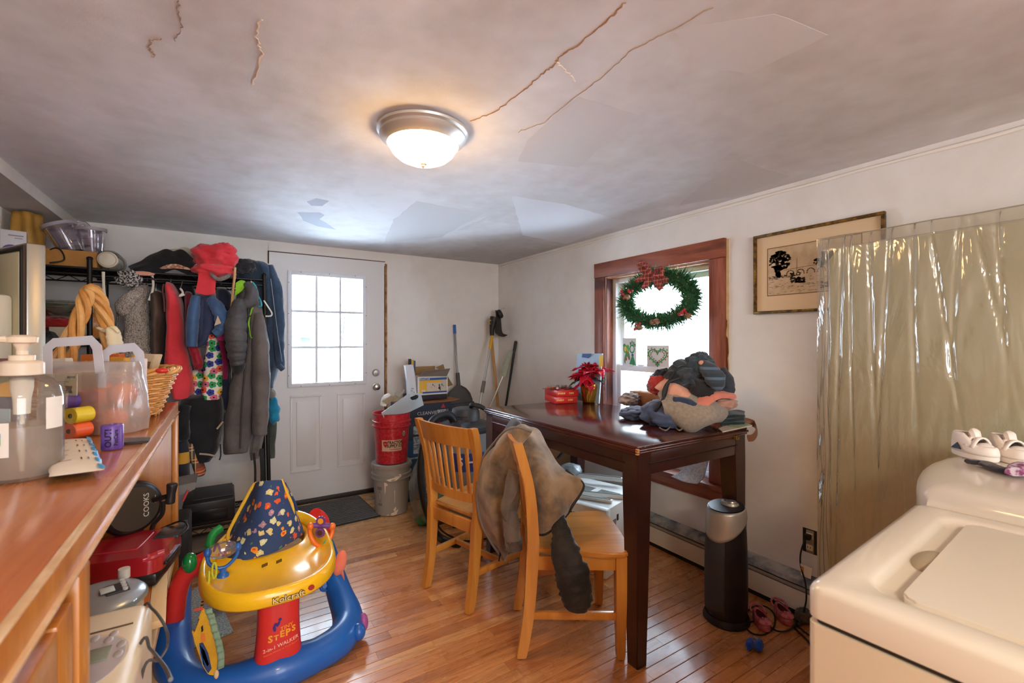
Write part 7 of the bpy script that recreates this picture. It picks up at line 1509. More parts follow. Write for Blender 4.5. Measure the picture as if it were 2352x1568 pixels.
m = MB(); m.tube([onY(374, 1150, 2.37), onY(372, 1180, 2.37), onY(352, 1205, 2.38), onY(344, 1236, 2.39), (-.30, 2.42, PTZ+.115), (-.30, 2.42, PTZ+.005)], .009, 8, sm=4); m.box((-.32, 2.45, PTZ+.008), (.18, .13, .016), bev=.005); m.tube([onY(290, 1243, 2.40), onY(345, 1233, 2.38)], .012, 8); m.build('stand', M_bk, wf, **_W)
SZ = .3555; kx, ky = -.285, 1.64
cm = thing('coffee_maker', 'silver grey coffee maker with clear-edged lid and small buttons on the shelf', 'coffee maker', (kx, ky, SZ), radians(15)); CH = .285
M_cs = mat('coffee_silver', '#b5b9be', .3, .5); M_cd = mat('coffee_dark', '#3a3c42', .4)
m = MB(); m.lathe([(0, 0), (.088, 0), (.092, .01), (.090, .12), (.094, .24), (.090, .262), (0, .264)], n=40); m.build('body', M_cs, cm)
m = MB(); m.lathe([(.060, .262), (.098, .262), (.100, .275), (.092, .284), (.07, .29), (0, .292)], n=40); m.build('lid', mat('coffee_lid', '#9aa3ad', .25, .2), cm)
m = MB(); m.lathe([(.0985, .258), (.104, .262), (.104, .27), (.1005, .276)], n=40); m.build('lid_rim', glassy('lid_clear', '#dcebea', .3, .04, .3, '#c3d4d4'), cm)
m = MB(); m.box((.035, -.01, .2925), (.05, .06, .006), bev=.002); m.build('control_panel', M_cd, cm)
for k in range(4): m = MB(); m.cyl((.05, -.035+.02*k, .294), (.05, -.035+.02*k, .300), .006, n=10); m.build('button', mat('btn_grey', '#c9ccd0', .4), cm)
m = MB(); m.box((.015, -.01, .2965), (.03, .034, .004), bev=.001); m.build('display', mat('lcd_pale', '#c3d0d4', .2), cm)
m = MB(); m.cyl((.06, .07, .285), (.06, .07, .312), .014, n=14); m.build('lid_knob', mat('cream_grey', '#c9c4bb', .4), cm)
bm_ = thing('bread_maker', 'cream bread maker with oval control panel in the cabinet opening', 'bread maker', (-.272, 1.235, SZ), radians(0)); M_cr = mat('breadmaker_cream', '#ded0b6', .35)
bx0, bx1, by0, by1, bh = -.145, .128, -.20, .165, .345
m = MB(); m.prism(rrect(bx1-bx0, by1-by0, .035, 6, bx0, by0), Matrix.Identity(4), bh-.03); m.build('body', M_cr, bm_)
m = MB(); lvl = [(0, bh-.03), (0, bh-.012), (.008, bh), (.025, bh+.006)]; RR = []
for k, z in lvl: RR.append([m.v((x, y, z+(y*-.0))) for x, y in rrect(bx1-bx0-2*k, by1-by0-2*k, .035-k*.4, 6, bx0+k, by0+k)])
for A, B in zip(RR, RR[1:]):
    for i in range(len(A)): m.face([A[i], A[(i+1) % len(A)], B[(i+1) % len(A)], B[i]])
m.face(RR[-1]); m.build('top_cover', M_cr, bm_, ang=60)
m = MB(); m.box(((bx0+bx1)/2, .06, bh+.0065), (bx1-bx0-.05, .004, .003)); m.build('lid_seam', mat('seam_brown', '#5a4a38', .7), bm_, smooth=False)
Mp = Matrix.Translation((.025, -.05, bh+.0066))
m = MB(); m.prism([(.085*cos(2*pi*i/36), .098*sin(2*pi*i/36)) for i in range(36)], Mp, .0012); cp_ = m.build('control_panel', mat('panel_cream', '#cfc4b4', .4), bm_)
m = MB(); m.prism([(.035+.045*cos(2*pi*i/30), -.005+.082*sin(2*pi*i/30)) for i in range(30)], Mp, .0018); m.build('panel_grey', mat('panel_grey', '#b5b0b6', .4), cp_)
m = MB(); m.box((.06, -.04, bh+.0098), (.040, .05, .002), bev=.0006); m.build('display', mat('lcd_green', '#8b9486', .25), cp_)
for x, y in ((.07, .01), (.045, .03), (.075, .03), (.095, -.055), (.095, -.02), (.02, -.055), (.02, -.02)): m = MB(); m.ball((x, y, bh+.009), (.008, .014, .002), 12, 6); m.build('button', mat('panel_btn', '#a9a2a4', .4), cp_)
text('Panasonic', .022, Matrix.Translation((-.030, -.05, bh+.0072)) @ Matrix.Rotation(-pi/2, 4, 'Z'), 'lettering', mat('print_dark', '#4a443c', .5), bm_, False, .01)
t = thing('appliance_lead', 'grey appliance cord looping out of the cabinet shelf to the floor', 'cord', (-.15, 1.6, .0)); m = MB()
m.tube([(-.24, 1.44, .50), onX(325, 1400, -.17), onX(350, 1398, -.14), onX(380, 1440, -.11), onX(385, 1480, -.11), onX(365, 1515, -.12), onX(330, 1535, -.14), (-.19, 1.40, .375), (-.26, 1.36, .37)], .003, 8, sm=9); m.tube([(-.25, 1.42, .365), onX(320, 1482, -.15), onX(345, 1490, -.13), onX(378, 1530, -.08), onX(392, 1560, -.06)], .003, 8, sm=8); m.build('cable', mat('lead_grey', '#4a4a4c', .5), t, **_W)
# ------------------------------------------------------------------ baby walker
wkx, wky = .17, 2.15
bw_ = thing('baby_walker', 'colourful plastic baby walker with yellow tray, red post and blue base', 'baby walker', (wkx, wky, 0))
M_bl = mat('walker_blue', '#1f62b8', .35, coat=.2); M_yl = mat('walker_yellow', '#f8c420', .28, coat=.3); M_rd = mat('walker_red', '#d8322e', .38, coat=.15); M_gn = mat('walker_green', '#1f9a52', .35); M_or2 = mat('walker_orange', '#e8762e', .35); M_vi = mat('walker_violet', '#6d3f86', .35)
m = MB(); P = [(-.165, 2.56, .19), (-.175, 2.44, .165), (-.175, 2.30, .125), (-.150, 2.14, .075), (-.075, 2.025, .056), (.04, 1.985, .055), (.18, 1.972, .056), (.32, 1.985, .055), (.425, 2.035, .058), (.475, 2.14, .068), (.468, 2.28, .12), (.452, 2.40, .20), (.44, 2.50, .27), (.43, 2.56, .30)]
m.tube(P, [.040, .055, .066, .066, .062, .060, .074, .060, .064, .066, .056, .050, .046, .036], 22, sm=7, flat=1.05, up=(0, 0, 1)); 
for v in m.bm.verts: v.co.z = max(v.co.z, .004)
m.build('base', M_bl, bw_, **_W, ang=180)
m = MB(); m.ball((.492, 2.02, .07), (.030, .034, .036), 16, 10); m.build('corner_bump', M_bl, bw_, **_W); m = MB(); m.ball((.530, 2.09, .062), (.022, .030, .040), 16, 10); m.build('bumper', mat('walker_mauve', '#a8579a', .4), bw_, **_W)
for x, y, z in ((-.112, 2.055, .105), (.405, 2.30, .165)):
    m = MB(); m.lathe([(.020, .004), (.024, .0), (.024, -.010), (.012, -.012), (.010, -.004), (0, -.004)], (x, y, z), 20, M=Matrix.Rotation(radians(60), 4, 'X')); m.build('hub_dimple', M_bl, bw_, **_W)
for x, y in ((-.15, 2.15), (.46, 2.18), (.02, 2.0), (.34, 2.0)):
    m = MB(); m.cyl((x, y, 0), (x, y, .03), .012, n=12); m.build('foot', mat('walker_foot', '#2a2a30', .6), bw_, **_W)
# red post
PXc, PYc = .178, 1.985
def post(u, v):
    a = 2*pi*u; z = .085+.30*v; w = .086-.012*v-.006*sin(pi*v); d = .055-.012*v; x = w*math.copysign(abs(cos(a))**.55, cos(a)); y = d*math.copysign(abs(sin(a))**.75, sin(a)); return V((PXc+x+.004*v, PYc+y, z-.020*(1-v)*(1-cos(a)**2)))
m = MB(); m.grid(post, 48, 18, cu=True); m.build('post', M_rd, bw_, **_W, ang=180)
def pf(x, y):   # print on the post's face, slightly slanted like the moulding
    v = (y+.0)/1.0; z = .085+.30*max(0, min(1, (y-.085)/.30)); d = .0555-.012*(y-.085)/.30
    w = .086-.012*(y-.085)/.30; q_ = min(.98, abs(x/w)); return V((PXc+x, PYc-d*(1-q_**3.636)**.375-.0016, y-.018))
PM = [mat('print_yellow', '#f2a62a', .5), mat('print_cream', '#f2d3b8', .5), mat('print_orange', '#ef7a3e', .5), mat('print_violet', '#3d2f78', .5)]
text('TINY', .020, lambda x, y: pf(x+.026, y+.253+.20*(x)), 'lettering', PM[0], bw_, True, .01)
for ch, dx, dy, s_ in (('S', -.034, -.004, .034), ('T', -.014, -.004, .026), ('E', .006, .004, .032), ('P', .026, .004, .034), ('S', .046, .012, .030)):
    text(ch, s_, lambda x, y, a=dx, b=dy: pf(x+a+.004, y+.226+b), 'lettering', PM[0], bw_, True, .04)
text('2-in-1 WALKER', .0185, lambda x, y: pf(x+.006, y+.192+.16*x), 'lettering', PM[1], bw_, True, .006)
text('Activity Walker & Walk-Behind', .0095, lambda x, y: pf(x+.008, y+.176+.16*x), 'lettering', PM[2], bw_, True, .01)
for (x, y, rx, ry, an) in ((-.016, .258, .0055, .012, .2), (-.012, .272, .0065, .006, 0), (-.003, .272, .005, .011, -.5), (.003, .287, .006, .006, 0)):
    m = MB(); m.face([m.v(pf(x+rx*cos(2*pi*i/14)*cos(an)-ry*sin(2*pi*i/14)*sin(an), y+rx*cos(2*pi*i/14)*sin(an)+ry*sin(2*pi*i/14)*cos(an))) for i in range(14)]); m.build('footprint', PM[3], bw_, **_F)
# tray
TC = V((.165, 2.17, 0)); out = []
def tray_out(a):   # outline of the tray, front (towards -y) fuller
    c_, s_ = cos(a), sin(a); rx_ = .25; ry_ = .37 if s_ > 0 else .335
    x = rx_*math.copysign(abs(c_)**.75, c_); y = ry_*math.copysign(abs(s_)**.9, s_)
    if s_ > 0 and c_ < 0: y *= 1-.42*min(1, -c_*1.6)
    return x, y
def tlev(k, z, hole=False): 
    R_ = []
    for i in range(72):
        a = 2*pi*i/72; x, y = tray_out(a); zz = z+.055*max(0, (y+.06)/.38)*1.0 
        R_.append((TC.x+x*k, TC.y+y*k, zz))
    return R_
HC_ = (.155, 2.345)
def hole(k, z): return [(HC_[0]+.168*k*cos(2*pi*i/72), HC_[1]+.150*k*sin(2*pi*i/72), z+.03*max(-.5, sin(2*pi*i/72))) for i in range(72)]
LV = [tlev(.90, .372), tlev(.985, .376), tlev(1.0, .384), tlev(.997, .408), tlev(.975, .428), tlev(.945, .434), tlev(.91, .430), tlev(.875, .418), tlev(.80, .408)]
m = MB(); RR = [[m.v(p) for p in l] for l in LV]; h1 = [m.v(p) for p in hole(1.22, .412)]; h2 = [m.v(p) for p in hole(1.08, .436)]; h3 = [m.v(p) for p in hole(1.0, .43)]; h4 = [m.v(p) for p in hole(.98, .37)]
RR += [h1, h2, h3, h4]
for A_, B_ in zip(RR, RR[1:]):
    for i in range(72): m.face([A_[i], A_[(i+1) % 72], B_[(i+1) % 72], B_[i]])
for i in range(72): m.face([RR[0][(i+1) % 72], RR[0][i], h4[i], h4[(i+1) % 72]])
m.build('tray', M_yl, bw_, **_W, ang=180)
for px, py in ((608, 1297), (641, 1288)):
    p = onZ(px, py, .415); m = MB(); m.box((p.x, p.y, .4145), (.024, .004, .012), rz=.5, bev=.001); m.build('slot', mat('slot_dark', '#5a4310', .8), bw_, **_W)
def tf(x, y):
    xx = TC.x+.035+x; c2 = min(.99, abs(xx-TC.x)/.25)**2.667; return V((xx, TC.y-.335*sqrt(1-c2)**.9-.004-.10*abs(y-.006)*0, .397+y*.9))
text('Kolcraft', .033, lambda x, y: tf(x, y), 'lettering', mat('logo_black', '#241a16', .5), bw_, True, .055); text('Kolcraft', .033, lambda x, y: tf(x, y)+V((0, -.0012, 0)), 'lettering', mat('logo_gold', '#f3d79a', .5), bw_, True, .008)
p = tf(.078, .006); m = MB(); m.face([m.v(p+V((.012*cos(q_), -.001, .011*sin(q_)))) for q_ in (0, .9, 1.57, 2.4, 3.14, 4, 4.7, 5.5)]); m.build('logo_dot', mat('logo_red', '#a82f26', .5), bw_, **_F)
# seat pouch of printed cloth
def toyprint():
    m, nt, b = newmat('walker_print'); vec = coords(nt); nz = nd(nt, 'ShaderNodeTexNoise'); nz.inputs['Scale'].default_value = 60.0; nt.links.new(vec, nz.inputs['Vector'])
    ad = nd(nt, 'ShaderNodeMixRGB'); ad.blend_type = 'ADD'; ad.inputs[0].default_value = .024; nt.links.new(vec, ad.inputs[1]); nt.links.new(nz.outputs['Color'], ad.inputs[2])
    def layer(sc, r0, col, stops, off):
        mp = nd(nt, 'ShaderNodeMapping'); mp.inputs['Location'].default_value = (off, off*.7, off*.3); nt.links.new(ad.outputs[0], mp.inputs[0])
        vo = nd(nt, 'ShaderNodeTexVoronoi'); vo.inputs['Scale'].default_value = sc; vo.inputs['Randomness'].default_value = .7; nt.links.new(mp.outputs[0], vo.inputs['Vector'])
        s3 = nd(nt, 'ShaderNodeSeparateColor'); nt.links.new(vo.outputs['Color'], s3.inputs[0])
        c = ramp(nt, s3.outputs[0], stops, 'CONSTANT'); return mix(nt, mth(nt, 'LESS_THAN', vo.outputs['Distance'], r0), col, c)
    col = layer(80.0, .16, '#2d4674', [(0, '#2d4674'), (.55, '#8fa3b8'), (.62, '#2d4674'), (.9, '#20335a')], 3.1)
    col = layer(27.0, .37, col, [(0, '#e05a2a'), (.22, '#d9c98a'), (.45, '#2d4674'), (.58, '#b08aa0'), (.70, '#d6d9a8'), (.85, '#e8962e')], 0.0)
    col = layer(27.0, .17, col, [(0, '#f2b23a'), (.22, '#e9dcb0'), (.45, '#4f8a5a'), (.58, '#e0c27a'), (.70, '#e6e4c4'), (.85, '#d84a26')], 0.0)
    nt.links.new(col, b.inputs['Base Color']); b.inputs['Roughness'].default_value = .85; bump(nt, b, mth(nt, 'ADD', ntex(nt, vec, 300.0, 2.0), mth(nt, 'MULTIPLY', ntex(nt, vec, 16.0, 2.0), 4.0)), .4, .004); return m
M_print = toyprint()
sq = lambda px, py, Y: onY(px, py, Y)
m = MB()    # front-facing cloth panel from the narrow top to the tray well, wrapping round both sides
rows = [[sq(585, 1112, 2.36), sq(598, 1107, 2.30), sq(620, 1104, 2.28), sq(646, 1102, 2.30), sq(652, 1106, 2.40)],
        [sq(566, 1160, 2.36), sq(590, 1150, 2.25), sq(622, 1145, 2.22), sq(656, 1135, 2.27), sq(666, 1138, 2.40)],
        [sq(530, 1224, 2.36), sq(575, 1205, 2.23), sq(625, 1196, 2.19), sq(672, 1178, 2.26), sq(680, 1180, 2.42)],
        [sq(510, 1262, 2.33), sq(560, 1258, 2.215), sq(628, 1240, 2.185), sq(684, 1212, 2.26), sq(692, 1206, 2.42)],
        [sq(508, 1284, 2.31), sq(556, 1286, 2.205), sq(628, 1268, 2.185), sq(690, 1230, 2.28), sq(700, 1222, 2.42)]]
sheet(m, rows, 40, 44, .006, 12, 4); m.build('seat_cloth', M_print, bw_, **_W, thick=.008, ang=180)
m = MB(); sheet(m, [[sq(583, 1116, 2.37), sq(600, 1108, 2.45), sq(640, 1104, 2.47), sq(655, 1108, 2.42)], [sq(552, 1180, 2.40), sq(565, 1170, 2.50), sq(640, 1150, 2.54), sq(676, 1150, 2.46)], [sq(512, 1250, 2.40), sq(550, 1240, 2.52), sq(640, 1215, 2.56), sq(694, 1205, 2.48)]], 24, 24, .004, 10, 2); m.build('seat_back', M_print, bw_, **_W, thick=.008, ang=180)
M_pipe = mat('yellow_binding', '#e6b93a', .8, bmp=(200, .3))
m = MB(); m.tube([sq(585, 1111, 2.35), sq(562, 1150, 2.345), sq(538, 1195, 2.34), sq(524, 1226, 2.34), sq(528, 1243, 2.325), sq(542, 1238, 2.30), sq(566, 1200, 2.29), sq(584, 1160, 2.30), sq(592, 1122, 2.33)], .0075, 8, closed=True, sm=5); m.build('binding', M_pipe, bw_, **_W)
m = MB(); m.tube([sq(646, 1101, 2.30), sq(660, 1134, 2.27), sq(671, 1160, 2.265), sq(674, 1185, 2.26)], .0065, 8, sm=5); m.build('binding', M_pipe, bw_, **_W)
m = MB(); m.slab([sq(578, 1128, 2.335), sq(586, 1130, 2.325), sq(566, 1190, 2.315), sq(544, 1230, 2.32), sq(532, 1232, 2.33), sq(540, 1205, 2.34)], (.0, .012, 0)); m.build('leg_opening', fab('print_inside', '#22365e', '#1a2b4c', 200, .3), bw_, **_F)
m = MB(); m.tube([sq(486, 1268, 2.40), sq(482, 1248, 2.42), sq(490, 1226, 2.44), sq(508, 1212, 2.46)], .018, 12, sm=5); m.build('green_bar', M_gn, bw_, **_W)
# red side tubes with rollers
T0, T1, T2 = onY(400, 1450, 2.30), onY(418, 1330, 2.27), onY(440, 1294, 2.24)
m = MB(); m.tube([onY(396, 1452, 2.32), onY(402, 1410, 2.315), onY(408, 1362, 2.305), onY(424, 1322, 2.29), onY(450, 1300, 2.28), onY(478, 1286, 2.27)], [.034, .035, .035, .036, .038, .040], 20, sm=6); m.build('red_tube', M_rd, bw_, **_W)
m = MB(); m.ball(onY(436, 1292, 2.235), (.026, .030, .040), 18, 12); m.build('green_roller', mat('roller_green', '#0f7a3c', .15, coat=.5), bw_, **_W)
m = MB(); m.tube([(.442, 2.52, .28), (.425, 2.50, .40), (.385, 2.47, .452)], [.034, .036, .036], 18, sm=6); m.build('red_tube', M_rd, bw_, **_W)
a_, b_ = onY(690, 1222, 2.50), onY(722, 1208, 2.44); m = MB(); m.cyl(a_, b_, .032, n=20); m.build('yellow_collar', M_yl, bw_, **_W); m = MB(); m.cyl(a_.lerp(b_, .45), b_, .034, n=20); m.build('red_collar', M_rd, bw_, **_W)
# left toy: clear rattle barrel in a blue yoke
Yt = 2.13; c = onY(512, 1262, Yt)
m = MB(); Mr = Matrix.Translation(c) @ Matrix.Rotation(pi/2, 4, 'Y') @ Matrix.Rotation(radians(-6), 4, 'X'); m.lathe([(0, -.046), (.020, -.044), (.030, -.022), (.033, 0), (.030, .022), (.020, .044), (0, .046)], n=24, M=Mr); m.build('rattle', glassy('rattle_clear', '#f2f2f0', .25, .04, .10, '#e8e4da'), bw_, **_W)
for x in (-.050, .050): m = MB(); m.ball(c+V((x, 0, 0)), (.014, .017, .017), 14, 8); m.build('rattle_cap', M_bl, bw_, **_W)
m = MB(); m.tube([c+V((.036*sin(q_*.5)*0+(-.03+.006*q_), .0, .026*sin(q_*.9))) for q_ in range(11)], .004, 6, sm=3); m.build('rattle_squiggle', M_vi, bw_, **_W)
for k in range(7): m = MB(); m.ball(c+V((-.02+.007*k, .004*(k % 2), -.018)), .005, 8, 6); m.build('bead', mat('bead%d' % (k % 3), ('#e8962e', '#d8322e', '#e6e0d0')[k % 3], .3), bw_, **_W)
m = MB(); m.tube([c+V((-.052, 0, -.004)), c+V((-.046, -.004, -.040)), c+V((-.018, -.008, -.064)), c+V((.014, -.008, -.064)), c+V((.044, -.004, -.036)), c+V((.052, 0, -.004))], .007, 10, sm=6); m.build('yoke', M_bl, bw_, **_W)
m = MB(); m.lathe([(.012, .030), (.012, .012), (.020, .006), (.022, -.002), (.020, -.006), (0, -.006)], (c.x, c.y-.008, c.z-.098), 20); m.build('yoke_foot', M_bl, bw_, **_W)
m = MB(); q0 = onY(492, 1310, 2.06); m.tube([q0+V((.012*cos(2*pi*i/20)*.55, .0, .030*sin(2*pi*i/20))) for i in range(20)], .004, 8, closed=True); m.build('yellow_link', mat('link_lime', '#b9bf3a', .35), bw_, **_W); m = MB(); q0 = onY(480, 1330, 2.05); m.tube([q0+V((.0, .010*cos(2*pi*i/20), .028*sin(2*pi*i/20))) for i in range(20)], .004, 8, closed=True); m.build('yellow_link', mat('link_lime', '#b9bf3a', .35), bw_, **_W)
m = MB(); m.tube([onY(474, 1350, 2.04), onY(468, 1370, 2.035), onY(464, 1392, 2.03), onY(466, 1412, 2.03)], .005, 6, sm=4); m.build('strap', stripes('leopard_cord', [(0, '#2a1d12'), (.5, '#c08a2e')], 2, 90, .3), bw_, **_W)
# plush fish book hanging on the left
PL = lambda px, py, d=0: onY(px, py, 1.90+d)
fish = [(464, 1400), (456, 1420), (452, 1445), (448, 1455), (440, 1450), (447, 1475), (456, 1500), (465, 1530), (478, 1550), (492, 1552), (498, 1540), (500, 1510), (495, 1480), (486, 1450), (478, 1420), (470, 1402)]
m = MB(); m.slab([PL(x, y) for x, y in fish], (0, .018, 0)); bmesh.ops.bevel(m.bm, geom=list(m.bm.edges), offset=.003, segments=2, affect='EDGES'); pl_ = m.build('plush_fish', fab('plush_gold', '#d9a92e', '#c48f24', 220, .3), bw_, **_W, label='gold plush fish book with green frill hanging from links')
m = MB(); fr_ = [(470, 1402), (478, 1420), (486, 1450), (495, 1480), (500, 1510), (499, 1538)]
def fri(u, v): p = crom([PL(x, y, -.004) for x, y in fr_], u); return p+V((.020*v, .004*sin(u*60), .004*sin(u*45)*v))
m.grid(fri, 50, 4); m.build('green_frill', mat('frill_green', '#7f9a80', .9), pl_, **_W, thick=.003, ang=180)
for pts, col, nm in (([(462, 1440), (466, 1436), (467, 1448), (463, 1452)], '#1d1a18', 'eye'), ([(463, 1455), (470, 1455), (472, 1470), (466, 1476), (462, 1465)], '#d8732e', 'cheek'), ([(458, 1478), (466, 1476), (478, 1500), (486, 1535), (478, 1546), (468, 1530), (460, 1505)], '#2a3d6e', 'mouth'), ([(462, 1484), (470, 1494), (480, 1525), (476, 1530), (466, 1510)], '#b3703f', 'tongue'), ([(457, 1482), (461, 1482), (466, 1512), (470, 1528), (464, 1524)], '#3f86cf', 'lip'), ([(445, 1398), (466, 1394), (466, 1400), (446, 1404)], '#b8442e', 'red_tab')):
    m = MB(); m.slab([PL(x, y, -.0035) for x, y in pts], (0, .003, 0)); m.build(nm, mat('fish_'+col[1:], col, .8), pl_, **_F)
m = MB(); m.ball(PL(497, 1548), (.008, .008, .016), 10, 8); m.build('cream_tag', mat('cream_tag', '#d9bf96', .8), pl_, **_W)
# right toy: orange loop, violet spinner, green link, coral plush
Yr = 2.20; c = onY(735, 1222, Yr)
m = MB(); m.tube([onY(713, 1208, Yr), onY(712, 1225, Yr), onY(722, 1246, Yr-.01), onY(738, 1254, Yr-.01), onY(754, 1243, Yr-.01), onY(763, 1222, Yr), onY(762, 1208, Yr)], .010, 10, sm=6); m.build('orange_yoke', M_or2, bw_, **_W)
m = MB(); m.cyl(onY(718, 1206, Yr), onY(757, 1207, Yr), .012, n=16); m.build('spinner_bar', M_vi, bw_, **_W)
for px in (713, 763): m = MB(); m.ball(onY(px, 1208, Yr), .0155, 14, 8); m.build('yoke_knob', M_or2, bw_, **_W)
for (px, py, col, nm) in ((738, 1195, '#e8a02e', 'spinner'), (736, 1222, '#4a2a2a', 'spinner')):
    p = onY(px, py, Yr-.012); m = MB(); m.prism([((.020+.0025*(i % 2))*cos(2*pi*i/28), (.020+.0025*(i % 2))*sin(2*pi*i/28)) for i in range(28)], basis(p, (_c, -_s, 0), (0, 0, 1)), .008); sp = m.build(nm, M_vi, bw_, **_W); m = MB(); m.prism([(.0125*cos(2*pi*i/18), .0125*sin(2*pi*i/18)) for i in range(18)], basis(p, (_c, -_s, 0), (0, 0, 1)), .0092); m.build('spinner_face', mat('sp_'+col[1:], col, .5), sp, **_W)
p = onY(736, 1222, Yr-.012)+(EYE-p).normalized()*.0096; m = MB(); m.face([m.v(basis(p, (_c, -_s, 0), (0, 0, 1)) @ V(((.010 if i % 2 == 0 else .0045)*sin(2*pi*i/10), (.010 if i % 2 == 0 else .0045)*cos(2*pi*i/10), .0006))) for i in range(10)]); m.build('star', mat('star_yellow', '#f2c23a', .5), bw_, **_F)
p = onY(736, 1262, Yr-.01); m = MB(); m.cyl(p, p+V((0, 0, -.03)), .014, .018, n=16); m.build('orange_foot', M_or2, bw_, **_W)
p = onY(753, 1252, Yr-.03); m = MB(); m.tube([p+CR*(.016*cos(2*pi*i/22))+V((0, 0, .022*sin(2*pi*i/22)))+CF*(.010*cos(2*pi*i/22)) for i in range(22)], .0045, 8, closed=True); m.build('green_link', mat('link_mint', '#3aa572', .35), bw_, **_W)
m = MB(); p = onY(781, 1292, Yr-.03); m.ball(p, (.028, .020, .056), 20, 14, Matrix.Rotation(radians(14), 3, 'Y'), lambda p, d: V((p.x*(1+.25*d.z*-1*.3), p.y, p.z))); m.build('coral_plush', fab('coral_plush', '#ef8468', '#dd7058', 200, .3), bw_, **_W, ang=180); m = MB(); m.cyl(onY(784, 1310, Yr-.03), onY(791, 1332, Yr-.03), .009, .001, n=8); m.build('plush_tip', fab('coral_plush', '#ef8468', '#dd7058'), bw_, **_W)
# grey speckled mat and blue ball under the walker
g0 = [onZ(408, 1398, .0), onZ(472, 1330, .0), onZ(536, 1452, .0), onZ(448, 1490, .0)]
m = MB(); m.slab([(p.x, p.y, .001) for p in (V((-.10, 2.10, 0)), V((.02, 2.09, 0))) ] and [tuple(onZ(395, 1400, .001)), tuple(onZ(480, 1325, .001)), tuple(onZ(536, 1452, .001)), tuple(onZ(440, 1490, .001))], (0, 0, .006)); solo('foam_mat', 'grey speckled square mat on the floor under the walker', 'mat', m, mat('speckle_grey', '#b5bab4', .9, var=(140, '#7f867f', .06)), smooth=False)
p = onZ(507, 1396, .008); m = MB(); m.ball((p.x, p.y, .036), .026, 20, 14, None, lambda p, d: p*(1+.25*noise.noise(d*7))); solo('blue_ball', 'crinkled shiny blue ball on the grey speckled mat edge', 'ball', m, mat('crinkle_blue', '#1f3fa8', .25, coat=.4), ang=20)

# ------------------------------------------------------------------ door mat
dmx = [onZ(868, 1188, .001), onZ(812, 1137, .001), onZ(612, 1160, .001), onZ(600, 1240, .001)]
dm = thing('door_mat', 'dark charcoal ribbed door mat in front of the white door', 'mat', (.66, 3.70, 0), radians(3)); 
m = MB(); m.box((0, 0, .004), (.66, .56, .008), bev=.002); m.build('backing', mat('mat_rubber', '#1d1e20', .8), dm)
for k in range(16): m = MB(); m.box((0, -.262+k*.035, .0085), (.64, .030, .005), bev=.0015); m.build('rib', fab('mat_rib', '#3a3d40', '#2a2c2f', 160, .8, 40.0), dm)

# ------------------------------------------------------------------ buckets by the door
def bucket(name, label, c, h, r0, r1, mt, z0=0):
    t = thing(name, label, 'bucket', (c[0], c[1], z0)); m = MB()
    m.lathe([(0, .004), (r0*.92, 0), (r0, .006), (r0+(r1-r0)*.72, h*.72), (r1*1.0, h*.72+.004), (r1+.010, h*.735), (r1+.010, h*.755), (r1+.001, h*.765), (r1+.001, h*.815), (r1+.011, h*.82), (r1+.011, h*.84), (r1+.002, h*.85), (r1+.003, h*.985), (r1+.009, h), (r1-.003, h-.001), (r1-.004, h*.9), (r0, .02), (0, .012)], (c[0], c[1], z0), 48); m.build('pail', mt, t, **_W); return t
gb = (1.108, 3.51); M_gbk = mat('bucket_grey', '#9b9893', .45)
t = bucket('bucket', 'grey paint bucket with white drips carrying the red bucket', gb, .375, .122, .142, M_gbk)
m = MB(); m.lathe([(0, .388), (.138, .388), (.146, .392), (.152, .388), (.154, .372), (.151, .360), (.149, .360), (.149, .376), (0, .378)], (gb[0], gb[1], 0), 48); m.build('lid', M_gbk, t, **_W)
for k in range(18): a = 2*pi*k/18; m = MB(); m.box((gb[0]+.1545*cos(a), gb[1]+.1545*sin(a), .366), (.004, .016, .014), rz=a); m.build('lid_tab', M_gbk, t, **_F)
ag = atan2(-gb[1], -gb[0]); rng = random.Random(9)
def bkpt(a, z, k=.0016, c=gb): r = .122+(.142-.122)*min(z, .27)/.375*1.0; r = .122+.0535*z+k; return V((c[0]+r*cos(a), c[1]+r*sin(a), z))
def drip(pts): m = MB(); m.face([m.v(bkpt(ag+a, z)) for a, z in pts]); m.build('paint_drip', mat('paint_cream', '#e6dccb', .6), t, **_F)
drip([(-.42, .262), (-.30, .262), (-.20, .246), (-.24, .235), (-.32, .236), (-.33, .20), (-.36, .175), (-.385, .18), (-.38, .22), (-.40, .25)]); drip([(.16, .20), (.19, .20), (.185, .11), (.17, .10)]); drip([(-.30, .012), (.1, .030), (.42, .05), (.30, .012), (.1, .006)]); drip([(.1, .05), (.25, .075), (.28, .055), (.2, .035)])
m = MB(); 
for pts in ([(-.25, .287), (.1, .30), (.45, .325), (.5, .305), (.2, .276), (-.1, .274)],): m.face([m.v(V((gb[0]+.1545*cos(ag+a), gb[1]+.1545*sin(ag+a), z))) for a, z in pts])
m.build('paint_drip', mat('paint_cream', '#e6dccb', .6), t, **_F)
m = MB()
for a0, a1, z0, z1 in ((-.86, -.56, .20, .225), (-.86, -.56, .08, .10)): m.face([m.v(bkpt(ag+a, z)) for a, z in ((a0, z0), (a1, z0), (a1, z1), (a0, z1))])
for i in range(20):
    b0, b1 = 2*pi*i/20, 2*pi*(i+1)/20; m.face([m.v(bkpt(ag-.71+.12*r*cos(b), .15+.042*r*sin(b))) for r, b in ((1, b0), (1, b1), (.82, b1), (.82, b0))])
m.build('moulded_mark', mat('bucket_mark', '#77756f', .5), t, **_F)
RB = .3895; rbk = (1.108, 3.505); M_rbk = mat('bucket_red', '#b81f2c', .32, var=(60, '#c23a42', .06), coat=.2)
t = bucket('bucket', 'red bucket with white tractor supply label stacked on the grey bucket', rbk, .385, .118, .138, M_rbk, RB)
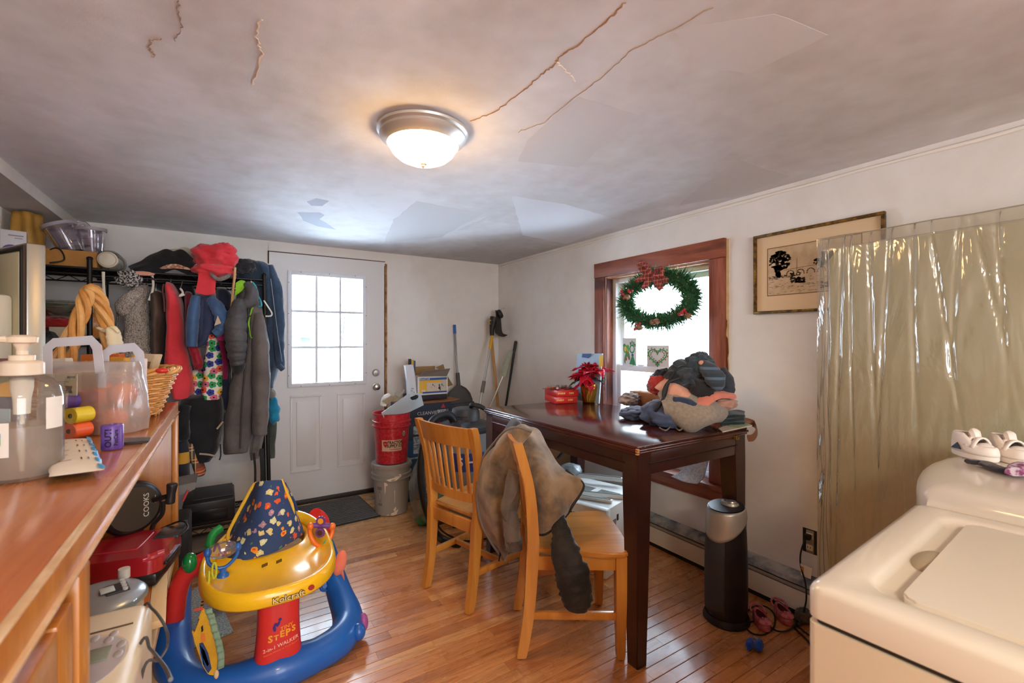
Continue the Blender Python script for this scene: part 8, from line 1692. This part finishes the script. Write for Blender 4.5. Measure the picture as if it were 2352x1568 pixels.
def rkpt(a, z, k=.0012): r = .118+.020*z/.277*.72+k; return V((rbk[0]+r*cos(ag+a), rbk[1]+r*sin(ag+a), RB+z))
m = MB(); m.grid(lambda u, v: rkpt(-.60+1.22*u, .105+.085*v), 20, 4); m.build('label', mat('label_tan', '#d8b9a0', .6), t, **_W)
MT_ = mat('label_black', '#2a1c18', .6)
for body, s_, x0, z0, b in (('TRACTOR', .031, .026, .170, .035), ('SUPPLY CO', .031, .026, .144, .035), ('TractorSupply.com', .0135, .024, .120, .01)):
    text(body, s_, lambda x, y, a=x0, z=z0: rkpt((x+a)/.128, z+y, .0022), 'lettering', MT_, t, True, b, sx=.80)
m = MB(); m.face([m.v(rkpt(a, z, .0022)) for a, z in ((-.52, .176), (-.36, .182), (-.22, .176), (-.26, .150), (-.37, .132), (-.48, .150))]); m.build('emblem', mat('emblem_red', '#b3262a', .6), t, **_F); text('TSC', .013, lambda x, y: rkpt((x-.047)/.128, .160+y, .0028), 'lettering', mat('label_tan', '#d8b9a0', .6), t, True, .02, sx=.8)
m = MB(); m.face([m.v(rkpt(.74+.11*cos(2*pi*i/24), .232+.024*sin(2*pi*i/24), .0018)) for i in range(24)]); m.build('badge', mat('badge_pale', '#c9b3ad', .5), t, **_F)
m = MB()
for i in range(24):
    b0, b1 = 2*pi*i/24, 2*pi*(i+1)/24; m.face([m.v(rkpt(.74+.11*r*cos(b), .232+.024*r*sin(b), .0026)) for r, b in ((1, b0), (1, b1), (.86, b1), (.86, b0))])
for z in (.240, .232, .224): m.face([m.v(rkpt(.74+a, z+dz, .0026)) for a, dz in ((-.07, -.002), (.07, -.002), (.07, .002), (-.07, .002))])
m.build('badge_ring', mat('badge_dark', '#5a3a40', .5), t, **_F)
a = onY(848, 962, 3.45); b2 = onY(862, 950, 3.42); m = MB(); m.tube([onY(866, 956, 3.44), onY(850, 962, 3.42), onY(862, 970, 3.42), onY(866, 970, 3.43)], .003, 6, sm=3); m.build('bail', mat('bail_wire', '#8f8c88', .35, .8), t, **_W)
# things in the red bucket
RT_ = RB+.385; t = thing('storage_bin', 'translucent blue-white plastic bin lying across the red bucket top', 'bin', (rbk[0], rbk[1], RT_))
bo = [onY(885, 944, 3.42), onY(940, 902, 3.42), onY(965, 912, 3.42), onY(973, 932, 3.42), onY(930, 948, 3.42), onY(890, 958, 3.42)]
M_bin = mat('bin_frost', '#c3ced4', .35, trans=.25, var=(4, '#b3c0c8', .2))
m = MB(); dpt = V((.03, .20, .0))
def bpn(px, py, y=3.40): return onY(px, py, y)
F = [bpn(876, 948), bpn(938, 904), bpn(940, 945), bpn(886, 968)]; E_ = [bpn(938, 904), bpn(966, 902, 3.44), bpn(973, 930, 3.44), bpn(940, 946)]
m.face([m.v(p) for p in F]); 
e0, e1, e2, e3 = E_; ip = lambda u, v: (e0.lerp(e1, u)).lerp(e3.lerp(e2, u), v)
hl = [(.15+.30*(1-cos(pi*i/8)), .12+.26*sin(pi*i/8)) for i in range(9)]
ring_o = [(0, 0), (1, 0), (1, 1), (0, 1)]
m.face([m.v(ip(*q_)) for q_ in [(0, 0)]+[(.10, .12)]+[(.14, .30), (.26, .40), (.55, .42), (.74, .34), (.82, .12)]+[(1, 0), (1, 1), (0, 1)]]); m.face([m.v(ip(*q_)) for q_ in [(0, 0), (.10, .12), (.82, .12), (1, 0)]])
B = [F[0]+V((.06, .16, .0)), F[1]+V((.06, .16, .0))]; m.face([m.v(p) for p in (F[3], F[2], F[2]+V((.06, .16, 0)), F[3]+V((.06, .16, 0)))]); m.build('bin_shell', M_bin, t, **_F, thick=.004)
t = thing('trowel_brush', 'wooden grout float with grey serrated plate sticking out of the red bucket', 'tool', tuple(onY(895, 925, 3.40)))
m = MB(); m.slab([onY(878, 920, 3.36), onY(906, 908, 3.36), onY(916, 914, 3.36), onY(888, 928, 3.36)], (.01, .03, .008)); m.build('wooden_back', mat('float_wood', '#8a7a62', .7), t, **_F)
m = MB(); pts = [onY(906, 912, 3.375)]
top_ = [(908, 903), (912, 906), (914, 899), (918, 903), (920, 896), (924, 900), (927, 893), (930, 897)]; m.slab([onY(x, y, 3.38) for x, y in [(898, 916), (908, 900)]+top_+[(920, 910)]], (.004, .01, 0)); m.build('serrated_plate', mat('float_grey', '#8d8a80', .6), t, **_F)
m = MB(); m.tube([onY(880, 932, 3.40), onY(884, 916, 3.40), onY(892, 910, 3.40), onY(900, 914, 3.40)], [.022, .024, .022, .012], 14, sm=5, wr=.2); solo('white_roller', 'white fluffy paint roller sleeve in the red bucket', 'roller', m, fab('roller_nap', '#dcdad4', '#c5c3bc', 120, .6), ang=180)

# ------------------------------------------------------------------ cartons, shop vacuum, corner tools
YBX = 3.62
v0, v1 = onY(938, 930, YBX), onY(1037, 922, YBX); vw = v1.x-v0.x+.06; vx0 = v0.x-.06
t = thing('vacuum_carton', 'navy vacuum cleaner carton standing behind the red bucket', 'box', ((vx0+v1.x)/2, YBX+.15, 0)); vz = v1.z
m = MB(); m.box(((vx0+v1.x)/2, YBX+.14, vz/2), (vw, .28, vz), bev=.002); m.build('carton', mat('carton_navy', '#222a3c', .55), t, **_W)
m = MB(); m.box(((vx0+v1.x)/2, YBX-.001, vz*.33), (vw-.01, .003, vz*.60)); m.build('lower_panel', mat('carton_teal', '#20496e', .55), t, **_F)
Mv = basis((0, YBX-.0012, 0), (1, 0, 0), (0, 0, 1)); p = onY(988, 948, YBX); text('CLEANVIEW', .040, basis((p.x-.005, YBX-.001, p.z), (1, 0, 0), (0, 0, 1)), 'lettering', mat('print_pale', '#c9cdd4', .6), t, True, .0)
p = onY(1018, 943, YBX); text('BISSELL', .034, basis((p.x, YBX-.0016, p.z), (1, 0, 0), (0, 0, 1)), 'lettering', mat('print_pale', '#c9cdd4', .6), t, True, .03)
m = MB(); q_ = onY(1018, 934, YBX); m.slab([(q_.x-.022, YBX-.001, q_.z-.008), (q_.x+.022, YBX-.001, q_.z-.008), (q_.x, YBX-.001, q_.z+.030)], (0, .001, 0)); m.slab([(p.x-.045, YBX-.001, p.z-.036), (p.x+.045, YBX-.001, p.z-.036), (p.x+.040, YBX-.001, p.z-.012), (p.x-.040, YBX-.001, p.z-.012)], (0, .001, 0)); m.build('logo', mat('logo_redv', '#b83434', .6), t, **_F)
p = onY(985, 970, YBX); text('ALL ONE', .022, basis((p.x-.02, YBX-.001, p.z), (1, 0, 0), (0, 0, 1)), 'lettering', mat('print_pale', '#c9cdd4', .6), t, True, .03)
for k, py in enumerate((988, 1012, 1032)):
    p = onY(957, py, YBX-.003); m = MB(); m.slab([(p.x+.028*a, YBX-.003, p.z+.034*b) for a, b in ((-1, -.9), (-.9, -1), (.9, -1), (1, -.9), (1, .9), (.9, 1), (-.9, 1), (-1, .9))], (0, .001, 0)); m.build('picture_panel', mat('panel_pale', '#a9b3bb', .6, var=(50, '#6f7f8c', .06)), t, **_F)
p = onY(952, 1052, YBX-.003); text('FEATURES', .016, basis((p.x, YBX-.003, p.z), (1, 0, 0), (0, 0, 1)), 'lettering', mat('print_pale', '#c9cdd4', .6), t, True, .02); p = onY(1010, 975, YBX-.003); m = MB(); m.slab([(p.x-.02, YBX-.002, p.z-.02), (p.x+.02, YBX-.002, p.z-.02), (p.x+.02, YBX-.002, p.z+.02), (p.x-.02, YBX-.002, p.z+.02)], (0, .001, 0)); m.build('logo', mat('logo_redv', '#b83434', .6), t, **_F)
m = MB(); m.slab([(vx0, YBX+.01, vz+.001), (v1.x, YBX+.01, vz+.001), (v1.x+.09, YBX+.02, vz+.012), (v1.x+.08, YBX+.25, vz+.010), (vx0, YBX+.25, vz+.001)], (0, 0, .004)); m.build('lid_flap', mat('kraft', '#a87448', .8), t, **_F)
bz = vz+.016; YB2 = 3.72
b0, b1 = onY(959, 910, YB2), onY(1028, 905, YB2)
t = thing('lower_carton', 'dark printed carton edge under the plumbing kit box', 'box', ((b0.x+b1.x)/2, YB2+.12, bz)); m = MB(); m.box(((b0.x+b1.x)/2-.03, YB2+.11, bz+.022), (b1.x-b0.x+.05, .22, .042), bev=.002); m.build('carton', mat('carton_dark', '#2a2730', .6), t, **_W); bz += .0445
t = thing('kit_box', 'open white carton with blue and yellow tool print on top of stack', 'box', ((b0.x+b1.x)/2, YB2+.12, bz)); zt = onY(1000, 864, YB2).z
M_wc = mat('carton_gloss', '#d8d5d0', .5); M_kr = mat('kraft_in', '#9a7a4c', .85); Mk = basis((b0.x, YB2-.0008, bz), (1, 0, 0), (0, 0, 1)); bw2 = b1.x-b0.x; bh2 = zt-bz
m = MB()
for (c, d) in (((bw2/2, bh2/2, -.001), (bw2, bh2, .003)), ((bw2/2, bh2/2, -.20), (bw2, bh2, .003)), ((.0015, bh2/2, -.1), (.003, bh2, .20)), ((bw2-.0015, bh2/2, -.1), (.003, bh2, .20)), ((bw2/2, .0015, -.1), (bw2, .003, .2))): m.M = Mk; m.box(c, d)
m.build('carton', M_wc, t, **_F)
def kp(name, u0, v0, u1, v1, col, o=.0012):
    m = MB(); m.M = Mk; m.box(((u0+u1)/2*bw2, (v0+v1)/2*bh2, o), ((u1-u0)*bw2, (v1-v0)*bh2, .001)); m.build(name, mat('kit_'+col[1:], col, .5), t, **_F)
kp('print_panel', .06, .10, .96, .88, '#e2b03a'); kp('blue_band', .06, .80, .97, .93, '#2f5c9e', .0016); kp('blue_band', .16, .08, .97, .17, '#1f4f94', .0016); kp('photo_panel', .30, .18, .78, .66, '#cdbfae', .0018); kp('photo_panel', .80, .18, .93, .78, '#b9bdbb', .0018); kp('barcode', .13, .18, .25, .28, '#d9d4c6', .0018)
text('BrassCraft', .022, Mk @ Matrix.Translation((.19*bw2+.012, .865*bh2, .0024)), 'lettering', mat('print_pale', '#c9cdd4', .6), t, True, .02)
rk2 = random.Random(6)
for k in range(14):
    m = MB(); m.M = Mk; u, v = rk2.uniform(.34, .92)*bw2, rk2.uniform(.22, .62)*bh2; s_ = rk2.uniform(.005, .016); m.box((u, v, .0026), (s_, s_*rk2.uniform(.5, 1.4), .0008), rz=rk2.uniform(0, 3)); m.build('pictured_tool', mat('tool_grey%d' % (k % 3), ('#5f6266', '#8a8076', '#6a5560')[k % 3], .6), t, **_F)
kf = lambda px, py, y: onY(px, py, y)
for nm, pts in (('front_flap', [kf(960, 864, YB2), kf(1026, 864, YB2), kf(1034, 846, YB2-.10), kf(975, 851, YB2-.10)]), ('back_flap', [kf(952, 862, YB2+.2), kf(998, 856, YB2+.2), kf(999, 840, YB2+.22), kf(951, 842, YB2+.22)]), ('side_flap', [kf(1026, 864, YB2), kf(1026, 862, YB2+.2), kf(1018, 836, YB2+.19), kf(1002, 843, YB2+.02)]), ('hanging_flap', [kf(1026, 866, YB2), kf(1028, 864, YB2+.16), kf(1040, 884, YB2+.12), kf(1027, 888, YB2)])):
    m = MB(); m.face([m.v(p) for p in pts]); m.build(nm, M_kr if nm != 'front_flap' else mat('grey_board', '#9a8f84', .8), t, **_F, thick=.003)
wl_ = [kf(938, 914, YB2-.05), kf(957, 906, YB2-.02), kf(955, 868, YB2-.02), kf(949, 838, YB2-.06), kf(931, 840, YB2-.10), kf(936, 875, YB2-.06)]
t = thing('white_flap_box', 'white glossy carton end with tiny print left of the kit box', 'box', (wl_[0].x, YB2, vz+.016)); m = MB(); m.slab(wl_, (.02, .10, 0)); m.build('carton', mat('white_gloss', '#dfe2e8', .4), t, **_F)
m = MB(); 
for k, (px, py) in enumerate(((946, 892), (944, 897), (950, 900))): p = kf(px, py, YB2-.05); m.box((p.x, YB2-.065, p.z), (.022-.006*k, .001, .006))
m.build('print', mat('print_grey', '#8a868c', .6), t, **_F)
t = thing('caulk_tube', 'dark blue and yellow tubes standing behind the white carton', 'tube', tuple(onY(946, 850, 3.86)))
for k, (px, col) in enumerate(((941, '#22262e'), (947, '#c9a93a'), (951, '#4a5a78'))):
    a, b = onY(px, 862, 3.86), onY(px, 824+2*k, 3.86); m = MB(); m.cyl((a.x, 3.86, vz+.016), b, .013, n=12); m.build('tube', mat('tube%d' % k, col, .5), t, **_W)
# shop vacuum
vcx = 1.50; vcy = 3.00
p = onY(1068, 960, 3.05); vc = V((p.x+.01, 3.06, 0)); sv = thing('shop_vacuum', 'dark grey wet-dry shop vacuum with hose behind the far chair', 'vacuum', (vc.x, vc.y, 0)); M_vd = mat('vac_dark', '#3c3e42', .45); M_vg = mat('vac_drum', '#8a8f92', .4)
zt = onY(1068, 936, 3.05).z; m = MB(); m.lathe([(0, .05), (.17, .05), (.185, .08), (.185, zt-.16), (0, zt-.16)], (vc.x, vc.y, 0), 40); m.build('drum', M_vg, sv, **_W)
m = MB(); m.lathe([(.19, zt-.17), (.196, zt-.16), (.196, zt-.125), (.175, zt-.11), (.12, zt-.10), (.108, zt-.09), (.104, zt-.03), (.098, zt-.008), (.08, zt), (0, zt+.002)], (vc.x, vc.y, 0), 40); m.build('motor_head', M_vd, sv, **_W)
for k in range(6): a = -2.6+k*.13; m = MB(); m.box((vc.x+.106*cos(a), vc.y+.106*sin(a), zt-.055), (.006, .010, .006), rz=a); m.build('vent', mat('vac_black', '#17181a', .5), sv, **_F)
hh = onY(1098, 932, 2.98); m = MB(); m.tube([(vc.x+.03, vc.y-.04, zt-.002), onY(1082, 929, 3.0), onY(1100, 932, 2.96), onY(1112, 938, 2.98)], .013, 10, sm=4, flat=1.5); m.build('handle', mat('vac_black', '#17181a', .5), sv, **_W)
m = MB(); m.box((vc.x-.10, vc.y-.12, zt-.115), (.14, .10, .075), rz=.6, bev=.02); m.build('filter_cover', M_vd, sv, **_W)
for a in (.6, 2.2, 3.8, 5.4): m = MB(); m.cyl((vc.x+.16*cos(a), vc.y+.16*sin(a), 0), (vc.x+.16*cos(a), vc.y+.16*sin(a), .06), .025, n=12); m.build('caster', mat('vac_black', '#17181a', .5), sv, **_W)
m = MB(); a0 = atan2(-vc.y, -vc.x); m.grid(lambda u, v: V((vc.x+.1865*cos(a0-.5+1.3*u), vc.y+.1865*sin(a0-.5+1.3*u), .40+.13*v)), 16, 4); m.build('label', mat('vac_label', '#2b3e8a', .5), sv, **_W)
text('5 HP', .085, lambda x, y: V((vc.x+.1885*cos(a0+.15+x/.187), vc.y+.1885*sin(a0+.15+x/.187), .465+y)), 'lettering', mat('print_white', '#e6e2e6', .6), sv, True, .03)
hp = [onY(1030, 952, 2.96), onY(1012, 954, 2.90), onY(993, 966, 2.84), onY(978, 995, 2.78), onY(969, 1040, 2.74), onY(966, 1090, 2.72), onY(972, 1140, 2.70), onY(984, 1185, 2.68), onZ(1000, 1222, .03), onZ(1022, 1240, .026), onZ(1048, 1246, .024)]
m = MB(); N = 150; P = [crom(hp, i/N) for i in range(N+1)]; m.tube(P, [.0215+.0022*(i % 2) for i in range(N+1)], 12); m.build('hose', mat('hose_black', '#1d1d1f', .5), sv, **_W)
m = MB(); m.tube([onY(1022, 952, 2.94), onY(1036, 956, 2.97), (vc.x-.12, vc.y-.08, zt-.12)], [.026, .030, .026], 14, sm=4); m.build('hose_elbow', mat('vac_black', '#17181a', .5), sv, **_W); m = MB(); m.cyl(onZ(1040, 1245, .026), onZ(1058, 1247, .026), .028, n=14); m.build('hose_cuff', mat('vac_black', '#17181a', .5), sv, **_W)
m = MB(); m.tube([onZ(1002, 1200, .006), onZ(1020, 1222, .006), onZ(1060, 1240, .006), onZ(1100, 1240, .006), onZ(1130, 1232, .006)], .005, 8, sm=6); m.build('mains_cable', M_drk, sv, **_W)
t = thing('toy_sack', 'clear plastic sack with green contents between the carton and shop vacuum', 'bag', tuple(onZ(985, 1150, 0))); p = onY(1000, 1120, 3.05); pz_ = onY(1000, 1045, 3.05).z
m = MB(); m.ball((p.x-.02, 3.10, pz_*.5), (.15, .15, pz_*.5), 36, 22, None, lambda p, d: p*(1+.14*noise.noise(d*3.5))); m.build('sack', glassy('sack_film', '#eef0ee', .2, .1, .25, '#c9cfc9'), t, **_W, ang=180)
for k in range(6): m = MB(); m.ball((p.x-.08+.035*k, 3.10+.04*(k % 2), .05+.05*((k*2) % 5)), .042, 14, 8); m.build('toy', mat('toy%d' % (k % 3), ('#3a8a4a', '#4c9a5a', '#b9a8a0')[k % 3], .5), t, **_W)
# long-handled dustpan
t = thing('dustpan', 'long-handled grey dustpan leaning on the back wall with blue grip', 'dustpan', tuple(onY(1060, 935, 3.95)))
yd = lambda py: 3.90+.15*(940-py)/195
dq = lambda px, py: onY(px, py, min(4.05, yd(py)))
m = MB(); m.tube([dq(1045, 765), dq(1048, 830), dq(1051, 862)], .0095, 10); m.build('steel_handle', mat('steel_tube', '#8d8f93', .3, .8), t, **_W); m = MB(); m.tube([dq(1044, 746), dq(1045, 766)], .0135, 12); m.build('grip', mat('grip_blue', '#2f63b0', .4), t, **_W)
M_dp = mat('dustpan_grey', '#4a4846', .5); m = MB(); m.tube([dq(1051, 856), dq(1053, 885)], [.018, .020], 12); m.build('socket', M_dp, t, **_W)
pan = [(1026, 938), (1026, 918), (1032, 902), (1042, 892), (1050, 884), (1058, 884), (1070, 890), (1080, 902), (1085, 918), (1087, 934)]
m = MB(); m.slab([dq(x, y)+V((0, -.01, 0)) for x, y in pan], (0, .035, 0)); bmesh.ops.bevel(m.bm, geom=list(m.bm.edges), offset=.004, segments=2, affect='EDGES'); m.build('pan', M_dp, t, **_W)
m = MB(); m.slab([dq(x, y)+V((0, -.03, 0)) for x, y in ((1024, 930), (1086, 921), (1087, 938), (1024, 948))], (0, .03, 0)); m.build('lip', mat('dustpan_lip', '#3a3836', .5), t, **_F)
m = MB(); m.tube([dq(1058, 886)+V((0, -.022, 0)), dq(1072, 896)+V((0, -.022, 0)), dq(1082, 916)+V((0, -.022, 0))], .006, 8, sm=4); m.build('pan_rib', M_dp, t, **_W)
# string trimmer, broom, duster, pole in the corner
def corner(px, py, w):      # w: 0 on the back wall side .. 1 out in the room
    return onY(px, py, 3.93-.30*w)
t = thing('string_trimmer', 'yellow and black string trimmer standing head up in the corner', 'trimmer', tuple(corner(1100, 930, .9)))
m = MB(); a, b = corner(1131, 768, .1), corner(1103, 925, .75); f_ = a+(b-a)*((a.z-.004)/(a.z-b.z)); m.tube([a.lerp(b, .22), f_], .0125, 12); m.build('steel_shaft', mat('trim_silver', '#c3c0b8', .3, .6), t, **_W)
m = MB(); m.tube([a, a.lerp(b, .23)], .0145, 12); m.build('yellow_shaft', mat('trim_yellow', '#d8a41e', .4), t, **_W); m = MB(); m.tube([a.lerp(b, .70), a.lerp(b, .86)], .018, 12); m.build('shaft_clamp', mat('trim_grey', '#6f6a60', .5), t, **_W)
M_tb = mat('trim_black', '#2a2725', .5)
m = MB(); m.tube([corner(1130, 770, .1), corner(1130, 758, .1), corner(1132, 744, .1), corner(1135, 728, .1)], [.020, .024, .034, .040], 14, sm=4); m.build('motor_housing', M_tb, t, **_W)
hc = corner(1148, 721, .1); m = MB(); Mh = Matrix.Translation(hc) @ Matrix.Rotation(radians(62), 4, 'Y') @ Matrix.Rotation(radians(20), 4, 'X'); m.lathe([(0, -.022), (.040, -.020), (.046, -.006), (.046, .010), (.036, .022), (0, .024)], n=28, M=Mh); m.build('spool', M_tb, t, **_W)
m = MB(); p = corner(1125, 740, .0); m.ball(p+V((-.004, -.035, 0)), (.026, .022, .024), 16, 10); m.build('yellow_cap', mat('trim_yellow', '#d8a41e', .4), t, **_W); m = MB(); m.ball(p+V((-.010, -.055, -.002)), (.020, .014, .019), 14, 8); m.build('guide_knob', M_tb, t, **_W)
m = MB(); sheet(m, [[corner(1138, 712, .05), corner(1146, 716, .0), corner(1150, 726, .0)], [corner(1140, 740, .25), corner(1147, 742, .15), corner(1151, 742, .05)], [corner(1137, 762, .30), corner(1146, 766, .22), corner(1154, 764, .1)], [corner(1148, 772, .28), corner(1158, 773, .22), corner(1166, 769, .15)]], 20, 14); m.build('guard', M_tb, t, **_W, thick=.005, ang=180)
m = MB(); m.tube([corner(1148, 712, .1), corner(1154, 708, .1), corner(1159, 708, .05)], .0015, 5, sm=3); m.build('cutting_line', mat('line_green', '#9aa86a', .4), t, **_W)
def pole(name, label, a, b, r, mt, part, extra=None):
    t = thing(name, label, name.split('_')[0], (b.x, b.y, 0)); f_ = a+(b-a)*((a.z-.004)/(a.z-b.z)); m = MB(); m.tube([a, f_], r, 12); m.build(part, mt, t, **_W); return t
t = pole('broom_handle', 'plain wooden broom stick leaning behind the string trimmer', onY(1127, 752, 4.04), onY(1143, 922, 3.92), .0125, mat('broom_wood', '#c08a4a', .5), 'stick')
m = MB(); e = onY(1143, 922, 3.92); m.box((e.x-.16, 3.72, .04), (.26, .05, .08), rz=.3, bev=.01); m.build('broom_head', mat('broom_head', '#6a5a3f', .8), t, **_W)
t = pole('flat_duster', 'pale green flat duster mop with thin handle in the corner', onX(1155, 864, 2.33), onX(1130, 924, 2.22), .0085, mat('trim_silver', '#c3c0b8', .3, .6), 'stick')
m = MB(); m.slab([onX(1168, 803, 2.385), onX(1178, 806, 2.385), onX(1160, 866, 2.325), onX(1147, 857, 2.325)], (-.012, -.02, 0)); bmesh.ops.bevel(m.bm, geom=list(m.bm.edges), offset=.004, segments=2, affect='EDGES'); m.build('duster_pad', fab('duster_pad', '#c3cbb3', '#a9b39a', 120, .6, 30.0), t, **_W)
t = pole('black_pole', 'slim black pole leaning on the right wall beside the corner', onX(1185, 783, 2.395), onX(1164, 918, 2.33), .0115, mat('pole_black', '#1e1d20', .4), 'pole')
m = MB(); a, b = onX(1185, 783, 2.393), onX(1181, 806, 2.388); m.tube([a, a.lerp(b, .1), b], [.013, .0155, .0150], 12); m.build('grip', mat('pole_grip', '#2c2a2c', .7), t, **_W)
t = thing('brown_carton', 'brown carton with dark blue edge stored under the far end of the table', 'box', (1.95, 2.86, 0)); zc = onY(1290, 1026, 2.78).z
x0, x1 = onY(1255, 1060, 2.72).x, onY(1325, 1060, 2.72).x; m = MB(); m.box(((x0+x1)/2, 2.92, zc/2), (x1-x0, .40, zc), bev=.003); m.build('carton', mat('kraft_dark', '#8a5e38', .8, var=(8, '#7a5230', .1)), t, **_W)
m = MB(); m.bar(onY(1282, 1052, 2.71), onY(1302, 1028, 2.71), .010, .012); m.build('blue_edge', mat('edge_blue', '#2a4254', .5), t, **_F)
p = onZ(1352, 1100, .40); m = MB(); q_ = ac.matrix_basis @ V((.36, .43, AH)); m.ball((q_.x-.02, q_.y+.02, AH+.065), (.085, .07, .045), 30, 18, None, lambda p, d: p*(1+.22*noise.noise(d*5))); solo('plastic_wrap_ball', 'crumpled clear plastic bag on the back of the air conditioner', 'plastic bag', m, glassy('crumpled_clear', '#eef4f6', .35, .1, .35, '#c3ced2', (30,), .8), ang=180)
